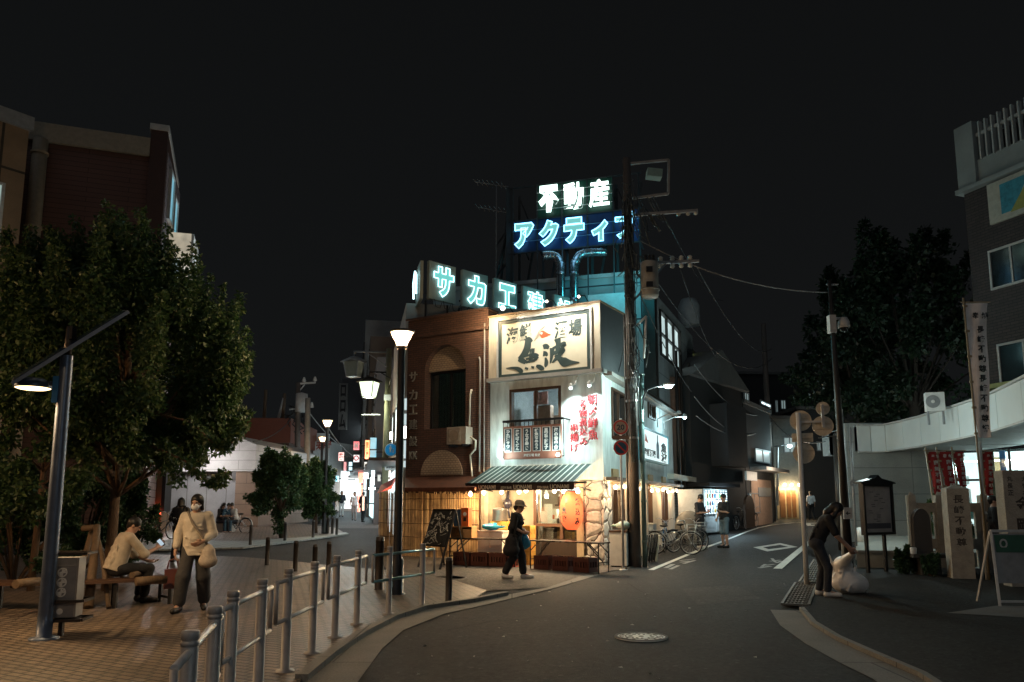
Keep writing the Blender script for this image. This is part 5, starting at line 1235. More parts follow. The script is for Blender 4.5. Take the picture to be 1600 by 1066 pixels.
m_kwall = mat('kitchen_wall', (.5, .43, .34), .75, scale=2)
r = MB(); r.fbox(FR, gs0, gm-.05, 0, zgf, -.72, -.62); r.fbox(FR, s_l, .0, 0, zgf, -3.2, -3.1); r.fbox(FR, s_l, s_l+.1, 0, zgf, -3.1, -.72); r.fbox(SD, 2.2, 2.3, 0, zgf, -3.2, -.3); r.fbox(FR, s_l-.05, .05, zgf, zgf+.1, -3.2, -.02); r.build('kitchen_walls', m_kwall, shop)
r = MB(); r.fbox(FR, gm+.1, gs1-.05, 0, .98, -1.5, -.5); r.fbox(FR, gm+.1, gs1-.05, 1.5, 1.54, -1.6, -1.25); r.fbox(FR, gm+.1, gs1, .98, 1.02, -1.55, -.45); r.build('kitchen_counter', m_dwood, shop)
g = random.Random(9); r = MB(); r2 = MB(); r3 = MB(); r4 = MB()
for k in range(52):
    s = g.uniform(gm+.15, gs1-.1); lv = g.choice((1.02, 1.02, 1.54)); d = g.uniform(-.8, -.5) if lv < 1.2 else g.uniform(-1.55, -1.3); h = g.uniform(.12, .4); w = g.uniform(.04, .1)
    tgt = g.choice((r, r2, r3, r4, r2)); 
    if g.random() < .5: tgt.lathe([(0, 0), (w, 0), (w, h*.7), (w*.4, h*.85), (w*.4, h), (0, h)], FR.P(s, lv, d), 10)
    else: tgt.fbox(FR, s-w, s+w, lv, lv+h, d-w, d+w)
for m_, rr, nm in ((m_white, r, 'white_jars'), (m_cream, r2, 'cream_boxes'), (m_orange, r3, 'orange_jars'), (m_dwood, r4, 'dark_bottles')): rr.build(nm, m_, shop)
MB().fbox(FR, gm+.1, gs1, 1.56, 2.75, -1.75, -1.65).build('hood_panel', mat('hood_grey', (.16, .17, .17), .3, .5, scale=3, var=.5), shop); s = fs(856, 800, -.4); MB().fbox(FR, s-.12, s+.12, .95, 1.55, -.44, -.43).build('paper_notice', m_white, shop)
r = MB(); r.fbox(FR, fs(840, 790, -2.9), fs(862, 790, -2.9), 1.2, 2.0, -3.09, -2.95); r.build('fridge', m_lgrey, shop)
r = MB(); r.fbox(FR, gm+.3, gs1-.2, zgf-.22, zgf-.17, -1.2, -1.0); r.fbox(FR, gm+.3, gs1-.2, zgf-.22, zgf-.17, -2.3, -2.1); r.build('tube_light', emit('tube_white', (1, .95, .85), 6), shop)
r = MB(); r.lathe([(.0, .0), (.5, -.02), (.62, -.2), (.6, -.22)], FR.P(gm+.9, zgf-.35, -2.0), 20); r.build('extractor_hood', m_steel, shop)
light('POINT', FR.P(gm+.7, zgf-.4, -1.2), 80, (1, .85, .66), shop, .25, 'kitchen_light'); light('POINT', FR.P(gm+1.4, zgf-.45, -.7), 40, (1, .82, .6), shop, .15, 'kitchen_light')
# side ground floor
sg_l = [(SD.px(956, 800)[0], SD.px(975, 800)[0], .9, 2.0), (SD.px(1006, 800)[0], SD.px(1019, 800)[0], .0, 2.1), (SD.px(1034, 800)[0], SD.px(1043, 800)[0], .9, 2.1)]
q = MB(); wallholes(q, SD, .75, SIDE, 0, zgf, -.25, 0, sg_l); q.build('side_wall', mat('side_cream', (.55, .48, .38), .75, bump=.2, scale=2, var=.25), shop)
m_spane = mat('side_pane', (.2, .15, .1), .15)
for h in sg_l:
    f = MB(); f.frame(SD, h[0], h[1], h[2], h[3], .06, -.15, .03); f.fbox(SD, (h[0]+h[1])/2-.03, (h[0]+h[1])/2+.03, h[2]+.06, h[3]-.06, -.14, 0); fr_ = f.build('side_frame', m_dwood, shop)
    MB().fbox(SD, h[0]+.06, h[1]-.06, h[2]+.06, h[3]-.06, -.13, -.11).build('side_pane', m_spane, fr_)
q = MB(); q.fbox(SD, .05, SIDE+.1, zgf+.02, zgf+.1, 0, .35); q.build('side_ledge', m_dark, shop)
for sx in (955, 1012, 1033): q = MB(); s = SD.px(sx, 740)[0]; q.fbox(SD, s, s+.62, 2.08, 2.5, 0.0, .06); q.build('side_board', mat('board_tan', (.5, .32, .16), .65), shop)
# side string lights
wr = MB(); pts = []
for i in range(12):
    s = .15+(SIDE-.2)*i/11; p = SD.P(s, zgf-.16+.03*math.sin(i*2.1), .28); MB().sph(p, .055, 8, 6).build('side_bulb', emit('bulb_warm2', (1, .78, .5), 30), shop); pts.append(p+Vector((0, 0, .08)))
    if i % 2 == 0: light('POINT', p+SD.n*.12, 26, (1, .72, .42), shop, .05, 'bulb_light')
wr.tube(pts, .01, 5); wr.build('side_bulb_wire', m_black, shop)
# string lights under the awning (a thing of its own)
t = thing('string_lights', 'string of warm bulbs hanging under the striped awning', 'string lights', FR.P(af0+1, ay1-.3, 1.0)); pts = []
for (x, y) in ((735, 772), (756, 769.5), (784, 769), (811, 768.5), (822, 766.5), (841, 768), (866, 767), (880, 767), (903, 768)):
    s, z = FR.px(x, y, .95); p = FR.P(s, z, .95); q = MB(); q.sph(p, .055, 10, 8); q.cyl(p+Vector((0, 0, .05)), p+Vector((0, 0, .1)), .022); q.build('bulb', emit('bulb_warm3', (1, .8, .52), 32), t); pts.append(p+Vector((0, 0, .1)))
    light('POINT', p+FR.n*.02-Vector((0, 0, .09)), 32, (1, .68, .36), t, .06, 'bulb_light')
q = MB(); q.tube(pts, .009, 5); q.build('wire', m_black, t)
# red paper lantern
s, z = FR.px(893, 798, .55); zc = z; t = thing('paper_lantern', 'big glowing orange paper lantern with black brush characters', 'lantern', FR.P(s, z-.55, .55)); c = FR.P(s, z, .55)
hh = (fz(893, 767, .55)-fz(893, 828, .55))/2; rw = (fs(909, 800, .55)-fs(877, 800, .55))/2
prof = []
for i in range(25):
    tt = -1+2*i/24; r_ = rw*(1-abs(tt)**3.2*.62)*(1+.018*(1 if i % 2 else -1)); prof.append((r_, tt*hh))
m_, tn, bs = nodes('lantern_paper'); MT['lantern_paper'] = m_; bs.inputs['Base Color'].default_value = (.6, .12, .05, 1); bs.inputs['Roughness'].default_value = .7
bs.inputs['Transmission Weight'].default_value = 0; bs.inputs['Subsurface Weight'].default_value = 0
tl = N(tn, 'ShaderNodeBsdfTranslucent'); tl.inputs[0].default_value = (.95, .3, .16, 1); msx = N(tn, 'ShaderNodeMixShader'); msx.inputs[0].default_value = .7
L(tn, bs.outputs[0], msx.inputs[1]); L(tn, tl.outputs[0], msx.inputs[2]); L(tn, msx.outputs[0], tn.nodes['Material Output'].inputs[0])
q = MB(); q.lathe(prof, c, 28); q.build('shade', m_, t)
q = MB(); q.lathe([(rw*.42, -hh+.03), (rw*.42, -hh-.03), (0, -hh-.03)], c, 20); q.tube([c-Vector((0, 0, hh)), c-Vector((.02, 0, hh+.3)), c-Vector((.12, 0, hh+.42))], .008, 5); q.build('bottom_ring', m_black, t); q = MB(); q.lathe([(.0, hh+.03), (rw*.42, hh+.03), (rw*.42, hh-.03)], c, 20); q.tube([c+Vector((0, 0, hh)), c+Vector((0, 0, hh+.25))], .01, 5); q.build('top_ring', m_black, t)
q = MB(); q.sph(c, .06); q.build('bulb', emit('lantern_bulb', (1, .6, .35), 30), t); light('POINT', c, 11, (1, .62, .4), t, .08, 'lantern_light')
def on_lantern(ch, ang, zoff, w, h):
    for o in [text(ch, Matrix.Identity(4), .2, m_ink, 'lettering', None, off=.011, ext=.0, fit=(w*1.12, h*1.05))]:
        n = len(o.data.vertices); co = np.empty(n*3); o.data.vertices.foreach_get('co', co); co = co.reshape(-1, 3)
        a = ang+co[:, 0]/rw; rr = np.array([np.interp(z_, [p[1] for p in prof], [p[0] for p in prof]) for z_ in co[:, 1]+zoff])*1.02+.006
        base = math.atan2(FR.n.y, FR.n.x); out = np.stack([rr*np.cos(base+a), rr*np.sin(base+a), co[:, 1]+zoff], 1)+np.array(c)-np.array(t['_o'])
        o.data.vertices.foreach_set('co', out.ravel()); o.data.update(); o.parent = t; o.location = (0, 0, 0)
for k, ch in enumerate('煮込み'): on_lantern(ch, 1.02, hh*(.45-.5*k), rw*.42, hh*.36)
for k, ch in enumerate('魚波'): on_lantern(ch, -.22, hh*(.02-.44*k), rw*.42, hh*.34)
on_lantern('海\n鮮', .0, hh*.46, rw*.17, hh*.24)

# ---- brick house
bs0 = fs(640, 600); m_brickw = brick('brown_brick', (.16, .078, .05), (.11, .055, .038), (.04, .028, .024), .21, .065, .009, .7, .5, dscale=.8)
m_brickt = brick('tan_brick', (.46, .33, .22), (.38, .27, .18), (.2, .14, .1), .12, .065, .009, .75, .4)
bk = thing('brick_house', 'brown brick house with arched window beside the restaurant', 'house', FR.P((bs0+s_l)/2, 0, -1))
zbt = (fz(640, 503)+fz(765, 487))/2; zband = (fz(660, 530)+fz(760, 516))/2
aw0, aw1 = fs(667, 620), fs(731, 620); wzt = fz(699, 578); wzb = fz(699, 670); arch_c = (aw0+aw1)/2; ar = (aw1-aw0)/2
q = MB(); wallholes(q, FR, bs0, s_l-.01, 0, zbt, -.35, .12, [(aw0, aw1, wzb, wzt+ar*1.0)])
# brick infill round the arch
seg = 14
for sgn in (-1, 1):
    pts = [FR.P(arch_c+sgn*ar, wzt+ar, .12)]+[FR.P(arch_c+sgn*ar*math.cos(a), wzt+ar*.98*math.sin(a), .12) for a in [math.pi/2*i/seg for i in range(seg, -1, -1)]]
    q.prism(pts, FR.n*-.47)
q.fbox(FR, bs0, bs0+.35, 0, zbt-.02, -7, -.36); q.build('wall', m_brickw, bk)
q = MB(); q.fbox(FR, bs0-.04, s_l+.02, zband, zband+.07, .12, .19); q.fbox(FR, bs0-.04, s_l+.02, zbt, zbt+.06, -.4, .2); q.build('brick_band', m_brickw, bk)
q = MB(); q.prism([FR.P(arch_c+ar*math.cos(a), wzt+ar*.97*math.sin(a), -.2) for a in [math.pi*i/24 for i in range(25)]], FR.n*.12); q.build('arch_infill', m_brickt, bk)
f = MB(); f.frame(FR, aw0, aw1, wzb, wzt, .06, -.28, -.18); f.fbox(FR, arch_c-.03, arch_c+.03, wzb+.06, wzt-.06, -.26, -.19); wo_ = f.build('window', m_black, bk)
f = MB(); f.fbox(FR, aw0+.06, aw1-.06, wzb+.06, wzt-.06, -.25, -.24); f.build('pane', glass('grey_glass', (.55, .6, .55), .05, .7), wo_)
f = MB()
for k in range(22): s = aw0+.06+(aw1-aw0-.12)*k/22; f.fbox(FR, s, s+.5*(aw1-aw0)/22, wzb, wzt, -.6-.03*(k % 2), -.55-.03*(k % 2))
f.build('curtain', mat('curtain_sage', (.45, .5, .42), .85), bk)
la = (fs(662, 742), fs(727, 735)); lc = (la[0]+la[1])/2; lr = (la[1]-la[0])/2; lz = (fz(662, 744)+fz(725, 741))/2; lh = fz(694, 704)-lz
q = MB(); q.prism([FR.P(lc+lr*math.cos(a), lz+lh*math.sin(a), .12) for a in [math.pi*i/24 for i in range(25)]], FR.n*.035); q.build('lower_arch', m_brickt, bk)
q = MB()
q.hexa([FR.P(fs(632, 770, 1.2), fz(680, 768, 1.2), 1.2), FR.P(fs(742, 768, 1.2), fz(680, 768, 1.2), 1.2), FR.P(s_l, fz(700, 747), .13), FR.P(bs0, fz(700, 747), .13), FR.P(fs(632, 770, 1.2), fz(680, 762, 1.2), 1.2), FR.P(fs(742, 768, 1.2), fz(680, 762, 1.2), 1.2), FR.P(s_l, fz(700, 745), .13), FR.P(bs0, fz(700, 745), .13)])
q.build('canopy', m_rust, bk)
m_chr = mat('metal_characters', (.5, .5, .44), .35, .6)
for ch, y in (('サ', 590), ('カ', 618), ('エ', 641), ('建', 664), ('設', 690), ('KK', 712)): text(ch, FR.M(fs(650, y), fz(650, y), .14), .3, m_chr, 'metal_lettering', bk, off=.002, ext=.02, fit=((fs(656)-fs(644)), .3 if ch != 'KK' else .24))
# air conditioner
t = thing('air_conditioner', 'pale air conditioner box on the brick wall below the arched window', 'air conditioner', FR.P(fs(720, 682), fz(720, 695), .3))
a0, a1 = fs(698, 682, .5), fs(738, 682, .2); z0, z1 = fz(715, 694, .5), fz(715, 667, .5)
q = MB(); q.fbox(FR, a0, a1-.02, z0, z1, .16, .5); q.build('casing', mat('ac_cream', (.45, .4, .33), .5, var=.2), t)
q = MB(); q.frame(FR, a0+.05, a0+(a1-a0)*.68, z0+.05, z1-.05, .02, .5, .51); q.ring(FR.M(a0+(a1-a0)*.36, (z0+z1)/2, .5), .0, .16, .012, 20); q.build('grille', mat('ac_grille', (.33, .27, .2), .6), t)
q = MB(); q.bar(FR.P(a0+.1, z0-.03, .5), FR.P(a0+.1, z0-.03, .1), .05); q.bar(FR.P(a1-.15, z0-.03, .5), FR.P(a1-.15, z0-.03, .1), .05); q.build('bracket', m_black, t)
q = MB(); q.tube([FR.P(a1, z0+.2, .3), FR.P(a1+.15, z0+.1, .25), FR.P(a1+.1, z0-.15, .2), FR.P(a1-.1, z0-.3, .16), FR.P(a1-.02, z0-.9, .16), FR.P(a1+.2, z0-1.25, .16)], .03, 8); q.tube([FR.P(a1-.1, z1, .2), FR.P(a1-.1, z1+.95, .17), FR.P(a1-.07, z1+1.1, .15)], .03, 8); q.build('hose', m_cream, t)
q = MB(); q.tube([FR.P(s_l-.25, .0, .17), FR.P(s_l-.25, fz(750, 565), .17), FR.P(s_l-.3, fz(750, 560), .15)], .03, 8); q.tube([FR.P(s_l-.1, .0, .17), FR.P(s_l-.1, zbt-.4, .17)], .022, 6); q.build('drain_pipe', mat('pipe_grey', (.25, .24, .22), .5), bk)

# ---- roof letters サカエ建設
m_tilef = mat('sign_tile_grey', (.3, .33, .29), .6, var=.1); m_face = emit('letter_face_teal', (.2, .72, .66), .42, (.03, .1, .1)); m_tube = emit('neon_tube_cyan', (.5, .93, 1), 1.9)
P1 = at(670, 466, 23.9); FT1 = Face((P1.x, P1.y), (.725, .689)); tzb = P1.z
rt = thing('rooftop_sign', 'row of square neon letter panels above the brick house', 'sign', P1)
def neon(ch, F, s, z, d, w, h, parent, face, tube, r=.016, off=.03, name='letter'):
    lo, dim = outline(ch, 1.0, off); kx, ky = w/dim[0], h/dim[1]
    text(ch, F.M(s, z, d), 1.0, face, name, parent, off=off, ext=.01, fit=(w, h)) if face else None
    q = MB(); M = F.M(s, z, d+.03)
    for l in lo:
        pts = [M @ Vector((p.x*kx, p.y*ky, 0)) for p in l]; red = [pts[0]]
        for p in pts[1:]:
            if (p-red[-1]).length > .02: red.append(p)
        red.append(red[0]); q.tube(red, r, 5, False)
    q.build(name+'_neon', tube, parent)
zt1 = at(670, 407, 23.9).z
for k, (ch, xa, xb) in enumerate((('サ', 670.5, 712), ('カ', 723, 762), ('エ', 772.5, 808), ('建', 817.5, 852), ('設', 866, 895))):
    a, b = FT1.px(xa, 440)[0], FT1.px(xb, 440)[0]; q = MB(); q.fbox(FT1, a, b, tzb, zt1, -.12, 0); tl_ = q.build('letter_panel', m_tilef, rt)
    q = MB(); q.bar(FT1.P(a+.1, tzb, -.3), FT1.P(a+.1, tzb-1.0, -.3), .06); q.bar(FT1.P(b-.1, tzb, -.3), FT1.P(b-.1, tzb-1.0, -.3), .06); q.bar(FT1.P(a, tzb+.2, -.16), FT1.P(b, tzb+.2, -.16), .06); q.build('stand', m_black, rt)
    w = (b-a); neon(ch, FT1, (a+b)/2+.02, (tzb+zt1)/2, .02, w*.74, (zt1-tzb)*.8, tl_, m_face, m_tube, .016, .05 if k < 3 else .02)
P0 = at(656, 466, 23.9); FT0 = Face((P0.x, P0.y), (-.24, .97)); FT0.n = -FT0.n
q = MB(); q.hexa([FT0.P(0, tzb, 0), FT0.P(1.2, tzb, 0), FT0.P(1.2, tzb, -.1), FT0.P(0, tzb, -.1), FT0.P(0, zt1, 0), FT0.P(1.2, zt1, 0), FT0.P(1.2, zt1, -.1), FT0.P(0, zt1, -.1)]); q.build('side_panel', m_tilef, rt)
q = MB(); q.tube([FT0.P(.2, tzb+.2, .1), FT0.P(.25, zt1-.4, .1), FT0.P(.6, zt1-.2, .1), FT0.P(1.0, zt1-.5, .1), FT0.P(.9, tzb+.2, .1)], .03, 6); q.build('side_neon', m_tube, rt)
q = MB()
for k in range(7):
    p = FT1.P(.15+.36*k, tzb-.02, .1); q.tube([p, p+Vector((.05, 0, -.25)), p+Vector((.18, 0, -.3)), p+Vector((.25, 0, -.1))], .012, 5)
q.build('sign_cables', m_cable, rt)

# ---- big neon frame 不動産 / アクティブ
FN = Face(tuple(at(797, 400, 29.5))[:2], (.956, -.293))
def nx(x, y): return FN.px(x, y)
zA = (nx(801, 397)[1]+nx(920, 384)[1])/2; zB = (nx(801, 345)[1]+nx(985, 327)[1])/2; zC = (nx(838, 289)[1]+nx(956, 275)[1])/2
c0, c5 = nx(801, 370)[0], nx(1013, 360)[0]; cw = (nx(958, 360)[0]-c0)/4*1.0
nf = thing('neon_billboard', 'big rooftop neon billboard on steel frame with two rows of glowing characters', 'billboard', FN.P(c0+2.5, zA-3.2))
m_frame = mat('billboard_frame', (.05, .055, .06), .5, .5)
q = MB()
q.bar(FN.P(c0-.15, zA-3.4, -.1), FN.P(c0-.15, zC+.05, -.1), .3, .12)
for k in range(6):
    s = c0+cw*k; q.bar(FN.P(s, zA-3.2, -.05), FN.P(s, zC, -.05), .05)
for z in (zA-3.0, zA-1.6, zA, zB, zC): q.bar(FN.P(c0-.2, z, -.05), FN.P(c0+cw*5.1, z, -.05), .05)
for k in range(5):
    s = c0+cw*k; q.bar(FN.P(s, zA-3, -.9), FN.P(s+cw, zC, -.9), .08); q.bar(FN.P(s, zC, -.9), FN.P(s+cw, zA, -1.0), .06); q.bar(FN.P(s, zB, -.05), FN.P(s+.4, zA, -1), .05)
    q.bar(FN.P(s, zA-3.2, -.95), FN.P(s, zC, -.95), .1)
q.bar(FN.P(c0-.3, zA+1.0, -.2), FN.P(c0-1.9, zA-3.4, -1.5), .08); q.bar(FN.P(c0-.3, zC-1.2, -.2), FN.P(c0-1.4, zA-3.4, -2), .08); q.bar(FN.P(c0-.9, zA+.6, -.6), FN.P(c0-.1, zA+1.6, -.6), .06); q.bar(FN.P(c0-1.4, zA-1, -1), FN.P(c0-.1, zA+.2, -.6), .06)
q.build('steel_frame', m_frame, nf)
m_gpan = mat('panel_dark_green', (.006, .05, .035), .45); m_bpan = mat('panel_dark_blue', (.004, .032, .11), .45)
t_w = emit('neon_white_green', (.7, 1, .88), 1.6); t_b = emit('neon_blue_white', (.2, .62, 1), 2.2); f_b = emit('face_aqua', (.25, .74, .68), .36, (.03, .1, .1)); f_w = emit('face_white', (.8, 1, .93), .75)
for k, ch in enumerate('不動産'):
    s = c0+cw*(1+k); q = MB(); q.fbox(FN, s+.03, s+cw-.03, zB+.03, zC-.03, -.12, -.06); pn = q.build('green_panel', m_gpan, nf)
    q = MB()
    for j in range(1, 4): z = zB+(zC-zB)*j/4; q.bar(FN.P(s, z, .01), FN.P(s+cw, z, .01), .02)
    q.build('panel_wires', m_lgrey, pn); neon(ch, FN, s+cw/2, (zB+zC)/2+.03, .06, cw*.78, (zC-zB)*.78, pn, f_w, t_w, .016 if k else .022, .012 if k else .07)
for k, ch in enumerate('アクティブ'):
    s = c0+cw*k; q = MB(); q.fbox(FN, s+.03, s+cw-.03, zA+.03, zB-.03, -.12, -.06); pn = q.build('blue_panel', m_bpan, nf)
    q = MB()
    for j in range(1, 3): z = zA+(zB-zA)*j/3; q.bar(FN.P(s, z, .01), FN.P(s+cw, z, .01), .02)
    q.build('panel_wires', mat('wire_blue', (.2, .4, .6), .4, .5), pn)
    sm = .78 if ch != 'ィ' else .62
    neon(ch, FN, s+cw/2, (zA+zB)/2-(.0 if ch != 'ィ' else .12), .06, cw*sm, (zB-zA)*sm, pn, f_b, t_b, .024, .075 if ch != 'ブ' else .04)
light('POINT', FN.P(c0+cw*2.5, zA-.3, .8), 9, (.25, .65, 1), nf, .4, 'neon_glow'); light('POINT', FN.P(c0+cw*2.5, zC-.5, 1.0), 4, (.6, 1, .85), nf, .4, 'neon_glow')
light('POINT', FN.P(c0+cw*4.6, zA-1.4, 1.6), 70, (.06, .62, .75), nf, .4, 'neon_glow')
light('POINT', FN.P(c0+cw*1.0, zA-2.0, -2.2), 60, (.1, .5, 1), nf, .4, 'neon_glow')
# antenna
t = thing('tv_antenna', 'thin television antenna on the roof left of the billboard', 'antenna', FN.P(c0-.9, zA-3)); q = MB(); b = FN.P(c0-.75, zA-3, -.2); tp = FN.P(c0-.75, zC+.3, -.2); q.tube([b, tp], .025, 6)
for j, (dz, l) in enumerate(((0, .9), (-1.1, .8))):
    c = tp+Vector((0, 0, dz)); q.bar(c-FN.u*l+Vector((0, 0, .25)), c+FN.u*.5-Vector((0, 0, .15)), .025)
    for k in range(7): m = c-FN.u*(l-.2*k)+Vector((0, 0, .25-.05*k)); q.bar(m-FN.n*.35, m+FN.n*.35, .014); 
q.build('mast', m_grey, t)
# ducts rising behind the shop
m_duct = mat('duct_spiral', (.3, .3, .31), .25, .9)
for pts, lab in ((((876, 500), (876, 430), (874, 410), (866, 400), (848, 400)), 'left curved metal duct bending left under the billboard'), (((897, 500), (897, 430), (900, 408), (912, 396), (948, 394)), 'right curved metal duct bending right under the billboard')):
    t = thing('duct', lab, 'duct', at(pts[0][0], 520, 28.6), 'curved exhaust ducts'); q = MB()
    W3 = [at(x, y, 28.6) for x, y in pts]; W3[0].z -= 2; fine_ = []
    for i in range(len(W3)-1):
        for j in range(6):
            a, b = W3[i], W3[i+1]; p0 = W3[max(0, i-1)]; p3 = W3[min(len(W3)-1, i+2)]; u = j/6
            fine_.append(.5*((2*a)+(b-p0)*u+(2*p0-5*a+4*b-p3)*u*u+(3*a-p0-3*b+p3)*u**3))
    fine_.append(W3[-1]); q.tube(fine_, .17, 14)
    for p, p2 in zip(fine_[::2], fine_[1::2]): q.tube([p, p.lerp(p2, .35)], .183, 14)
    q.build('pipe', m_duct, t)
# ================================================================== IN FRONT OF THE SHOP
# bamboo screens
FBm = Face(tuple(G(592, 867)[:2]), (.8615, -.5077))
def bamboo(x0, x1, y0, y1, label, dof=0.0):
    s0, s1 = FBm.px(x0, 800)[0], FBm.px(x1, 800)[0]; zt = FBm.px((x0+x1)/2, (y0+y1)/2)[1]
    t = thing('bamboo_screen', label, 'screen', FBm.P((s0+s1)/2, .02, dof), 'bamboo screens round the terrace'); n = int((s1-s0)/.021); g = random.Random(int(x0))
    V, Q = [], []
    q = MB()
    for k in range(n):
        s = s0+(s1-s0)*(k+.5)/n; r = g.uniform(.007, .012); h = zt+g.uniform(-.05, .05); d = dof+g.uniform(-.008, .008); ln = g.uniform(-.012, .012)
        p, e = FBm.P(s, .03, d), FBm.P(s+ln, h, d); m = 5; b = len(q.v)
        vs = []
        for c in (p, e):
            for j in range(m): a = 2*math.pi*j/m; vs.append(c+FBm.u*(r*math.cos(a))+FBm.n*(r*math.sin(a)))
        q.add(vs, [(j, (j+1) % m, m+(j+1) % m, m+j) for j in range(m)]+[tuple(m+j for j in range(m))], True)
    q.build('canes', MT.get('bamboo') or bamboo_mat(), t)
    q = MB()
    for z in (.25, .62, 1.0, 1.38, 1.7):
        q.tube([FBm.P(s0+(s1-s0)*i/12, z+g.uniform(-.012, .012), dof+.02) for i in range(13)], .007, 5)
    for k in range(3): s = s0+(s1-s0)*(k+.5)/3; q.bar(FBm.P(s, .02, dof-.04), FBm.P(s, zt-.1, dof-.04), .05)
    q.build('bindings', m_dwood, t)
def bamboo_mat():
    m, t, b = nodes('bamboo'); g = N(t, 'ShaderNodeNewGeometry'); r = ramp(t, g.outputs['Random Per Island'], [(0, (.28, .16, .07)), (.5, (.48, .31, .15)), (1, (.6, .42, .22))])
    tc = N(t, 'ShaderNodeTexCoord'); n = N(t, 'ShaderNodeTexNoise', Scale=3.5, Detail=6.0); L(t, tc.outputs['Object'], n.inputs['Vector']); rp = ramp(t, n.outputs[0], [(.3, (.45,)*3), (.65, (1.1,)*3)])
    mu = N(t, 'ShaderNodeMixRGB', blend_type='MULTIPLY'); mu.inputs[0].default_value = 1; L(t, r.outputs[0], mu.inputs[1]); L(t, rp.outputs[0], mu.inputs[2]); L(t, mu.outputs[0], b.inputs['Base Color']); b.inputs['Roughness'].default_value = .55
    MT['bamboo'] = m; return m
bamboo(592, 661, 769, 769, 'dark bamboo screen left of the tall lamp\'s terrace side')
bamboo(661.5, 748, 769, 772, 'bright lit bamboo screen beside the restaurant window', -.02)
# folding tables
def folding_table(p0, p1, depth, z, label):
    t = thing('folding_table', label, 'table', (p0+p1)/2, 'long folding tables before the restaurant'); u = (p1-p0).normalized(); v = Vector((-u.y, u.x, 0))*depth
    Lh = (p1-p0).length; up = Vector((0, 0, 1)); q = MB()
    q.hexa([p0+up*(z-.03), p1+up*(z-.03), p1+v+up*(z-.03), p0+v+up*(z-.03), p0+up*z, p1+up*z, p1+v+up*z, p0+v+up*z]); q.build('table_top', mat('table_black', (.03, .024, .02), .28, spec=.7), t)
    for e in (.04, Lh-.04):
        for w in (.05, .95): q = MB(); b = p0+u*e+v*w; q.cyl(b+up*.02, b+up*(z-.03), .016, n=8); q.build('leg', m_black, t)
    q = MB()
    for e, s in ((.04, 1), (Lh-.04, -1)):
        a = p0+u*e; q.bar(a+v*.05+up*.25, a+v*.95+up*.25, .02); q.bar(a+v*.5+up*.25, a+v*.5+u*s*.45+up*(z-.04), .02); q.bar(a+v*.05+up*(z-.25), a+v*.05+u*s*.25+up*(z-.04), .02); q.bar(a+v*.95+up*(z-.25), a+v*.95+u*s*.25+up*(z-.04), .02)
    q.build('braces', m_black, t); return t
ta0, ta1 = G(826, 890), G(937, 898); tb0, tb1 = G(700, 884), G(806, 888)
folding_table(ta0, ta1, .45, .7, 'long dark folding table under the paper lantern')
folding_table(tb0, tb1, .45, .7, 'long dark folding table by the bamboo screen')
# bottle crates
def crate(c, rz, label, m, w=.44, d=.36, h=.32, group='bottle crates under the tables'):
    t = thing('bottle_crate', label, 'crate', c, group); M = Matrix.Translation(c) @ Matrix.Rotation(rz, 4, 'Z'); q = MB(); x, y = w/2, d/2
    for sx in (-x, x-.02): 
        q.mbox(M, (sx, -y, 0), (sx+.02, y, .1)); q.mbox(M, (sx, -y, h-.09), (sx+.02, y, h))
        for k in range(4): yy = -y+(d-.05)*k/3; q.mbox(M, (sx, yy, .1), (sx+.02, yy+.05, h-.09))
    for sy in (-y, y-.02):
        q.mbox(M, (-x+.02, sy, 0), (x-.02, sy+.02, .1)); q.mbox(M, (-x+.02, sy, h-.09), (x-.02, sy+.02, h))
        for k in range(6): xx = -x+.02+(w-.08)*k/5; q.mbox(M, (xx, sy, .1), (xx+.04, sy+.02, h-.09))
    q.mbox(M, (-x+.02, -y+.02, .01), (x-.02, y-.02, .03))
    for k in range(1, 5): xx = -x+w*k/5; q.mbox(M, (xx-.004, -y+.02, .03), (xx+.004, y-.02, h-.06))
    for k in range(1, 4): yy = -y+d*k/4; q.mbox(M, (-x+.02, yy-.004, .03), (x-.02, yy+.004, h-.06))
    q.build('crate_box', m, t); b = MB(); g = random.Random(int(c.x*100))
    for i in range(5):
        for j in range(4):
            if g.random() < .7: b.lathe([(.0, .03), (.034, .03), (.034, .2), (.013, .26), (.013, h-.005+.0), (0, h-.004)], M @ Vector((-x+w*(i+.5)/5, -y+d*(j+.5)/4, 0)), 8)
    if b.v: b.build('bottles', mat('bottle_brown', (.05, .02, .01), .12, spec=.8), t)
    return t
m_crate = mat('crate_maroon', (.11, .034, .024), .45, .3); m_crate2 = mat('crate_red', (.42, .05, .03), .45); m_crate3 = mat('crate_yellow', (.62, .36, .08), .5)
ua = (ta1-ta0).normalized(); va_ = Vector((-ua.y, ua.x, 0)); ra = math.atan2(ua.y, ua.x)
for k, (e, lb) in enumerate(((.36, 'left brown bottle crate under the lantern table'), (.93, 'middle brown bottle crate under the lantern table'), (1.52, 'right brown bottle crate under the lantern table'))): crate(ta0+ua*e+va_*.2+Vector((0, 0, .02)), ra, lb, m_crate)
ub = (tb1-tb0).normalized(); vb = Vector((-ub.y, ub.x, 0)); rb = math.atan2(ub.y, ub.x)
for k, (e, lb, m_) in enumerate(((.35, 'leftmost brown bottle crate under the screen table', m_crate), (.86, 'second brown bottle crate under the screen table', m_crate), (1.36, 'third brown bottle crate under the screen table', m_crate), (1.76, 'bright red bottle crate at the right end of the screen table', m_crate2))):
    crate(tb0+ub*e+vb*.22+Vector((0, 0, .02)), rb, lb, m_, .46 if k < 3 else .2)
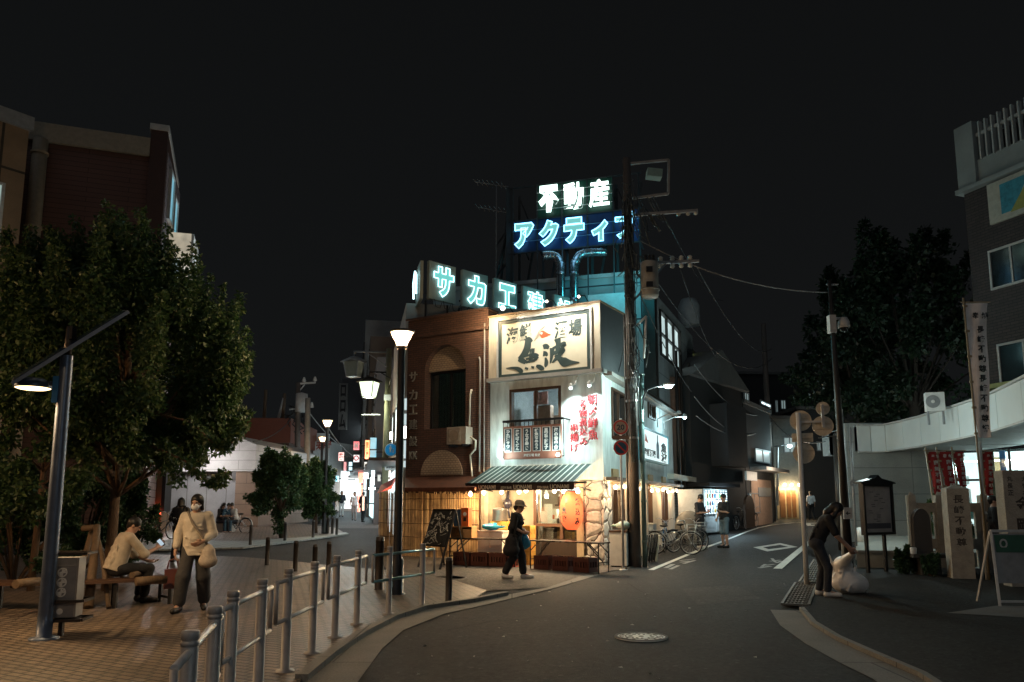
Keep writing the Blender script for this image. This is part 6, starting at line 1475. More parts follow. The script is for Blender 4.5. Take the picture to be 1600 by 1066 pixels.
# goods: yellow crates stack, white boxes, pot, blue bag, orange box
c = at(800, 850, 20.0); c.z = .02
for k, lb in enumerate(('lowest yellow crate in the stack behind the hatted woman', 'second yellow crate up in the stack behind the hatted woman', 'top yellow crate of the stack behind the hatted woman')): crate(Vector((at(822, 800, 20.2).x, 20.2, .02+.33*k)), R(-30), lb, m_crate3, .4, .3, .32, 'yellow crates stacked in the shop front')
p = Vector((at(772, 830, 20.6).x, 20.6, .02)); t = thing('white_cooler', 'white cooler box stack before the shop window', 'cooler', p)
q = MB(); M = Matrix.Translation(p) @ Matrix.Rotation(R(-30), 4, 'Z'); q.mbox(M, (-.38, -.22, 0), (.38, .22, .38)); q.mbox(M, (-.37, -.215, .385), (-.01, .215, .8)); q.mbox(M, (.01, -.215, .385), (.37, .215, .8)); q.build('boxes', m_white, t)
q = MB(); q.mbox(M, (-.39, -.23, .8), (.39, .23, .84)); q.build('lid', m_lgrey, t)
b = Body(); c0 = p+Vector((-.1, -.05, .93)); b.ell(np.array(c0), (.24, .14, .085), .05, rotm(R(-30))); b.cone(np.array(c0)+np.array((.15, -.1, .0)), np.array(c0)+np.array((.42, -.25, .02)), .05, .012, .05)
for k in range(8): o = np.array((rnd.uniform(-.17, .17), rnd.uniform(-.1, .1), rnd.uniform(.0, .07))); b.ell(np.array(c0)+o, (.06, .05, .05), .03)
V, Q = b.mesh(.012); o = npmesh('plastic_bag', V, Q, mat('bag_blue_plastic', (.02, .25, .42), .22, spec=.7), None, tuple(c0-Vector((0, 0, .085))), True); tag(o, 'blue plastic bag lying on the white cooler', 'bag')
cr = Vector((at(784, 800, 21.0).x, 21.0, .02)); t3 = crate(cr+Vector((0, 0, .86)), R(-30), 'orange yellow crate under the steel stock pot', m_crate3, .5, .34, .22, 'yellow crates stacked in the shop front')
q = MB(); M = Matrix.Translation(cr) @ Matrix.Rotation(R(-30), 4, 'Z'); q.mbox(M, (-.32, -.2, 0), (.32, .2, .86)); o = q.build('side_cabinet', m_dwood, None, cr); tag(o, 'brown low cabinet holding the yellow crate and pot', 'cabinet')
po = cr+Vector((-.05, 0, 1.085)); t = thing('stock_pot', 'big shiny steel stock pot on the yellow crate', 'pot', po); q = MB(); q.lathe([(0, 0), (.19, 0), (.2, .02), (.2, .3), (.212, .31), (.2, .312), (.19, .3), (.19, .03)], po, 24); q.build('pot_body', m_steel, t); q = MB(); q.lathe([(.205, .312), (.1, .35), (0, .36)], po, 24); q.build('lid', m_steel, t)
q = MB(); s, z = FR.px(785, 776, -.6); q.disc(FR.M(s, z, -.6), .14, .04, 24); o = q.build('wall_clock', m_lgrey, None, FR.P(s, z, -.6)); tag(o, 'round pale fan cover on the cream shop wall', 'wall fan')
s, z = FR.px(793, 787, -.45); q = MB(); q.sph(FR.P(s, z, -.45), (.12, .12, .15), 14, 10); q.cyl(FR.P(s, z, -.45), FR.P(s-.03, z+.35, -.55), .04); q.cyl(FR.P(s, z-.1, -.45), FR.P(s+.01, z-.4, -.55), .035); o = q.build('glass_float', mat('float_dark', (.05, .05, .08), .12, spec=.9), None, FR.P(s, z-.4, -.45)); tag(o, 'dark round glass float hanging on the cream wall', 'glass float')
m_pz = .72; e = tb0+ub*.2+vb*.2
q = MB(); M = Matrix.Translation(tb0+ub*.33+vb*.22+Vector((0, 0, .7))) @ Matrix.Rotation(rb, 4, 'Z'); q.mbox(M, (-.3, -.15, 0), (.3, .15, .02)); q.mbox(M, (-.3, -.15, .02), (-.285, .15, .27)); q.mbox(M, (.285, -.15, .02), (.3, .15, .27)); q.mbox(M, (-.01, -.15, .02), (.01, .15, .27)); q.mbox(M, (-.3, .135, .02), (.3, .15, .27)); q.mbox(M, (-.3, -.15, .27), (.3, .15, .29)); q.mbox(M, (.03, -.13, .02), (.26, .1, .22)); o = q.build('wooden_box', mat('box_tan', (.5, .27, .11), .6), None, M @ Vector((0, 0, 0))); tag(o, 'open tan wooden box on the left end of the table', 'box')
t = thing('toy_tower', 'orange red tall dispenser box standing on the wooden box', 'dispenser', M @ Vector((-.08, 0, .29))); q = MB(); q.mbox(M, (-.02, -.1, .29), (.18, .1, .72)); q.mbox(M, (-.035, -.115, .72), (.195, .115, .76)); q.build('box', m_orange, t)
q = MB(); q.disc(M @ Matrix.Translation((.08, -.1, .6)) @ Matrix.Rotation(R(90), 4, 'X'), .05, .01, 16); q.build('dial', m_white, t); q = MB(); q.mbox(M, (.04, -.112, .42), (.12, -.1, .52)); q.build('slot', m_black, t)
q = MB(); q.mbox(M, (-.25, -.08, .29), (-.06, .08, .7)); q.mbox(M, (-.26, -.09, .7), (-.05, .09, .72)); o = q.build('dark_jar_box', mat('navy_box', (.02, .05, .1), .4), None, M @ Vector((-.15, 0, .29))); tag(o, 'navy box beside the orange red dispenser', 'box')
# chalkboard A frame
a, b_ = G(653, 887), G(687, 891); d = (b_-a).normalized(); nv = Vector((-d.y, d.x, 0)); t = thing('menu_easel', 'black menu board on easel covered in chalk drawings before the bamboo', 'menu board', (a+b_)/2)
zt = at(690, 797, (a.y+b_.y)/2).z; Z = Vector((0, 0, 1)); lean = nv*.42; q = MB()
B0_, B1_ = a+lean*.3+Z*.55, b_+lean*.3+Z*.55; T0_, T1_ = a+lean+Z*zt+d*.05, b_+lean+Z*zt+d*.05
q.hexa([B0_, B1_, B1_+nv*.03, B0_+nv*.03, T0_, T1_, T1_+nv*.03, T0_+nv*.03]); bo = q.build('board', mat('chalkboard', (.035, .035, .03), .3, var=.5, scale=5), t)
q = MB(); q.bar(a, T0_, .04); q.bar(b_, T1_, .04); q.bar(T0_, T1_, .04); q.bar(B0_, B1_, .04); q.bar(a+nv*.8, T0_, .03); q.bar(b_+nv*.8, T1_, .03); q.build('frame', m_black, t)
q = MB(); g = random.Random(12); fn = (B1_-B0_).cross(T0_-B0_).normalized(); fn = fn if fn.y < 0 else -fn
for k in range(64):
    u, v = g.uniform(.06, .9), g.uniform(.05, .93); p = B0_.lerp(B1_, u).lerp(T0_.lerp(T1_, u), v)+fn*.004; pts = [p]
    for j in range(3): u += g.uniform(-.1, .1); v += g.uniform(-.07, .07); u = min(max(u, .04), .95); v = min(max(v, .04), .95); pts.append(B0_.lerp(B1_, u).lerp(T0_.lerp(T1_, u), v)+fn*.004)
    q.tube(pts, g.uniform(.003, .011), 4)
q.build('chalk_marks', mat('chalk', (.75, .74, .66), .9, var=.4), bo)
# freezer cabinet, bin, folded chairs by the corner
p = G(968, 887); F3 = Face((G(953, 887).x, G(953, 887).y), (.93, -.3)); wd_ = F3.px(979, 860)[0]; zt = F3.px(966, 829)[1]
t = thing('chest_freezer', 'white chest freezer at the restaurant corner by the sign post', 'freezer', F3.P(wd_/2, 0, -.2)); q = MB(); q.fbox(F3, 0, wd_, .05, zt-.05, -.5, 0); q.build('cabinet', m_white, t); q = MB(); q.fbox(F3, -.01, wd_+.01, zt-.05, zt, -.52, .015); q.build('lid', m_dwood, t); q = MB(); q.fbox(F3, .03, wd_-.03, 0, .05, -.48, -.02); q.build('plinth', m_black, t)
b = Body(); c0 = np.array(F3.P(wd_*.75, zt+.11, -.2)); b.ell(c0, (.17, .13, .11), .05); b.cone(c0+np.array((-.12, 0, .0)), c0+np.array((-.3, 0, .0)), .05, .02, .05); b.ell(c0+np.array((.05, 0, .05)), (.09, .08, .07), .05); V, Q = b.mesh(.014)
o = npmesh('plastic_bag', V, Q, brick('bag_green_white', (.7, .72, .68), (.1, .4, .22), (.6, .62, .58), .2, .14, .02), None, tuple(c0-np.array((0, 0, .11))), True); tag(o, 'white and green plastic bag on the chest freezer', 'bag')
p = G(1017, 880); t = thing('folded_chairs', 'stack of folded dark chairs leaning beside the utility pole', 'folded chairs', p); q = MB()
for k in range(5):
    x = p+Vector((.09*k-.2, .12*k-.1, 0)); w = Vector((.05, .42, 0)); tp_ = Vector((.12, .03, .72)); q.tube([x, x+tp_*.9, x+tp_+w*.15, x+tp_+w*.85, x+tp_*.9+w, x+w], .014, 6); q.hexa([x+w*.1+tp_*.5, x+w*.9+tp_*.5, x+w*.9+tp_*.5+Vector((.02, 0, 0)), x+w*.1+tp_*.5+Vector((.02, 0, 0)), x+w*.1+tp_*.9, x+w*.9+tp_*.9, x+w*.9+tp_*.9+Vector((.02, 0, 0)), x+w*.1+tp_*.9+Vector((.02, 0, 0))])
q.build('chair_frames', m_black, t); q = MB(); x = p+Vector((.2, .35, 0)); q.hexa([x, x+Vector((.02, .4, 0)), x+Vector((.05, .4, 0)), x+Vector((.03, 0, 0)), x+Vector((.1, 0, .7)), x+Vector((.12, .4, .7)), x+Vector((.15, .4, .7)), x+Vector((.13, 0, .7))]); q.build('chair_seat', m_cream, t)
p = G(1012, 862); t = thing('storage_box', 'pale grey box stack beside the restaurant side door', 'box', p+Vector((.1, .3, 0))); M = Matrix.Translation(p+Vector((.1, .3, 0))) @ Matrix.Rotation(R(68), 4, 'Z'); q = MB(); q.mbox(M, (-.3, -.2, 0), (.3, .2, .5)); q.mbox(M, (-.28, -.19, .52), (.28, .19, .82)); q.build('boxes', m_lgrey, t); q = MB(); q.mbox(M, (-.31, -.21, .5), (.31, .21, .53)); q.mbox(M, (-.31, -.21, .82), (.31, .21, .86)); q.build('lids', m_cream, t)
# hatted woman
Wp = G(806, 905); Wp.z = .016
hp_ = dict(pel=(0, .02, .88), waist=(0, .0, 1.03), chest=(0, -.03, 1.24), neck=(0, -.05, 1.38), head=(0, -.09, 1.5), yaw=.12, nod=.12, elL=(.21, .0, 1.08), wrL=(.09, -.2, .98), haL=(.03, -.26, .95), elR=(-.21, .0, 1.08), wrR=(-.1, -.19, .97), haR=(-.04, -.26, .94),
           shL=(.155, -.02, 1.32), shR=(-.155, -.02, 1.32), hiL=(.085, 0, .86), knL=(.09, -.1, .47), anL=(.09, -.14, .085), toL=(.1, -.31, .035), hiR=(-.085, 0, .86), knR=(-.09, .02, .46), anR=(-.09, .23, .1), toR=(-.1, .08, .035))
_, hj = person('woman in black with grey hat carrying a blue bag past the tables', Wp, R(72), hp_, c_blk, cloth('cloth_charcoal', (.02, .02, .022)), c_shoew, 'bun', sleeve=.6, legw=1.35, legend=.92, vox=.0095, hem=.84, flare=.02, hat=cloth('hat_grey', (.22, .2, .16)), scale=.99)
c = hj((.27, -.1, .74)); b = Body(); b.ell(np.array(c), (.13, .16, .16), .04); b.cone(np.array(c)+np.array((0, 0, .1)), np.array(c)+np.array((0, 0, .27)), .08, .03, .05)
for k in range(6): b.ell(np.array(c)+np.array((rnd.uniform(-.09, .09), rnd.uniform(-.09, .09), rnd.uniform(-.12, .1))), (.06, .06, .07), .03)
t = thing('tote_bag', 'shiny blue bag carried in front by the hatted woman', 'bag', c); V, Q = b.mesh(.012); npmesh('bag_body', V, Q, MT['bag_blue_plastic'], t, smooth=True); q = MB(); q.tube([Vector(c)+Vector((0, 0, .24)), hj('haL')+Vector((0, 0, -.03)), hj('haR')], .012, 6); q.build('handle', MT['bag_blue_plastic'], t)
c = hj((-.26, .02, .72)); handbag('black shoulder bag at the hatted woman\'s side', c, .24, .38, .12, c_blk, [c+Vector((0, 0, .15)), hj((-.22, .05, 1.1)), hj((-.13, .04, 1.4)), hj((-.16, -.1, 1.25)), c+Vector((.05, -.05, .16))])

# ================================================================== UTILITY POLE, road signs, wires
m_pole = mat('concrete_pole', (.12, .1, .088), .8, bump=.3, stretch=(5, 5, .8), var=.3)
UP = G(993, 886); UP.z = 0; zt = at(985, 248, UP.y).z
t = thing('utility_pole', 'tall crowded utility pole with transformer at the shop corner', 'utility pole', UP)
lean = Vector((-.06, 0, 0))
q = MB(); q.tube([UP, UP+Vector((0, 0, zt*.5)), UP+Vector((0, 0, zt))], [.145, .13, .105], 18); q.build('pole', m_pole, t)
cx_ = UP+Vector((.25, .05, 0)); q = MB(); q.tube([cx_, cx_+Vector((0, 0, 4.9))], .06, 10)
for z in (.6, 1.6, 2.6, 3.6, 4.6): q.ring(Matrix.Translation(cx_+Vector((0, 0, z))), .058, .075, .05, 12)
q.build('conduit', mat('conduit_teal_grey', (.16, .25, .24), .45, .5), t)
q = MB(); q.tube([UP+Vector((-.16, 0, 0)), UP+Vector((-.15, 0, zt*.6))], .03, 6); q.build('ground_pipe', m_dark, t)
a = at(1015, 437, UP.y-.25); q = MB(); q.lathe([(0, -.48), (.2, -.48), (.23, -.42), (.23, .42), (.2, .47), (0, .5)], a, 18); q.lathe([(.24, -.3), (.255, -.3), (.255, -.25), (.24, -.25)], a, 18); q.build('transformer', mat('transformer_grey', (.3, .29, .26), .5), t)
q = MB()
for k in range(3): q.lathe([(.02, .5), (.05, .53), (.03, .57), (.05, .6), (.02, .66)], a+Vector((.1*(k-1), -.05, 0)), 8)
for zz in (-.2, .2): q.mbox(Matrix.Translation(a+Vector((-.05, -.23, zz))), (-.08, -.06, -.07), (.08, .02, .07))
q.build('bushings', m_black, t)
def cross(p, e, w=.07): q = MB(); q.bar(p, e, w); return q
b = at(990, 336, UP.y); e = at(1090, 329, UP.y); q = cross(b, e)
q.build('crossarm', m_grey, t); q = MB(); i_ = MB()
for f in (.7, .85, .97): i_.lathe([(.02, -.03), (.055, -.06), (.05, -.1), (.025, -.12)], b.lerp(e, f), 10)
b2 = at(1000, 412, UP.y+.3); e2 = at(1092, 408, UP.y+.3); q.bar(b2, e2, .07); q.build('crossarm', m_grey, t); MB().bar(at(990, 470, UP.y), at(1040, 412, UP.y+.2), .05).build('crossarm_stay', m_grey, t); q = MB()
for f in (.35, .55, .7, .85):
    for s in (1, -1): i_.lathe([(.02, .04*s), (.07, .07*s), (.05, .1*s), (.07, .13*s), (.03, .17*s)], b2.lerp(e2, f), 10)
b3 = at(985, 256, UP.y); q.bar(b3, at(1045, 250, UP.y), .06); q.bar(at(1045, 250, UP.y), at(1044, 303, UP.y), .06); q.bar(at(1044, 303, UP.y), at(988, 310, UP.y), .06); q.build('equipment_frame', m_grey, t); i_.build('insulators', mat('porcelain', (.6, .58, .52), .25), t)
q = MB(); bx = at(1022, 272, UP.y); q.mbox(Matrix.Translation(bx) @ Matrix.Rotation(.12, 4, 'Y'), (-.2, -.15, -.12), (.2, .15, .1)); q.build('switch_box', mat('switch_teal', (.2, .32, .32), .5), t)
q = MB(); g = random.Random(8)
for k in range(62):                                               # loose cable loops round the pole
    z0_ = g.uniform(5.0, zt-.5); a1 = UP+Vector((g.uniform(-.18, .2), g.uniform(-.25, -.1), z0_)); p = [a1]
    for j in range(4): p.append(p[-1]+Vector((g.uniform(-.14, .16), g.uniform(-.08, .08), g.uniform(-.5, .05))))
    q.tube(p, g.uniform(.008, .018), 5)
for k in range(10):
    a1 = at(g.uniform(1000, 1030), g.uniform(300, 330), UP.y); q.tube([a1, a1+Vector((.12, 0, -.25)), a1+Vector((.3, 0, -.6))], .02, 5)
for k in range(7): x = g.uniform(-.16, .16); q.tube([UP+Vector((x, -.15, 2.6)), UP+Vector((x*.8, -.16, 5)), UP+Vector((x*.7, -.14, 9.5))], .014, 5)
q.build('cable_tangle', mat('cable_grey', (.07, .085, .09), .28), t)
q = MB()
for z in (3.2, 4.15, 4.75): q.ring(Matrix.Translation(UP+Vector((0, 0, z))), .15, .17, .05, 16)
q.build('bands', m_steel, t)
a = at(1016, 520, UP.y-.2); b = at(1008, 492, UP.y-.2); q = MB(); q.tube([at(1006, 560, UP.y-.2), at(1010, 494, UP.y-.3)], .03, 8); q.tube([at(1010, 494, UP.y-.3), at(994, 510, UP.y-.1)], .03, 8); q.build('stay_arm', m_lgrey, t)
# cobra street light on the pole
s = at(1004, 640, UP.y); q = MB(); q.tube([s, at(1005, 622, UP.y), at(1012, 608, UP.y), at(1025, 604, UP.y), at(1036, 603.5, UP.y)], .025, 8); q.build('lamp_arm', m_black, t)
lp = at(1044, 602, UP.y); q = MB(); q.sph(lp+Vector((.02, 0, .02)), (.16, .09, .05), 14, 8); q.build('lamp_hood', m_lgrey, t); q = MB(); q.sph(lp-Vector((0, 0, .03)), (.12, .075, .05), 14, 8); q.build('lamp_bulb', emit('led_cyan_white', (.72, 1, .97), 60), t)
light('POINT', lp-Vector((0, .0, .16)), 130, (.7, 1, .95), t, .09, 'lamp_light')
# sign post 20 / no parking
SPp = G(974, 891); FSg = Face((SPp.x, SPp.y), (1, -.12)); t = thing('sign_post', 'grey post with speed limit 20 and no parking signs', 'road sign', SPp)
ztp = FSg.px(972, 654)[1]; q = MB(); q.tube([SPp, SPp+Vector((0, 0, ztp))], .03, 10); q.lathe([(.1, 0), (.1, .015), (.035, .03)], SPp, 12); q.build('post', m_lgrey, t)
for (y, kind) in ((668, 20), (700, 'P')):
    z = FSg.px(972, y)[1]; r = 11.6/1226*SPp.y; M = FSg.M(0, z, .04)
    q = MB(); q.disc(M, r, .012, 32); q.ring(M @ Matrix.Translation((0, 0, .012)), r*.78, r, .003, 32); sgn = q.build('sign_disc', mat('sign_red', (.42, .03, .03), .35), t)
    q = MB(); q.disc(M @ Matrix.Translation((0, 0, .012)), r*.78, .0015, 32)
    if kind == 20: q.build('sign_ground', mat('sign_pale', (.3, .27, .24), .4), sgn); text('20', M @ Matrix.Translation((0, 0, .015)), .2, mat('sign_dark_blue', (.01, .03, .07), .4), 'lettering', sgn, off=.005, fit=(r*1.05, r*.75))
    else:
        q.build('sign_ground', mat('sign_navy', (.01, .06, .12), .35), sgn); q = MB(); q.mbox(M @ Matrix.Rotation(R(-45), 4, 'Z'), (-r*.85, -r*.1, .0135), (r*.85, r*.1, .017)); q.build('slash', MT['sign_red'], sgn)
    q = MB(); q.ring(M @ Matrix.Translation((0, 0, .001)), r, r*1.05, .012, 32); q.build('rim', m_lgrey, sgn)
q = MB(); q.mbox(FSg.M(0, FSg.px(972, 684)[1], .04), (-.2, -.045, 0), (.2, .045, .01)); q.build('plate', mat('plate_brown', (.14, .09, .07), .5), t)

# ================================================================== SIDE STREET (right of the shop)
# teal lit building behind
FT2 = Face(tuple(at(1022, 600, 28.5)[:2]), (.956, -.293)); s2 = Face(tuple(at(1022, 600, 28.5)[:2]), (.385, .923))
ztop = FT2.px(985, 431)[1]; m_tealw = panel('pale_wall_panels', (.42, .46, .46), 1.6, 1.1, (.1, .12, .12), .012)
t = thing('narrow_building', 'narrow three storey building carrying the neon billboard', 'building', FT2.P(-2, 0, -2))
zt2 = s2.px(1030, 470)[1]
q = MB(); q.fbox(FT2, -9, -.35, 0, ztop, -5, 0); q.build('wall', mat('plain_wall', (.4, .45, .45), .7, bump=.2, scale=1.2), t)
q = MB(); q.fbox(FT2, -9.1, -.3, ztop, ztop+.15, -5, .1); q.build('roof_edge', m_lgrey, t)
zlow = FT2.px(985, 466)[1]; q = MB(); q.fbox(FT2, -2.3, -.9, 3, zlow, .0, .9); q.build('stair_box', mat('stair_box_pale', (.5, .55, .55), .6), t)
q = MB(); q.fbox(FT2, -.35, .1, 0, ztop-.2, -.8, .12); q.build('corner_column', m_dark, t)
t = thing('street_house', 'pale side street house with tall lit upper window', 'house', s2.P(3, 0, -1))
sa, sb_ = s2.px(1031, 540)[0], s2.px(1062, 540)[0]; wz1, wz0 = s2.px(1045, 500)[1], s2.px(1045, 566)[1]; se = s2.px(1084, 600)[0]; z_hi = s2.px(1031, 478)[1]+.3
q = MB(); wallholes(q, s2, .12, se, 0, z_hi, -.25, 0, [(sa, sb_, wz0, wz1)]); q.fbox(s2, se, se+.2, 0, z_hi-.3, -5, -.0); q.build('wall', m_tealw, t)
f = MB(); f.frame(s2, sa, sb_, wz0, wz1, .08, -.15, .08); n = 3
for k in range(1, n): s = sa+(sb_-sa)*k/n; f.fbox(s2, s-.04, s+.04, wz0+.08, wz1-.08, -.12, .05)
f.fbox(s2, sa+.08, sb_-.08, wz0+.9, wz0+.97, -.1, .04); w_ = f.build('window', m_dark, t); f = MB(); f.fbox(s2, sa+.08, sb_-.08, wz0+.08, wz1-.08, -.1, -.06); f.build('pane', emit('pane_white_cool', (.75, .97, .97), .42, mixtex=1.6), w_)
f = MB(); s3 = s2.px(1075, 600)[0]; s4 = s2.px(1083, 600)[0]; za, zb2 = s2.px(1079, 552)[1], s2.px(1079, 612)[1]; f.frame(s2, s3, s4, zb2, za, .07, 0, .25); w_ = f.build('side_window', m_black, t); f = MB(); f.fbox(s2, s3+.07, s4-.07, zb2+.07, za-.07, .02, .12); f.build('pane', emit('pane_lime', (.75, .85, .3), .55, mixtex=2.0), w_)
f = MB(); p = s2.P(s2.px(1070, 500)[0], z_hi+.1, .2)
f.lathe([(.5, 0), (.5, .9), (.35, 1.25), (0, 1.35)], p, 16); f.build('roof_tank', m_grey, t)
f = MB(); s = s2.px(1048, 620)[0]; f.fbox(s2, s-.1, s+.9, 2.7, wz0-.6, .0, .3); f.build('rust_panels', mat('rust_panel', (.16, .08, .05), .6, var=.4), t)
f = MB()
for x in (1045, 1052, 1066): s = s2.px(x, 640)[0]; f.tube([s2.P(s, 2, .35), s2.P(s, wz0+.4, .35)], .07, 8)
f.build('pipes', m_dark, t); f = MB(); f.fbox(s2, .2, se, 2.45, 2.65, .0, .6); f.build('ledge', m_cream, t)
f = MB(); f.fbox(s2, .3, se-.3, .25, 2.3, .0, .05); f.build('shutter', panel('grey_shutter', (.25, .27, .27), 6, .11, (.08, .08, .08), .01), t)
# low grey cabinet/wall by the bikes
a = at(1062, 838, 27.5); t = thing('metal_cabinet', 'plain grey metal door and tarp covered stack behind the bicycles', 'cabinet', (a.x, 27.6, tz(27.6))); F4 = Face((a.x, 27.6), (.97, -.2)); q = MB(); q.fbox(F4, 0, .85, tz(27.6), F4.px(1070, 765)[1], -.5, 0); q.build('door_panel', m_lgrey, t)
b = Body(); c0 = np.array((F4.P(.35, tz(27.6)+.55, .35))); b.ell(c0, (.5, .3, .6), .05); b.ell(c0+np.array((.2, 0, -.2)), (.4, .3, .45), .1); b.cut((0, 0, -1), (0, 0, tz(27.6))); V, Q = b.mesh(.03); npmesh('tarp', V, Q, mat('tarp_olive', (.2, .18, .15), .7), t, smooth=True)
# vending machines
YV = 31.5; FV = Face(tuple(at(1101, 833, YV)[:2]), (.62, .785)); zg = FV.px(1101, 833)[1]; zvt = FV.px(1101, 764)[1]
m_vbody = mat('vending_white', (.5, .54, .55), .35); wv = (FV.px(1137, 800)[0])/2
for k in range(2):
    s0 = k*wv+.01; s1 = (k+1)*wv-.01; t = thing('vending_machine', ('near glowing vending machine with white side by the phone man', 'farther glowing vending machine behind the man in shorts')[k], 'vending machine', FV.P((s0+s1)/2, zg, -.3), 'lit vending machines')
    q = MB(); q.fbox(FV, s0, s1, zg, zvt, -.75, 0); q.build('cabinet', m_vbody, t); h = zvt-zg
    q = MB(); q.fbox(FV, s0+.06, s1-.06, zg+h*.42, zvt-.06, .002, .03); dsp = q.build('display', emit('vending_glow', (.6, .88, 1), .9), t)
    cols = 4; dm = [m_red, m_blue, m_white, m_yel, mat('drink_green', (.05, .3, .08), .4)]
    for r_ in range(3):
        for c_ in range(cols):
            x = s0+.12+(s1-s0-.24)*(c_+.5)/cols; z = zg+h*.45+h*.17*r_; MB().lathe([(0, 0), (.035, 0), (.035, .14), (.02, .19), (0, .19)], FV.P(x, z, .07), 8).build('drink_can', dm[(r_*cols+c_+k) % 5], dsp)
    q = MB()
    for r_ in range(4): z = zg+h*(.42+.17*r_)-.02; q.fbox(FV, s0+.05, s1-.05, z, z+.035, .03, .08)
    for c_ in range(cols+1): x = s0+.06+(s1-s0-.12)*c_/cols; q.fbox(FV, x-.012, x+.012, zg+h*.42, zvt-.06, .03, .05)
    q.build('shelves', m_black, t); q = MB(); q.fbox(FV, s0+.05, s1-.05, zg+.05, zg+h*.4, .002, .02); q.fbox(FV, s0+.15, s1-.25, zg+.2, zg+.42, .02, .035); q.fbox(FV, s1-.2, s1-.08, zg+h*.3, zg+h*.4, .02, .04); q.build('dispensing_panel', m_grey, t)
light('POINT', FV.P(wv, zg+1.3, .6), 75, (.65, .9, 1), None, .3, 'vending_glow')
q = MB(); q.fbox(FV, -.15, wv*2+.6, zvt+.1, zvt+.25, -.9, .35); q.fbox(FV, wv*2+.45, wv*2+.6, zg-.2, zvt+.1, -.9, -.7); o = q.build('shed_roof', m_black, None, FV.P(wv, zg, 0)); tag(o, 'dark lean-to roof above the vending machines', 'canopy')
# dark houses along the street
def house(label, F, s0, s1, zg, zt, depth, m, wins=(), roof=None, name='house', parts=None):
    t = thing(name, label, 'house', F.P((s0+s1)/2, zg, -depth/2)); q = MB(); q.fbox(F, s0, s1, zg-.5, zt, -depth, 0); q.build('wall', m, t)
    q = MB()
    if roof == 'gable':
        mid = (s0+s1)/2; q.prism([F.P(s0-.3, zt, .3), F.P(s1+.3, zt, .3), F.P(mid, zt+1.6, .3)], -F.n*(depth+.6)); q.build('roof', m_dconc, t)
    else: q.fbox(F, s0-.1, s1+.1, zt, zt+.2, -depth-.1, .12); q.build('roof', m_dconc, t)
    for (a, b, za, zb, mm) in wins:
        f = MB(); f.frame(F, a, b, za, zb, .06, 0, .08); f.fbox(F, (a+b)/2-.025, (a+b)/2+.025, za+.06, zb-.06, .02, .07); w = f.build('window', m_grey, t); f = MB(); f.fbox(F, a+.06, b-.06, za+.06, zb-.06, .01, .035); f.build('pane', mm, w)
    return t
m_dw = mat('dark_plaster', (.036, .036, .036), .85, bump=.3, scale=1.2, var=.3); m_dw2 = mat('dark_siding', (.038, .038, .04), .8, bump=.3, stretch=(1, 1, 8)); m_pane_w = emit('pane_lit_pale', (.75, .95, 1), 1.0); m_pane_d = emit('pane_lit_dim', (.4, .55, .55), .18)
F5 = Face(tuple(at(1088, 800, 33)[:2]), (.60, .80))
def w5(F, x0, y0, x1, y1, m): a = F.px(x0, y0); b = F.px(x1, y1); return (a[0], b[0], b[1], a[1], m)
e5 = F5.px(1165, 760)[0]
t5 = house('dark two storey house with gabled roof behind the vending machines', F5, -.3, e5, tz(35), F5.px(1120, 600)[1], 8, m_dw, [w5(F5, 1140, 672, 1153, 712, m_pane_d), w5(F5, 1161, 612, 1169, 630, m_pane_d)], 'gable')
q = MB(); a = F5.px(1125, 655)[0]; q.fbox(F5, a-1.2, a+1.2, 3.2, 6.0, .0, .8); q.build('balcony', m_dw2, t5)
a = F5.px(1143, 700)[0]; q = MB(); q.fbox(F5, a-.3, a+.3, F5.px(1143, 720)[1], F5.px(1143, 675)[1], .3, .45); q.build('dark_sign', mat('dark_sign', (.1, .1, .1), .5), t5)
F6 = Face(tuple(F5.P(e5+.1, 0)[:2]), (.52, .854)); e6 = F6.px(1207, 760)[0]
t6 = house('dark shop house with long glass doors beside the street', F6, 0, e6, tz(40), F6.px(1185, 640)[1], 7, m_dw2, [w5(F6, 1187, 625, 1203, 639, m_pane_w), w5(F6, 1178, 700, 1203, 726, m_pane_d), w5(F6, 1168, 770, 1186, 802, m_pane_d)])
q = MB(); a = F6.px(1172, 731)[0]; b = F6.px(1210, 731)[0]; q.fbox(F6, a, b, F6.px(1190, 737)[1], F6.px(1190, 732)[1], 0, .8); q.build('ledge', m_lgrey, t6); q = MB(); q.fbox(F6, F6.px(1167, 744, .5)[0], F6.px(1183, 744, .5)[0], F6.px(1175, 751, .5)[1], F6.px(1175, 737, .5)[1], .4, .5); q.build('hanging_sign', m_white, t6)
q = MB(); q.fbox(F6, F6.px(1173, 780)[0], F6.px(1204, 780)[0], tz(40), F6.px(1190, 750)[1], .0, .06); q.build('pink_wall', mat('pink_wall', (.45, .3, .22), .7), t6); q = MB(); q.fbox(F6, F6.px(1184, 760, .06)[0], F6.px(1203, 760, .06)[0], F6.px(1190, 776, .06)[1], F6.px(1190, 762, .06)[1], .06, .1); q.build('notice_plate', m_grey, t6)
q = MB(); q.prism([F6.P(F6.px(1172+9*math.cos(a_)*.8, 800, .5)[0], tz(40)+1.5*(.6+.4*math.sin(a_)), .4) for a_ in [math.pi*i/10 for i in range(11)]]+[F6.P(F6.px(1165, 800, .5)[0], tz(40), .4), F6.P(F6.px(1179, 800, .5)[0], tz(40), .4)], F6.n*.1); q.build('arched_gate', m_dwood, t6)
light('POINT', F6.P(F6.px(1180, 770)[0], tz(40)+2.4, 1.6), 60, (1, .8, .6), None, .15, 'shop_glow')
YL = 47.0; F7 = Face(tuple(at(1213, 800, YL)[:2]), (1, .12)); zg = tz(YL); e7 = F7.px(1251, 780)[0]
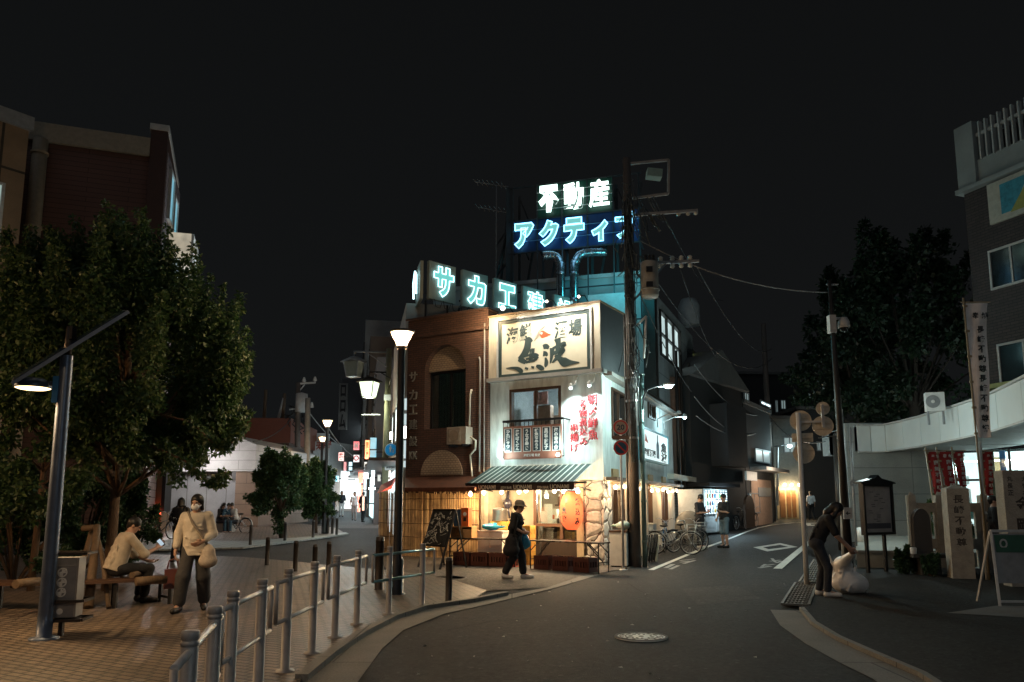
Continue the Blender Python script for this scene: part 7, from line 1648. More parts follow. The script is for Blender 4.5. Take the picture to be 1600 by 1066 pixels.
t7 = house('grey house with three warm lamps over its wooden doors', F7, 0, e7, zg, F7.px(1230, 655)[1], 9, mat('rough_grey', (.2, .21, .2), .85, bump=.4), [w5(F7, 1223, 683, 1244, 708, m_pane_d)])
q = MB(); q.fbox(F7, F7.px(1214, 790)[0], F7.px(1247, 790)[0], zg, F7.px(1230, 761)[1], .0, .05); q.build('door_wall', mat('door_wall_tan', (.5, .36, .2), .6), t7)
q = MB()
for x0, x1 in ((1218, 1226), (1229, 1235), (1237, 1243)): q.fbox(F7, F7.px(x0, 790)[0], F7.px(x1, 790)[0], zg+.1, F7.px(1230, 766)[1], .05, .1)
q.build('doors', mat('door_wood', (.2, .09, .035), .5), t7)
q = MB()
for x in (1226, 1237, 1249): s, z = F7.px(x, 757.5, .4); q.sph(F7.P(s, z, .4), .1); light('POINT', F7.P(s, z-.25, .5), 26, (1, .72, .38), t7, .1, 'bulb_light')
q.build('door_lamps', emit('bulb_warm2', (1, .78, .5), 30), t7)
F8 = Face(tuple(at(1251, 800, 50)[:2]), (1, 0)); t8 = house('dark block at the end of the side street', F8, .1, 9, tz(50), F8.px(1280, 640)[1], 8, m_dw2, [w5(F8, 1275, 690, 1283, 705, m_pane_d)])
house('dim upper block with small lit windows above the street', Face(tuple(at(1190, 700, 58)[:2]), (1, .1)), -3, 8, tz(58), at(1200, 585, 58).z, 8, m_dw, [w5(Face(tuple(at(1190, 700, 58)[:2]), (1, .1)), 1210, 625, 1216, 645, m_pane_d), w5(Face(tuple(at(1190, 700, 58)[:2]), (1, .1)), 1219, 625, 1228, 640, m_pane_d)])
# second utility pole + cyan lamp, third faint pole
p = G(1207, 812); p = at(1207, 812, 44); p.z = tz(44); zt = at(1206, 520, 44).z; t = thing('utility_pole', 'dark utility pole with small cyan lamp down the side street', 'utility pole', p); q = MB(); q.tube([p, p+Vector((0, 0, zt))], [.2, .14], 12); q.build('pole', m_pole, t)
lp = at(1234, 697, 44); q = MB(); q.tube([at(1210, 698, 44), at(1228, 695, 44)], .03, 6); q.build('lamp_arm', m_black, t); q = MB(); q.sph(lp, (.16, .12, .1), 10, 8); q.build('lamp_bulb', emit('led_cyan_white', (.72, 1, .97), 60), t); light('POINT', lp-Vector((0, .3, .2)), 70, (.65, .95, 1), t, .1, 'lamp_light')
q = MB(); q.tube([at(1213, 700, 44)+Vector((0, -.2, 0)), at(1213, 790, 44)+Vector((0, -.2, 0))], .06, 6); q.build('wound_band', m_lgrey, t)
# men by the vending machines
p = G(1133, 856); p.z = tz(p.y); mp = dict(elL=(.21, -.02, 1.1), wrL=(.14, -.2, 1.12), haL=(.1, -.27, 1.14), elR=(-.23, .0, 1.1), wrR=(-.2, -.1, .9), haR=(-.18, -.15, .84), nod=.2)
person('man in black tee and blue grey shorts facing the vending machines', p, R(-62), mp, c_blk, cloth('cloth_bluegrey', (.1, .16, .2)), m_rub, 'short', sleeve=.42, legw=1.2, legend=.52, vox=.014, scale=1.05)
p = G(1095, 857); p.z = tz(p.y); mp2 = dict(elL=(.22, -.06, 1.1), wrL=(.07, -.24, 1.12), haL=(.02, -.3, 1.15), elR=(-.22, -.06, 1.1), wrR=(-.07, -.24, 1.1), haR=(-.03, -.3, 1.12), nod=.55, head=(0, -.05, 1.54))
_, mj = person('man in dark tee looking down at his phone beside the bicycles', p, R(48), mp2, cloth('cloth_darktee', (.03, .03, .036)), c_blk, c_shoew, 'short', sleeve=.42, legw=1.1, legend=.95, vox=.014, scale=1.04)
c = mj((0, -.34, 1.17)); t = thing('mobile_phone', 'phone held by the man beside the bicycles', 'phone', c); q = MB(); M = Matrix.Translation(c) @ Matrix.Rotation(R(48), 4, 'Z') @ Matrix.Rotation(.6, 4, 'X'); q.mbox(M, (-.035, -.07, 0), (.035, .07, .008)); q.build('case', m_black, t); q = MB(); q.mbox(M, (-.031, -.064, .008), (.031, .064, .0095)); q.build('screen', emit('phone_screen', (.5, .8, 1), 1.2), t)
p = at(1268, 806, 46); p.z = tz(46); person('distant person in white shirt with dark bag walking up the side street', p, R(175), dict(knL=(.09, -.1, .5), anL=(.1, -.1, .1), anR=(-.09, .2, .12)), cloth('cloth_white_tee', (.6, .6, .6)), c_blk, c_shoe, 'short', sleeve=.5, vox=.026)
for (x, y, rz, lb, m_, bk_) in ((1052, 866, -20, 'silver bicycle parked nearest the folded chairs', mat('frame_silver', (.35, .37, .38), .35, .7), True), (1074, 862, 28, 'black city bicycle with its rear wheel toward the road', m_black, True), (1040, 861, 75, 'blue bicycle standing against the restaurant side wall', mat('frame_blue_bike', (.03, .14, .35), .35), False)):
    p = G(x, y); p.z = tz(p.y); bicycle(lb, p, R(rz), m_, bk_)
p = at(1158, 822, 36); p.z = tz(36); bicycle('dark bicycle parked outside the dark two storey house', p, R(50), m_black, True)
p = at(1176, 818, 38); p.z = tz(38); bicycle('dark bicycle farthest up the side street by the glass doors', p, R(55), m_black, False)
# ================================================================== RIGHT: sign post, poles, bending woman, shrine corner
P_ = G(1261, 917); FS = Face((P_.x, P_.y), (1, -.35)); t = thing('sign_post', 'pale grey post with backs of round signs beside the bending woman', 'road sign', P_)
m_back = mat('sign_back', (.6, .52, .4), .45, .1, var=.3, scale=10); zt = FS.px(1249, 645)[1]
q = MB(); q.tube([P_, P_+Vector((-.0, 0, zt))], .045, 12); q.build('post', m_white, t)
def sback(cx, cy, r, d): 
    z = FS.px(cx, cy)[1]; s = FS.px(cx, cy)[0]; M = FS.M(s, z, d); rr = r/1226*P_.y; q = MB(); q.disc(M, rr, .01, 32); q.ring(M @ Matrix.Translation((0, 0, .01)), rr*.94, rr, .008, 32); q.mbox(M, (-rr*.8, rr*.25, .01), (rr*.8, rr*.33, .03)); q.mbox(M, (-rr*.8, -rr*.33, .01), (rr*.8, -rr*.25, .03)); q.build('round_sign', m_back, t)
sback(1251, 657, 16.5, -.08); sback(1286, 665, 16, -.1); sback(1286, 637.5, 10.5, -.1); sback(1256, 708, 16.5, -.08)
q = MB(); a = FS.px(1237, 677); b = FS.px(1271, 690); q.fbox(FS, a[0], b[0], b[1], a[1], -.09, -.075); q.bar(FS.P(a[0]+.03, (a[1]+b[1])/2, -.06), FS.P(b[0]-.03, (a[1]+b[1])/2, -.06), .03); q.build('plate', m_back, t)
q = MB(); s, z = FS.px(1286, 660); q.bar(FS.P(s, z-.1, -.03), FS.P(s, FS.px(1286, 632)[1], -.03), .05); q.bar(FS.P(0, z+.02, -.03), FS.P(s, z+.02, -.03), .04); q.build('bracket', m_lgrey, t)
# camera pole and its neighbours
RP = G(1328, 897); RP.z = .05; zt = at(1295, 438, RP.y).z; tpx = at(1296, 438, RP.y)
t = thing('camera_pole', 'tall dark pole with dome camera behind the bending woman', 'pole', RP); d = Vector((tpx.x-RP.x, 0, zt-.05)); 
q = MB(); q.tube([RP, RP+d*.55, RP+d], [.095, .075, .045], 14); q.build('pole', m_dark, t)
c = at(1308, 508, RP.y); q = MB(); q.tube([RP+d*.86, c+Vector((-.02, 0, .16)), c+Vector((.12, 0, .16))], .03, 8); q.mbox(Matrix.Translation(RP+d*.84), (-.1, -.1, -.2), (.05, .08, .22)); q.build('camera_arm', m_lgrey, t)
q = MB(); cc = c+Vector((.16, 0, .02)); q.lathe([(0, .17), (.08, .16), (.13, .05), (.135, -.08), (.12, -.09)], cc, 16); q.build('camera_hood', m_lgrey, t); q = MB(); q.sph(cc+Vector((0, 0, -.09)), (.1, .1, .1), 14, 8); q.build('dome', m_glassd, t)
q = MB(); q.bar(RP+d*.985+Vector((-.08, 0, 0)), RP+d*.985+Vector((.2, 0, 0)), .03); q.build('top_bracket', m_grey, t)
q = MB(); z = at(1328, 802, RP.y).z; q.mbox(Matrix.Translation((RP.x+d.x*.2, RP.y-.1, z)), (-.1, -.03, -.13), (.1, .0, .13)); q.build('label_plate', m_lgrey, t)
q = MB(); M = Matrix(((1, 0, 0, RP.x+d.x*.2), (0, 0, -1, RP.y-.131), (0, 1, 0, z), (0, 0, 0, 1))); q.mbox(M, (-.05, -.01, 0), (.05, .01, .002)); q.mbox(M @ Matrix.Translation((-.04, 0, 0)) @ Matrix.Rotation(.8, 4, 'Z'), (0, -.01, .0005), (.05, .01, .0025)); q.mbox(M @ Matrix.Translation((-.04, 0, 0)) @ Matrix.Rotation(-.8, 4, 'Z'), (0, -.01, .0007), (.05, .01, .0027)); q.build('arrow', m_black, t)
p = at(1320, 880, RP.y+.4); p.z = .05; t = thing('pipe_pole', 'thin pale pipe pole right behind the camera pole', 'pole', p); e = at(1312, 640, RP.y+.4); q = MB(); q.tube([p, Vector((e.x, p.y, e.z))], .07, 10); q.build('pole', mat('pole_pale', (.45, .47, .46), .5), t)
p = at(1312, 830, 24); p.z = tz(24); t = thing('lamp_pole', 'slim dark pole with small round fitting beyond the sign backs', 'pole', p); e = at(1304, 682, 24); q = MB(); q.tube([p, e], .07, 8); q.tube([e, e+Vector((-.25, 0, .0)), e+Vector((-.5, 0, -.05))], .025, 6); q.sph(e+Vector((.05, 0, .05)), .09); q.build('pole', m_dark, t)
p = at(1338, 855, 21); p.z = .05; t = thing('drain_pipe', 'pale green pipe rising by the curved white wall', 'pipe', p); e = at(1328, 668, 21); q = MB(); q.tube([p, Vector((e.x, p.y, e.z))], .035, 8); q.ring(Matrix.Translation(at(1333, 755, 21)) @ Matrix.Rotation(R(90), 4, 'X'), .06, .1, .03, 14); q.build('pipe', m_grey, t)
# bending woman and garbage bag
Bw = G(1291, 936); Bw.z = .05
bp2 = dict(pel=(0, .1, .9), waist=(0, .05, 1.05), chest=(0, -.07, 1.22), neck=(0, -.16, 1.34), head=(0, -.24, 1.42), yaw=0, nod=.7, shL=(.155, -.1, 1.28), shR=(-.155, -.1, 1.28), elL=(.19, -.22, 1.0), wrL=(.13, -.42, .8), haL=(.1, -.47, .74), elR=(-.19, -.2, 1.0), wrR=(-.13, -.38, .8), haR=(-.1, -.43, .73),
           hiL=(.085, .1, .87), knL=(.1, .02, .47), anL=(.1, .1, .085), toL=(.11, -.07, .035), hiR=(-.085, .1, .87), knR=(-.1, -.05, .47), anR=(-.1, -.02, .085), toR=(-.12, -.19, .035))
_, bw = person('woman with long dark hair bending over a white garbage bag', Bw, R(72), bp2, c_blk, cloth('cloth_dark_denim', (.03, .035, .045)), c_shoew, 'drape', sleeve=.42, legw=1.02, legend=.97, vox=.0095, hem=.86, hairm=m_hair, scale=1.0)
gc = G(1326, 931); gc.z = .05; b = Body(); c0 = np.array(gc)
b.ell(c0+np.array((.03, 0, .17)), (.31, .24, .18), .08); b.cone(c0+np.array((0, 0, .2)), c0+np.array((-.09, -.02, .48)), .2, .12, .1); hd_ = (bw('haL')+bw('haR'))/2; b.cone(c0+np.array((-.09, -.02, .48)), np.array(hd_)-np.array((0, 0, .03)), .12, .05, .08)
b.ell(c0+np.array((.2, -.02, .1)), (.12, .12, .1), .08); g = random.Random(6)
for k in range(34):
    a = g.uniform(0, 6.28); z = g.uniform(.05, .5); r_ = .25*(1-z*.75); p = c0+np.array((r_*math.cos(a)-z*.18, r_*.85*math.sin(a), z)); d_ = np.array((g.uniform(-.05, .05), g.uniform(-.05, .05), g.uniform(.06, .16))); b.cone(p, p+d_, .022, .008, .03)
b.cut((0, 0, -1), (0, 0, .052)); V, Q = b.mesh(.0105)
o = npmesh('garbage_bag', V, Q, mat('bag_white_plastic', (.8, .77, .75), .3, var=.12, scale=7, bump=.25, fine=25, spec=.6), None, tuple(gc), True); tag(o, 'crumpled white plastic garbage bag held by the bending woman', 'garbage bag')
# curved building: wall + canopy
YC = [at(1345, 705, 24.2), ]
def atz(x, y, z): d = ray(x, y); k = (z-EYE)/d.z; return Vector((0, 0, EYE))+d*k
can = [(1341, 705), (1362, 705), (1385, 704.5), (1412, 700.5), (1440, 696), (1470, 690), (1500, 684), (1530, 677.5), (1560, 670), (1600, 657), (1650, 640), (1720, 614)]
cp = [atz(x, y, 3.45) for x, y in can]
t = thing('curved_hall', 'low white hall with curved panelled canopy on the right', 'building', (cp[4].x+1, cp[4].y, .05)); m_pan = mat('canopy_panel', (.64, .69, .69), .5, var=.08, scale=1.2)
q = MB(); sm = MB()
for k, (a, b_) in enumerate(zip(cp[:-1], cp[1:])):
    d = (b_-a).normalized(); n = Vector((d.y, -d.x, 0)); n = n if n.x < 0 or n.y < 0 else -n; g_ = d*.012
    zt = 4.35+.0*k; A, B_ = a+g_, b_-g_; up = Vector((0, 0, .92)); q.hexa([A, B_, B_-n*.12, A-n*.12, A+up, B_+up, B_-n*.12+up, A-n*.12+up]); sm.hexa([a-n*.03+Vector((0, 0, .005)), b_-n*.03+Vector((0, 0, .005)), b_-n*3.2, a-n*3.2, a-n*.03+Vector((0, 0, .9)), b_-n*.03+Vector((0, 0, .9)), b_-n*3.2+Vector((0, 0, .9)), a-n*3.2+Vector((0, 0, .9))])
a = cp[0]; q.hexa([a+Vector((0, .02, 0)), a+Vector((.1, .02, 0)), a+Vector((.1, 2.5, 0)), a+Vector((0, 2.5, 0)), a+Vector((0, .02, .92)), a+Vector((.1, .02, .92)), a+Vector((.1, 2.5, .92)), a+Vector((0, 2.5, .92))])
q.build('canopy_band', m_pan, t); sm.build('canopy_slab', mat('soffit_white', (.5, .52, .5), .7), t)
q = MB()
for a, b_ in zip(cp[:-1], cp[1:]): q.bar(a+Vector((0, 0, -.03)), b_+Vector((0, 0, -.03)), .14, .05); q.bar(a+Vector((0, 0, .95)), b_+Vector((0, 0, .95)), .16, .05)
q.build('canopy_trim', m_lgrey, t)
yw = cp[0].y+.25; m_cwall = panel('hall_wall', (.42, .45, .44), 2.2, .95, (.2, .22, .22), .012); FWl = Face((at(1326, 760, yw).x, yw), (1, -.05))
q = MB(); q.fbox(FWl, 0, FWl.px(1482, 760)[0], 0, 4.5, -.3, 0); q.build('hall_wall', m_cwall, t)
# lit glazed entrance
FG = Face(tuple(FWl.P(FWl.px(1482, 760)[0], 0)[:2]), (.8, -.6)); gl_ = 6.0
q = MB(); q.fbox(FG, .0, gl_, .3, 3.5, -2.6, -2.5); q.build('lobby_wall', emit('lobby_glow', (.8, 1, .98), .75, (.6, .6, .6), mixtex=.8), t)
q = MB()
for s in (.1, 1.0, 1.9, 3.2, 4.4, 5.6): q.fbox(FG, s, s+.08, .3, 3.45, -.1, 0)
q.fbox(FG, .0, gl_, 2.35, 2.43, -.09, -.01); q.fbox(FG, 0, gl_, .05, .3, -.15, .05); q.build('glazing_frame', m_dark, t)
q = MB(); q.fbox(FG, 0, gl_, .3, 3.45, -.06, -.05); q.build('glazing', m_glass, t)
q = MB(); g = random.Random(5)
for k in range(16): s = g.uniform(.1, gl_-.5); z = g.uniform(1.2, 2.8); q.m = k % 4; q.fbox(FG, s, s+g.uniform(.18, .5), z, z+g.uniform(.2, .6), -2.3-.01*k, -2.295-.01*k)
q.build('posters', [m_white, mat('poster_tan', (.5, .33, .16), .6), mat('poster_grey', (.3, .33, .34), .6), m_red], t)
q = MB(); s = FG.px(1565, 720)[0]; q.fbox(FG, s-.12, s+.06, .3, 3.45, -.9, -.8); q.build('blue_pillar', mat('pillar_blue', (.02, .15, .45), .4), t); q = MB(); q.fbox(FG, s-.45, s-.3, .3, 3.45, -1.0, -.9); q.fbox(FG, .3, .42, .3, 3.45, -1.2, -1.1); q.build('brown_pillar', m_wood, t)
q = MB(); q.fbox(FG, .6, 4.2, 1.0, 1.3, -.8, -.2); q.build('teal_counter', mat('counter_teal', (.15, .55, .55), .4), t); q = MB(); s = FG.px(1556, 735)[0]; q.fbox(FG, s, s+.16, 1.6, 2.3, -.5, -.4); q.build('green_sign', mat('sign_green', (.02, .3, .12), .4), t)
q = MB(); q.fbox(FG, .3, 4.6, 3.1, 3.15, -1.6, -1.45); q.build('tube_light', emit('tube_cool', (.8, 1, .97), 7), t); light('POINT', FG.P(2.4, 2.9, -1.0), 110, (.8, 1, .97), t, .3, 'lobby_light')
# roof things
a = at(1462, 640, 22.5); t = thing('air_conditioner', 'white outdoor air conditioner unit on the hall canopy', 'air conditioner', a); Fa = Face(tuple(at(1448, 640, 22.5)[:2]), (.95, -.31)); s1 = Fa.px(1476, 620)[0]; z0, z1 = Fa.px(1460, 642)[1], Fa.px(1460, 613)[1]; q = MB(); q.fbox(Fa, 0, s1, z0, z1, -.3, 0); q.build('casing', m_white, t); q = MB(); q.ring(Fa.M(s1*.36, (z0+z1)/2, .0), .0, .19, .012, 24); q.build('fan', m_grey, t); q = MB(); q.ring(Fa.M(s1*.36, (z0+z1)/2, .013), .0, .05, .012, 16); q.build('fan_hub', m_white, t); q = MB(); q.bar(Fa.P(.05, z0-.4, -.1), Fa.P(.05, z0, -.1), .05); q.bar(Fa.P(s1-.05, z0-.4, -.1), Fa.P(s1-.05, z0, -.1), .05); q.build('feet', m_grey, t)
# brick office upper right
FO = Face(tuple(at(1537, 610, 25.5)[:2]), (.33, -.944)); m_dbr = brick('dark_brick_wall', (.085, .062, .058), (.06, .045, .043), (.022, .02, .02), .3, .1, .012, .6, .5)
t = thing('brick_office', 'dark brick office block with finned parapet at the right edge', 'building', FO.P(3, 0, -3)); zb_ = (FO.px(1503, 306)[1]); zt = FO.px(1490, 206)[1]; so = FO.px(1512, 500)[0]
q = MB(); q.fbox(FO, -.1, 16, 4.3, zb_, -9, 0); q.build('wall', m_dbr, t)
q = MB(); q.fbox(FO, -.25, 16, zb_, zb_+.15, -9, .25); q.fbox(FO, -.2, .5, zb_+.15, zt, -9, .12); q.fbox(FO, .5, 16, zb_+.15, zb_+(zt-zb_)*.42, -8, -.02); q.fbox(FO, 5.4, 6.0, zb_+(zt-zb_)*.42, zt+.1, -1, .1); q.build('parapet', mat('parapet_grey', (.26, .29, .29), .65, bump=.2, scale=1), t)
q = MB()
for k in range(20): s = .65+.24*k; q.fbox(FO, s, s+.055, zb_+(zt-zb_)*.40, zt-.1, -.1, .05)
q.fbox(FO, .5, 5.4, zt-.55, zt-.45, -.12, -.03); q.build('fins', mat('fin_pale', (.45, .47, .46), .5), t)
q = MB(); q.fbox(FO, .6, 5.4, zb_+(zt-zb_)*.42, zt-.2, -1.2, -1.1); q.build('fin_backing', m_black, t)
def po(x, y, d=0): return FO.px(x, y, d)
a = po(1540, 330, .15); za, zc2 = po(1541, 290, .15)[1], po(1549, 351, .15)[1]; s0 = po(1544, 320, .15)[0]
q = MB(); q.fbox(FO, s0, s0+4.2, zc2, za, .05, .15); bb = q.build('billboard', mat('billboard_cream', (.42, .42, .36), .6), t); hh_ = za-zc2
def bpoly(pts, name, m, dd): q = MB(); q.prism([FO.P(s0+u, zc2+v*hh_, .15+dd) for u, v in pts], FO.n*.004); q.build(name, m, bb)
bpoly([(.45, .15), (.9, .15), (1.45, .88), (.45, .88)], 'blue_shape', mat('bb_blue', (.05, .25, .33), .5, var=.4), .002); bpoly([(.75, .12), (1.25, .12), (2.1, .9), (1.6, .9)], 'green_stripe', mat('bb_olive', (.3, .3, .08), .5), .004); bpoly([(1.6, .12), (2.9, .12), (2.2, .5)], 'yellow_shape', mat('bb_yellow', (.42, .34, .1), .5), .003); bpoly([(2.3, .55), (3.3, .15), (4.0, .15), (4.0, .9), (2.4, .9)], 'grey_shape', mat('bb_grey', (.35, .37, .36), .5), .005)
for (x, y0, y1, wide) in ((1546, 392, 455, 2.6), (1560, 538, 602, 3.0)):
    s = po(x, (y0+y1)/2, .05)[0]; zt_, zb2 = po(x, y0, .05)[1], po(x, y1, .05)[1]; f = MB(); f.frame(FO, s, s+wide, zb2, zt_, .07, -.05, .07); f.fbox(FO, s+wide*.3-.03, s+wide*.3+.03, zb2+.07, zt_-.07, 0, .06); w = f.build('window', m_lgrey, t); f = MB(); f.fbox(FO, s+.07, s+wide-.07, zb2+.07, zt_-.07, .003, .03); f.build('pane', m_glassd, w)
    if y0 > 500:
        f = MB(); f.fbox(FO, s+.9, s+wide-.1, zb2+.35, zt_-.2, .031, .036); f.build('reflected_panel', emit('window_glow_teal', (.45, .7, .68), .18), w); text('GRE', FO.M(s+1.9, (zt_+zb2)/2, .038), .5, m_ink, 'lettering', w, off=.02, fit=(1.3, .42)); f = MB(); f.fbox(FO, s+.9, s+wide-.1, zb2+.1, zb2+.22, .031, .037); f.build('lit_sill', emit('window_glow_teal', (.45, .7, .68), .18), w)  # glowing panel imitates the sign reflected in the pane
q = MB(); q.fbox(FO, 0.2, 9, po(1560, 606)[1]-.1, po(1560, 606)[1]+.05, .0, .7); q.build('lime_ledge', mat('ledge_lime', (.33, .36, .14), .6), t)
# notice board
a, b_ = G(1359, 899), G(1387, 897); FNb = Face((a.x, a.y), (b_.x-a.x, b_.y-a.y)); wd_ = (b_-a).length; t = thing('notice_board', 'dark framed notice board on two posts with a small arched roof', 'notice board', FNb.P(wd_/2, .05))
sL, sR_ = FNb.px(1349, 800)[0], FNb.px(1396, 800)[0]; zt, zb_ = FNb.px(1372, 756)[1], FNb.px(1372, 836)[1]
for s in (0, wd_): q = MB(); q.fbox(FNb, s-.035, s+.035, .03, zb_, -.06, 0); q.build('post', m_black, t)
q = MB(); q.frame(FNb, sL, sR_, zb_, zt, .06, -.09, .03); q.build('frame', m_black, t)
q = MB(); q.fbox(FNb, sL+.06, sR_-.06, zb_+.06, zt-.06, -.07, -.02); bo = q.build('board', mat('notice_grey', (.42, .38, .37), .35, var=.3, scale=4), t)
q = MB(); pts = [FNb.P(sL-.08, zt, .05), FNb.P(sR_+.08, zt, .05)]; m_ = (sL+sR_)/2; prof_ = [(sR_+.08, .03), (sR_-.05, .06), (m_+.12, .12), (m_, .2), (m_-.12, .12), (sL+.05, .06), (sL-.08, .03)]
q.prism(pts+[FNb.P(s, zt+h, .05) for s, h in prof_], -FNb.n*.2); q.build('roof', m_black, t)
q = MB(); g = random.Random(3)
for k in range(16): s = g.uniform(sL+.1, sR_-.16); z = zb_+.25+(zt-zb_-.4)*k/16; MB().fbox(FNb, s*.6+m_*.4-.07, s*.6+m_*.4+.06, z, z+.014, -.02, -.017).build('notice_line', mat('notice_ink', (.08, .08, .1), .6), bo)
q.fbox(FNb, sL+.1, sR_-.1, zb_+.14, zb_+.26, -.02, -.0175); q.build('notice_band', mat('notice_ink', (.08, .08, .1), .6), bo)
# raised forecourt platform
pl = [(8.3, 18.85), (10.3, 18.5), (13.5, 18.6), (13.5, 25), (11.0, 25)]
struct(sheet('raised_terrace', pl, .42, mat('terrace_floor', (.34, .33, .29), .75, bump=.3, scale=2), .42)); q = MB(); q.bar(Vector((8.3, 18.82, .43)), Vector((10.3, 18.47, .43)), .12, .06); struct(q.build('terrace_edge', m_conc))
q = MB(); c = at(1345, 826, 22.5); q.lathe([(0, 0), (.16, 0), (.17, .3), (.12, .42), (0, .44)], (c.x, 22.5, .45), 14); o = q.build('white_bucket', m_white, None, (c.x, 22.5, .45)); tag(o, 'white rounded container by the curved wall', 'container')
light('POINT', (9.8, 21.5, 3.2), 70, (.8, 1, .97), None, .3, 'canopy_light')
# stone fence, stone posts, monument
m_st = mat('shrine_stone', (.37, .335, .285), .88, bump=.7, fine=40, scale=5, var=.3); m_std = mat('dark_monument', (.055, .05, .048), .8, bump=.6, fine=30)
YF = 17.7; FF = Face((at(1428, 850, YF).x, YF), (1, -.12)); sF = lambda x: FF.px(x, 800)[0]; zF = lambda y: FF.px(1450, y)[1]
t = thing('stone_fence', 'low weathered stone fence with top rail beside the notice board', 'fence', FF.P(sF(1460), .03))
for x in (1427, 1470, 1540): q = MB(); q.fbox(FF, sF(x)-.07, sF(x)+.09, .02, zF(774), -.22, -.04); q.prism([FF.P(sF(x)-.07, zF(774), -.04), FF.P(sF(x)+.09, zF(774), -.04), FF.P(sF(x)+.01, zF(768), -.13)], -FF.n*.02); q.build('post', m_st, t)
q = MB(); q.fbox(FF, sF(1430), sF(1600), zF(800), zF(786), -.2, -.07); q.build('top_rail', m_st, t); q = MB(); q.fbox(FF, sF(1430), sF(1600), zF(858), zF(842), -.21, -.06); q.build('bottom_rail', m_st, t)
for x in (1452, 1466, 1481, 1495, 1530, 1545): q = MB(); q.fbox(FF, sF(x)-.055, sF(x)+.055, .1, zF(800), -.17, -.08); q.build('baluster', m_st, t)
q = MB(); q.fbox(FF, sF(1426), sF(1600), .02, .14, -.3, .05); q.build('footing', m_conc, t)
c = at(1446, 890, 16.9); t = thing('stone_monument', 'dark rounded stone tablet standing before the fence', 'monument', (c.x, 16.9, .05)); Fm = Face((c.x, 16.9), (1, -.1)); zt = Fm.px(1446, 795)[1]; w = .17
q = MB(); q.prism([Fm.P(-w*1.1, .45), Fm.P(w*1.1, .45), Fm.P(w, zt-.25)]+[Fm.P(w*math.cos(a_), zt-.25+.25*math.sin(a_)) for a_ in [math.pi*i/12 for i in range(1, 12)]]+[Fm.P(-w, zt-.25)], -Fm.n*.16); q.build('tablet', m_std, t); q = MB(); q.fbox(Fm, -.28, .62, .42, .5, -.35, .14); q.fbox(Fm, -.1, .3, .05, .42, -.28, .08); q.build('base', m_std, t)
q = MB(); q.lathe([(.06, 0), (.07, .12), (.05, .14)], Fm.P(-.24, .5, .05), 10); q.build('vase', m_lgrey, t)
a = G(1505, 908); Fp = Face((a.x-.2, a.y), (1, -.25)); t = thing('stone_post', 'tall square stone post engraved with vertical characters', 'stone post', Fp.P(.2, .05, -.2)); zt = Fp.px(1490, 759)[1]; lean_ = (at(1487, 765, a.y).x-(a.x-.18))
q = MB(); P0, P1_ = Fp.P(0, .03, 0), Fp.P(.3, .03, 0); 
q.hexa([Fp.P(0, .03, 0), Fp.P(.42, .03, -.0), Fp.P(.42, .03, -.4), Fp.P(0, .03, -.4), Fp.P(.0, zt-.06, 0), Fp.P(.42, zt-.06, -.0), Fp.P(.42, zt-.06, -.4), Fp.P(.0, zt-.06, -.4)]); q.add([Fp.P(0, zt-.06, 0), Fp.P(.42, zt-.06, 0), Fp.P(.42, zt-.06, -.4), Fp.P(0, zt-.06, -.4), Fp.P(.21, zt+.03, -.2)], [(0, 1, 4), (1, 2, 4), (2, 3, 4), (3, 0, 4)]); q.build('shaft', m_st, t)
for k, ch in enumerate('長崎不動尊'): text(ch, Fp.M(.21, zt-.28-.22*k, .002), .2, mat('engraving', (.06, .05, .045), .9), 'engraving', t, off=.004, fit=(.19, .17), ext=.001)
a = at(1574, 830, 14.6); Fq = Face((a.x, 14.6), (1, -.1)); t = thing('stone_pillar', 'broad stone pillar with carved characters at the right edge', 'stone post', Fq.P(.3, .05, -.2)); zt = Fq.px(1590, 735)[1]; q = MB(); q.fbox(Fq, 0, .8, .03, zt, -.3, 0); q.build('shaft', m_st, t)
for k, ch in enumerate('金剛'): text(ch, Fq.M(.32, zt-.62-.4*k, .002), .2, MT['engraving'], 'engraving', t, off=.004, fit=(.27, .26), ext=.001)
for k in range(3):
    for j in range(2): text('丸大長竹正本'[k*2+j], Fq.M(.12+.26*j, zt-.16-.13*k, .002), .1, MT['engraving'], 'engraving', t, off=.002, fit=(.1, .1), ext=.001)
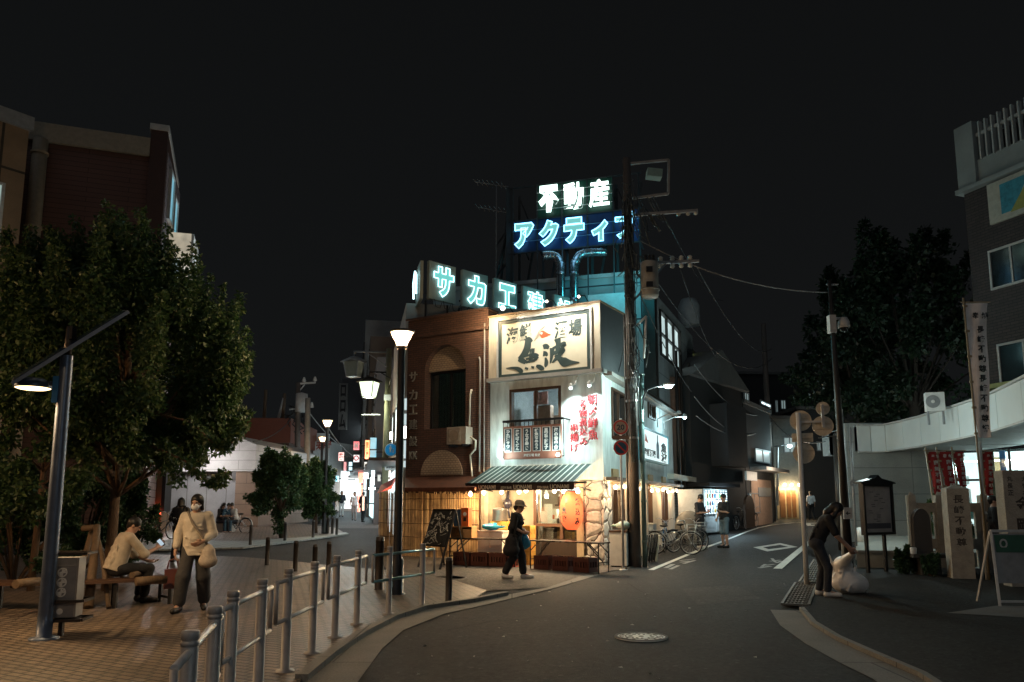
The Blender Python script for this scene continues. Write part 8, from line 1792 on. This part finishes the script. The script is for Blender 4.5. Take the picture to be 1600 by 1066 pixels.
# banners
m_bred = mat('banner_red', (.38, .03, .03), .8, bump=.2); m_bwh = mat('banner_white', (.85, .81, .8), .8, bump=.2, var=.15)
def banner(label, xt, yt, xb, yb, w_px, Y, m, txt, tm, top=None, group=None, taper=1.0, name='banner'):
    Pt, Pb = at(xt, yt, Y), at(xb, yb, Y); w = w_px/1226*Y; t = thing(name, label, 'banner', (Pb.x, Y, .05), group); n = 16; vs = []; fc = []
    for i in range(n+1):
        f = i/n; c = Pt.lerp(Pb, f); ww = w*(1-(1-taper)*f)
        for j in range(7): u = j/6; vs.append(c+Vector((ww*u, .05*math.sin(u*7+f*4)*(.3+f)+.03*math.sin(f*9), 0)))
    for i in range(n):
        for j in range(6): fc.append((i*7+j, (i+1)*7+j, (i+1)*7+j+1, i*7+j+1))
    q = MB(); q.add(vs+[v+Vector((0, .012, 0)) for v in vs], fc+[tuple(len(vs)+a for a in reversed(f)) for f in fc], True); cl = q.build('cloth', m, t)
    L_ = (Pb-Pt).length; n_ = len(txt)
    for k, ch in enumerate(txt):
        f = .17+.8*(k+.5)/n_; c = Pt.lerp(Pb, f); ww = w*(1-(1-taper)*f); sz = min(L_*.8/n_*.82, ww*.62); o = text(ch, Matrix(((1, 0, 0, c.x+ww*.5), (0, 0, -1, c.y-.085), (0, 1, 0, c.z), (0, 0, 0, 1))), sz, tm, 'lettering', cl, off=.006, fit=(sz*.9, sz*.9), ext=.001)
    for k, ch in enumerate('納奉'): 
        c = Pt.lerp(Pb, .1); sz = w*.3; text(ch, Matrix(((1, 0, 0, c.x+w*(.7-.42*k)), (0, 0, -1, c.y-.085), (0, 1, 0, c.z), (0, 0, 0, 1))), sz, tm, 'lettering', cl, off=.004, fit=(sz, sz), ext=.001)
    q = MB(); pt = Pt+Vector((-.03, .02, .12)); bt = Vector((Pb.x+(Pb.x-Pt.x)*1.2*.3, Y+.02, .05)); q.tube([bt, pt], .02, 6); q.bar(pt-Vector((.06, 0, .09)), pt+Vector((w+.1, 0, -.09)), .02)
    for k in range(6): f = .02+.19*k; c = Pt.lerp(Pb, f); q.bar(c+Vector((-.06, .01, 0)), c+Vector((.03, .01, -.0)), .03, .045)
    q.build('pole', mat('bamboo_pole', (.35, .27, .17), .55), t); return t
banner('tall white festival banner with black vertical characters', 1509, 474, 1528, 684, 36, 15.8, m_bwh, '長崎不動尊長崎不動尊講', m_ink, taper=.52)
for (xt, xb, yb, lb) in ((1449, 1462, 779, 'red votive banner, leftmost of the group by the wall'), (1466, 1482, 775, 'red votive banner, second from the left by the wall'), (1490, 1500, 760, 'red votive banner directly above the engraved post'), (1536, 1541, 775, 'red votive banner hanging before the lit lobby glass')): banner(lb, xt, 706, xb, yb, 17 if xt != 1466 else 21, 19.2, m_bred, '南無不動明王', mat('banner_ink_white', (.6, .57, .55), .8), group='red votive banners', taper=.55)
q = MB(); p = at(1542, 905, 15.9); q.tube([Vector((p.x, 15.9, .05)), at(1531, 690, 15.9)], .03, 8); q.sph(at(1539, 803, 15.85), .05); o = q.build('banner_stake', m_lgrey, None, (p.x, 15.9, .05)); tag(o, 'steel stake carrying the tall white banner', 'pole')
p = at(1455, 775, 20.3); bush('bright green shrub behind the red banners', (p.x+.6, 20.6, .42), (.5, .4, .75), 12, 51, m_leaf, .07, trunk=True)
p = at(1415, 905, 17.2); bush('low dark shrub at the foot of the stone tablet', (p.x, 17.2, .03), (.2, .16, .13), 7, 52, m_leaf2, .08)
p = at(1455, 905, 16.6); bush('small withered plant under the stone tablet base', (p.x, 16.6, .03), (.16, .12, .13), 5, 53, m_leaf2, .06)
p = at(1562, 905, 17.3); person('dark dressed person standing behind the stone post by the lit lobby', Vector((p.x, 17.3, .05)), R(70), dict(elL=(.2, -.1, 1.1), wrL=(.1, -.26, 1.15), haL=(.05, -.3, 1.18)), c_blk, c_blk, c_shoe, 'short', sleeve=.9, vox=.018, scale=1.02)
# A board sign at the right edge
a = G(1563, 953); Fa = Face((a.x, a.y), (1, -.05)); zt = Fa.px(1574, 831)[1]; t = thing('sandwich_board', 'folding sandwich board sign with green header at the right edge', 'sign board', Fa.P(.4, .05, -.2)); q = MB(); apex = Fa.P(.14, zt, -.35)
q.bar(Fa.P(0, .05, 0), Fa.P(.12, zt, -.3), .035); q.bar(Fa.P(.0, .05, -.62), Fa.P(.12, zt, -.32), .03); q.bar(Fa.P(.8, .05, 0), Fa.P(.72, zt, -.3), .035); q.bar(Fa.P(.8, .05, -.62), Fa.P(.72, zt, -.32), .03); q.bar(Fa.P(.12, zt, -.31), Fa.P(.72, zt, -.31), .04); q.bar(Fa.P(.02, .12, -.02), Fa.P(.8, .12, -.02), .03); q.build('frame', m_lgrey, t)
q = MB(); q.hexa([Fa.P(.05, .38, -.1), Fa.P(.77, .38, -.1), Fa.P(.77, .38, -.11), Fa.P(.05, .38, -.11), Fa.P(.14, zt-.04, -.29), Fa.P(.71, zt-.04, -.29), Fa.P(.71, zt-.04, -.3), Fa.P(.14, zt-.04, -.3)]); bo = q.build('panel', mat('aboard_panel', (.25, .25, .25), .5, var=.3), t)
q = MB(); q.hexa([Fa.P(.13, zt-.32, -.208), Fa.P(.73, zt-.32, -.208), Fa.P(.73, zt-.32, -.212), Fa.P(.13, zt-.32, -.212), Fa.P(.15, zt-.06, -.276), Fa.P(.7, zt-.06, -.276), Fa.P(.7, zt-.06, -.28), Fa.P(.15, zt-.06, -.28)]); q.build('header', mat('aboard_green', (.03, .1, .06), .5), bo)
text('O', Fa.M(.26, zt-.19, -.23), .2, m_lgrey, 'lettering', bo, off=.005, fit=(.12, .15))
# dark trees on the rise behind
for (x, y, Yd, rx, rz_, sd, lb) in ((1420, 520, 34, 3.6, 4.6, 61, 'huge dark tree rising behind the curved hall'), (1340, 560, 40, 3.4, 4.2, 62, 'dark tree mass left behind the camera pole')):
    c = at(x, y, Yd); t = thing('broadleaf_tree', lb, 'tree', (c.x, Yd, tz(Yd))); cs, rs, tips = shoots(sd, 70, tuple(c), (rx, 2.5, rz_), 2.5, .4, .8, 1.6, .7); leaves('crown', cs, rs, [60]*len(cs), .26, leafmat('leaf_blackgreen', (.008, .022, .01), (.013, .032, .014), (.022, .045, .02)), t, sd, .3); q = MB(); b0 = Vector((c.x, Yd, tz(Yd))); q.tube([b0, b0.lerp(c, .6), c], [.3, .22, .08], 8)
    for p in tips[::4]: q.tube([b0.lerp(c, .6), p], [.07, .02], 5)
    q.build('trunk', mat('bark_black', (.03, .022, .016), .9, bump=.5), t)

# ================================================================== MARKET LANE (far left of centre)
FRW = Face((-3.45, 24.6), (-.2, .98)); FRW.n = Vector((-.98, -.2, 0)).normalized()
def rp(x, y): return FRW.px(x, y)
m_mk = [mat('lane_wall_%s' % k, c, .8, bump=.2, scale=1.5) for k, c in (('grey', (.16, .16, .17)), ('brown', (.13, .1, .08)), ('pale', (.3, .3, .29)), ('dark', (.07, .07, .075)))]
Yb = [25.0, 33, 41, 50, 62, 80]; hts = [8.2, 7.4, 9.4, 12.5, 16.5]; labs = ['narrow shop house with lit windows just behind the brick house', 'grey lane house with a pale awning beyond the lantern pole', 'lane building with orange vertical sign', 'tall grey lane building behind the orange sign', 'tall dark lane tower at the far end of the row']
def sY(Y): return (Y-24.6)/FRW.u.y
for k in range(5):
    s0, s1 = sY(Yb[k])+.02, sY(Yb[k+1])-.02; zg = tz((Yb[k]+Yb[k+1])/2); t = thing('lane_shop', labs[k], 'building', FRW.P((s0+s1)/2, zg, -2)); ex = .0 if k < 2 else .25*k
    q = MB(); P = FRW.P; d1 = ex; q.hexa([P(s0, -.3, d1), P(s0, -.3, -7), P(s1, -.3, -7), P(s1, -.3, d1), P(s0, hts[k], d1), P(s0, hts[k], -7), P(s1, hts[k], -7), P(s1, hts[k], d1)]); q.build('wall', m_mk[(k+2) % 4], t)
    g = random.Random(k); 
    for fl in range(1, int(hts[k]/3)):
        for j in range(3):
            s = s0+(s1-s0)*(j+.2)/3; w = (s1-s0)/3*.6; z = zg+3.0*fl+.6; f = MB(); f.frame(FRW, s, s+w, z, z+1.4, .06, ex-.02, ex+.08); wi_ = f.build('window', m_dark, t)
            f = MB(); f.fbox(FRW, s+.06, s+w-.06, z+.06, z+1.34, ex-.02, ex+.03); f.build('pane', emit('pane_lane_lit', (.8, .98, 1), .9) if k == 0 or g.random() < .2 else m_glassd, wi_)
    f = MB(); f.fbox(FRW, s0+.4, s1-.4, zg+.2, zg+2.6, ex, ex+.06); f.build('lit_shopfront', emit('shopfront_%d' % (k % 3), ((.75, .97, 1), (1, .85, .75), (.6, .93, 1))[k % 3], (.6, .8, .9)[min(2, k)], mixtex=2.5), t)
    f = MB(); f.fbox(FRW, s0+.2, s1-.2, zg+2.75, zg+2.85, ex, ex+1.1); f.build('eave', m_black, t)
    light('POINT', FRW.P((s0+s1)/2, zg+2.2, ex+1.6), 30+22*k, (.75, .95, 1), t, .2, 'shop_light')
# bright lit band window of the nearest lane house (seen beside the brick wall)
s0 = sY(25.0); t = thing('lit_sign_box', 'bright white lit sign box between brick house and lamp', 'sign', at(634, 675, 25.6)); FQ = Face(tuple(at(628, 675, 24.9)[:2]), (1, -.15)); q = MB(); q.fbox(FQ, FQ.px(628, 675)[0], FQ.px(640, 675)[0], FQ.px(634, 685)[1], FQ.px(634, 666)[1], -.2, 0); q.build('box', emit('sign_bright', (1, .96, .9), 4), t); q = MB(); q.frame(FQ, FQ.px(628, 675)[0]-.03, FQ.px(640, 675)[0]+.03, FQ.px(634, 685)[1]-.04, FQ.px(634, 666)[1]+.04, .035, -.21, .02); q.build('frame', m_black, t)
q = MB()
for (y0, y1) in ((622, 640), (646, 664), (688, 716), (720, 730)): q.fbox(FQ, FQ.px(629, 675)[0], FQ.px(640, 675)[0], FQ.px(634, y1)[1], FQ.px(634, y0)[1], -.25, -.1)
o = q.build('lit_stair_windows', emit('stair_glow', (.6, .75, .78), .45), None, at(634, 730, 25)); tag(o, 'stack of dim greenish windows beside the brick wall edge', 'window')
t = thing('lit_sign_box', 'wide warm lit sign behind the lantern pole', 'sign', at(614, 680, 32)); FQ2 = Face(tuple(at(606, 682, 31)[:2]), (.9, -.4)); q = MB(); q.fbox(FQ2, 0, FQ2.px(622, 680)[0], FQ2.px(614, 686)[1], FQ2.px(614, 675)[1], -.15, 0); q.build('box', emit('sign_warm', (1, .88, .75), 4), t)
# left side of lane
FLw = Face(tuple(at(436, 780, 60)[:2]), (1, 0)); t = thing('white_shop_building', 'white lit shop building with faded red characters down the lane', 'building', FLw.P(2, tz(60), -3)); zt = FLw.px(480, 690)[1]; sE = FLw.px(514, 750)[0]; q = MB(); q.fbox(FLw, 0, sE, tz(60)-.3, zt, -8, 0); q.fbox(FLw, FLw.px(489, 690)[0], FLw.px(508, 690)[0], zt, zt+.7, -1.5, -.5); q.build('wall', mat('lane_white', (.55, .58, .58), .7), t)
for ch, x in (('福', 488), ('寿', 504), ('屋', 514)): text(ch, FLw.M(FLw.px(x, 694)[0]-.15, FLw.px(x, 697)[1], .03), .6, mat('faded_red', (.3, .07, .05), .7), 'lettering', t, off=.01, fit=(.75, .75))
q = MB(); q.fbox(FLw, FLw.px(444, 700)[0], FLw.px(458, 700)[0], FLw.px(450, 704)[1], FLw.px(450, 688)[1], .05, .4); q.build('cyan_lamp_box', emit('cyan_box', (.4, .9, 1), 4), t); light('POINT', FLw.P(sE*.5, 5, 5), 900, (.85, 1, 1), t, .5, 'lane_light')
FLd = Face(tuple(at(528, 780, 72)[:2]), (1, 0)); t = thing('dark_tower', 'tall dark lane tower with a vertical sign board of characters', 'building', FLd.P(1, tz(60), -3)); zt = FLd.px(545, 592)[1]; q = MB(); q.fbox(FLd, 0, FLd.px(566, 700)[0], tz(60)-.3, zt, -9, 0); q.build('wall', m_mk[3], t)
a0, a1 = FLd.px(531, 630)[0], FLd.px(544, 630)[0]; q = MB(); q.fbox(FLd, a0, a1, FLd.px(537, 672)[1], FLd.px(537, 600)[1], .1, .4); sgb = q.build('vertical_sign', mat('dull_sign', (.2, .19, .18), .6), t); text('ロロム', FLd.M((a0+a1)/2, (FLd.px(537, 672)[1]+FLd.px(537, 600)[1])/2, .42), .8, m_black, 'lettering', sgb, off=.03, vertical=True, fit=((a1-a0)*.75, FLd.px(537, 600)[1]-FLd.px(537, 672)[1]-.3))
FLl = Face(tuple(at(508, 780, 62)[:2]), (.3, .95)); t = thing('lane_shop', 'bright white lit shop on the left of the lane behind the walkers', 'building', FLl.P(3, tz(60))); q = MB(); q.fbox(FLl, 0, 14, tz(60)-.3, FLl.px(515, 690)[1], -5, 0); q.build('wall', m_mk[2], t); q = MB(); q.fbox(FLl, .4, 13, tz(60)+.2, tz(60)+3.3, .0, .08); q.build('lit_shopfront', emit('shopfront_l', (.8, .97, 1), .8, mixtex=1.5), t); light('POINT', FLl.P(4, tz(60)+2.5, 2.5), 140, (.85, .98, 1), t, .3, 'shop_light')
q = MB(); q.box((at(556, 780, 92).x-2, 92, tz(90)-.3), (at(600, 780, 92).x, 93, 9)); o = q.build('end_building', m_mk[3], None); tag(o, 'dark building closing the far end of the lane', 'building')
q = MB(); q.box((at(560, 780, 91.5).x-1.5, 91.5, tz(90)+.2), (at(596, 780, 91.5).x, 91.9, 5.4)); o = q.build('end_shopfront', emit('shopfront_e', (.8, .97, 1), 1.0, mixtex=1.2), None); tag(o, 'brilliant white shopfront at the far end of the lane', 'shop front')
def lsign(x0, y0, x1, y1, Y, m, label, txt=None, tm=None, tilt=0, vert=False):
    F_ = Face(tuple(at(x0, (y0+y1)/2, Y)[:2]), (1, .05)); z1, z0 = F_.px(x0, y0)[1], F_.px(x0, y1)[1]; w = F_.px(x1, y0)[0]; t = thing('shop_sign', label, 'shop sign', F_.P(w/2, z0), 'shop signs along the market lane'); q = MB(); q.fbox(F_, 0, w, z0, z1, -.15, 0); b = q.build('panel', m, t); q = MB(); q.bar(F_.P(w, (z0+z1)/2, -.1), F_.P(w+.5, (z0+z1)/2, -.1), .06); q.build('bracket', m_black, t)
    if txt: text(txt, F_.M(w/2, (z0+z1)/2, .004), .3, tm, 'lettering', b, off=.012, vertical=vert, fit=(w*.72, (z1-z0)*.8))
    return t
lsign(552.5, 690, 561, 703, 46, emit('sg_red', (.75, .08, .1), .9), 'red square sign with white letter, upper of two', 'M', m_white)
t_ = lsign(552.5, 711, 561, 722, 46, emit('sg_pale', (.9, .8, .8), .7), 'pale square sign with red ring, lower of two'); F_ = Face(tuple(at(552.5, 716, 46)[:2]), (1, .05)); q = MB(); q.ring(F_.M(F_.px(556.7, 716)[0], F_.px(556.7, 716)[1], .01), .09, .16, .02, 20); q.build('ring_mark', m_red, t_)
lsign(570.5, 688, 577, 717, 38, emit('sg_orange', (1, .22, .05), 1.7), 'glowing orange vertical sign beside the teal panel', '居酒屋', mat('orange_ink', (.75, .3, .1), .6), vert=True)
lsign(578, 684, 588, 729, 40, emit('sg_teal', (.15, .55, .7), .55, mixtex=2), 'tall dim teal sign panel behind the lantern pole'); lsign(529, 707, 537, 720, 48, emit('sg_pink', (.9, .45, .4), .9), 'pinkish small sign on the left of the lane', '薬', m_red); lsign(534, 741, 543, 757, 50, emit('sg_whitepink', (1, .8, .85), 3), 'bright pinkish white sign low on the left of lane')
lsign(560, 735, 567, 755, 45, emit('sg_red2', (1, .16, .08), 1.8), 'red banner sign slanting in the white shop glare'); lsign(568, 737, 575, 748, 42, emit('sg_white', (.9, 1, 1), 4), 'white lit sign above the walkers'); lsign(576, 762, 586, 765, 38, emit('sg_white', (.9, 1, 1), 4), 'thin white lit strip sign over the right shop'); lsign(559, 775, 562.5, 800, 44, emit('sg_red2', (1, .16, .08), 1.8), 'red upright banner near the walkers')
lsign(541, 765, 549, 776, 60, emit('sg_teal2', (.3, .7, .8), 1.2), 'small teal sign low in the lane centre')
for x0, y0, x1, y1, Y, c, st, lb in ((563, 758, 566.5, 774, 50, (1, .3, .15), 1.2, 'narrow orange lit sign in the lane glare'), (545, 722, 550, 735, 58, (.5, .8, .9), .8, 'small blue white sign high in the lane centre'), (569, 722, 573, 733, 40, (.9, .9, .8), .5, 'cream small sign under the orange vertical sign'), (537, 722, 541, 736, 52, (.85, .3, .3), .6, 'dull red small sign on the left of the lane'), (580, 735, 585, 758, 36, (.7, .95, 1), 1.4, 'upright cyan white sign by the dark house wall'), (566, 776, 569, 798, 40, (1, .5, .3), 1.0, 'orange upright banner at the right lane shop'), (524, 744, 529, 752, 55, (.3, .8, 1), 1.5, 'tiny bright cyan sign at the left lane edge'), (590, 742, 594, 752, 33, (.8, .85, .8), .4, 'pale small plate sign on the dark lane house')):
    lsign(x0, y0, x1, y1, Y, emit('sgx%d' % x0, c, st, mixtex=6), lb)
a = at(604, 772, 27.5); t = thing('shop_awning', 'small red awning just above the bamboo screen corner', 'awning', a); q = MB(); p = [at(589, 771, 27), at(612, 764, 27), at(612, 758, 27), at(606, 762, 27)]; q.prism(p, (0, .8, .3)); q.build('cloth', mat('awning_red', (.5, .1, .07), .7), t); light('POINT', at(612, 773, 26.8), 10, (1, .5, .35), t, .1, 'awning_light')
# walkers in the lane
for (x, y, Yd, rz, lb, c1, c2) in ((553, 815, 45, 5, 'walker in white top and pale trousers in the market lane', cloth('cloth_white_tee', (.6, .6, .6)), cloth('cloth_palegrey', (.3, .29, .28))), (567, 813, 43, 170, 'walker in black seen from behind in the market lane', c_blk, c_blk), (533, 809, 50, 10, 'walker with dark top and white trousers at the left lane shop', c_navy, cloth('cloth_white_tee', (.6, .6, .6))), (519, 812, 47, 160, 'dark walker partly behind the farther street lamp', c_blk, c_navy)):
    p = at(x, y, Yd); p.z = tz(Yd); person(lb, p, R(rz), dict(knL=(.09, -.12, .5), anL=(.1, -.14, .1), toL=(.1, -.3, .04), anR=(-.09, .22, .12), toR=(-.1, .08, .05)), c1, c2, c_shoe, 'bob' if x < 560 else 'short', vox=.026, legend=.95)
# lantern pole
LP = at(600, 800, 30); LP.z = tz(30); t = thing('lantern_pole', 'olive pole with two hanging square lanterns and a blue pedestrian sign', 'street lamp', LP); tp = at(608, 545, 30); q = MB(); q.tube([LP, Vector((tp.x, 30, tp.z))], [.14, .11], 12); q.build('pole', mat('pole_olive', (.17, .16, .09), .7, bump=.2), t)
for (x, y, on) in ((553, 566, False), (577, 598, True)):
    c = at(x, y, 29.6); k = 29.6/1226; h = 24*k; w1, w2 = 12.5*k, 8.5*k; F_ = Face((c.x, c.y), (1, -.25))
    P = F_.P; q = MB(); z = c.z; q.hexa([P(-w2, z-h, w2), P(w2, z-h, w2), P(w2, z-h, -w2), P(-w2, z-h, -w2), P(-w1, z, w1), P(w1, z, w1), P(w1, z, -w1), P(-w1, z, -w1)]); q.build('lantern_glass', emit('lantern_green', (.85, 1, .7), .95, (.6, .65, .55)) if on else mat('lantern_off', (.3, .32, .27), .4), t)
    q = MB()
    for sx in (-1, 1):
        for sy in (-1, 1): q.bar(P(sx*w2, z-h, sy*w2), P(sx*w1, z, sy*w1), .03)
        q.bar(P(sx*w2, z-h, -w2), P(sx*w2, z-h, w2), .03); q.bar(P(-w2, z-h, sx*w2), P(w2, z-h, sx*w2), .03)
    q.lathe([(w1*1.75, -.02), (w1*1.75, .02), (w1*.5, .2), (0, .22)], (c.x, c.y, z+.02), 4); q.tube([P(0, z+.2), P(0, z+.45)], .02, 6); ay = z+.42; q.tube([P(0, ay), (tp.x, 30, ay+.05)], .035, 6); q.tube([P(.4, ay), P(.9, ay-.3), (tp.x, 30, ay-.6)], .025, 6); q.build('lantern_frame', m_grey if not on else m_dark, t)
    if on: light('POINT', (c.x, c.y-.0, z-h-.15), 60, (.9, 1, .75), t, .15, 'lantern_light')
F_ = Face((at(611, 703, 29.6).x, 29.6), (1, -.1)); z = F_.px(611, 703)[1]; r = 10.2/1226*29.6; q = MB(); q.disc(F_.M(0, z, 0), r, .02, 32); sgn = q.build('blue_sign', emit('sign_blue_lit', (.02, .3, .62), .14, (.01, .2, .5)), t)
def fig(mb, M, k): mb.disc(M @ Matrix.Translation((0, .62*k, 0)), .14*k, .004, 14); mb.prism([M @ Vector((x*k, y*k, 0)) for x, y in ((-.2, .42), (.2, .42), (.3, .0), (.2, -.02), (.14, .2), (.16, -.6), (.04, -.6), (0, -.1), (-.04, -.6), (-.16, -.6), (-.14, .2), (-.2, -.02), (-.3, .0))], M.to_3x3() @ Vector((0, 0, .004)))
q = MB(); fig(q, F_.M(-.02, z+.02, .021), .2); fig(q, F_.M(.09, z-.05, .021), .13); q.ring(F_.M(0, z, .02), r*.93, r, .004, 32); q.build('pedestrian_figures', m_white, sgn)
q = MB(); z2 = F_.px(611, 725)[1]; q.fbox(F_, -.22, .22, z2-.24, z2+.24, 0, .02); pb = q.build('plate', m_white, t); text('歩行者専用\n8-20\n自転車を除く', F_.M(0, z2, .022), .1, m_black, 'lettering', pb, off=.002, fit=(.34, .36))
q = MB(); q.bar(at(594, 648, 30), at(565, 648, 30), .04); q.mbox(Matrix.Translation(at(606, 622, 29.85)), (-.14, -.1, -.1), (.12, .05, .12)); q.build('fittings', m_lgrey, t)
# far poles on the left
for (x, yt, yb, Yd, lb, cr) in ((478, 622, 825, 44, 'bare grey pole behind the round trees', False), (463, 598, 822, 48, 'cluttered pole with crossarm behind the round trees', True)):
    b = at(x, yb, Yd); b.z = tz(Yd); tp = at(x+3, yt, Yd); t = thing('utility_pole', lb, 'utility pole', b); q = MB(); q.tube([b, Vector((tp.x, Yd, tp.z))], [.2, .15], 10); q.build('pole', mat('pole_grey', (.25, .23, .2), .75) if not cr else m_pole, t)
    if cr:
        q = MB(); q.bar(at(463, 600, Yd), at(493, 598, Yd), .1); q.bar(at(467, 612, Yd), at(476, 601, Yd), .06); q.bar(at(452, 640, Yd), at(490, 636, Yd), .08)
        for xx, yy in ((475, 597), (492, 596), (487, 636)): q.lathe([(.05, 0), (.14, .05), (.05, .3)], at(xx, yy, Yd), 8)
        q.lathe([(.0, -.7), (.38, -.65), (.38, .5), (0, .6)], at(471, 628, Yd), 12); q.build('crossarm', m_lgrey, t)
        q = MB(); g = random.Random(4)
        for k in range(14): p = at(463+g.uniform(-10, 12), g.uniform(632, 665), Yd); q.tube([p, p+Vector((g.uniform(-.4, .4), 0, g.uniform(-.7, .1))), p+Vector((g.uniform(-.6, .6), 0, g.uniform(-1, .2)))], .035, 5)
        q.build('cable_tangle', m_cable, t)

# ================================================================== WIRES
def wire(a, b, sag, r, label, m=m_cable, n=18, group='overhead wires'):
    q = MB(); a, b = Vector(a), Vector(b); q.tube([a.lerp(b, i/n)-Vector((0, 0, sag*4*(i/n)*(1-i/n))) for i in range(n+1)], r, 5); o = q.build('overhead_wire', m, None, a); return tag(o, label, 'cable', group)
m_cab2 = mat('cable_pale', (.2, .2, .2), .5)
wire(at(1000, 376, 20.1), at(1295, 457, 19.4), .35, .016, 'pale overhead wire from the crowded pole to the camera pole', m_cab2)
wire(at(1040, 340, 20.1), at(1130, 470, 44), .6, .012, 'thin wire falling from the upper crossarm toward the side street')
wire(at(1085, 410, 20.4), at(1206, 545, 44), 1.0, .016, 'wire from the insulator arm to the side street pole')
wire(at(1000, 400, 20.2), at(1206, 560, 44), 1.6, .02, 'second wire sagging along the dark houses')
for (a, b, s, lb) in (((1085, 570, 30), (1206, 640, 44), 1.0, 'upper pale cable looping in front of dark houses'), ((1085, 620, 30), (1206, 655, 44), 1.2, 'middle pale cable looping in front of dark houses'), ((1088, 650, 30), (1206, 660, 44), .8, 'lowest pale cable looping in front of dark houses'), ((1206, 655, 44), (1290, 690, 30), .5, 'cable from the side street pole to the slim dark pole')):
    wire(at(*a), at(*b), s, .02, lb, m_cab2)
wire(at(1063, 420, 20.4), at(1120, 560, 30), .3, .013, 'cable dropping to the pale side street house')
wire(at(985, 470, 20.1), SD.P(1.2, zcorn, .1), .25, .014, 'service cable from the crowded pole to the restaurant side wall')
wire(at(1000, 460, 20.1), at(1080, 612, 28.8), .2, .014, 'service cable past the lit upper window')
wire(at(505, 655, 44), at(556, 715, 48), .3, .03, 'cable slanting down across the market lane', m_cab2)
wire(at(480, 640, 44), at(540, 700, 60), .3, .03, 'second cable slanting down the market lane', m_cab2)
wire(at(455, 655, 48), at(395, 690, 36), .3, .025, 'cable crossing the red brown roof')
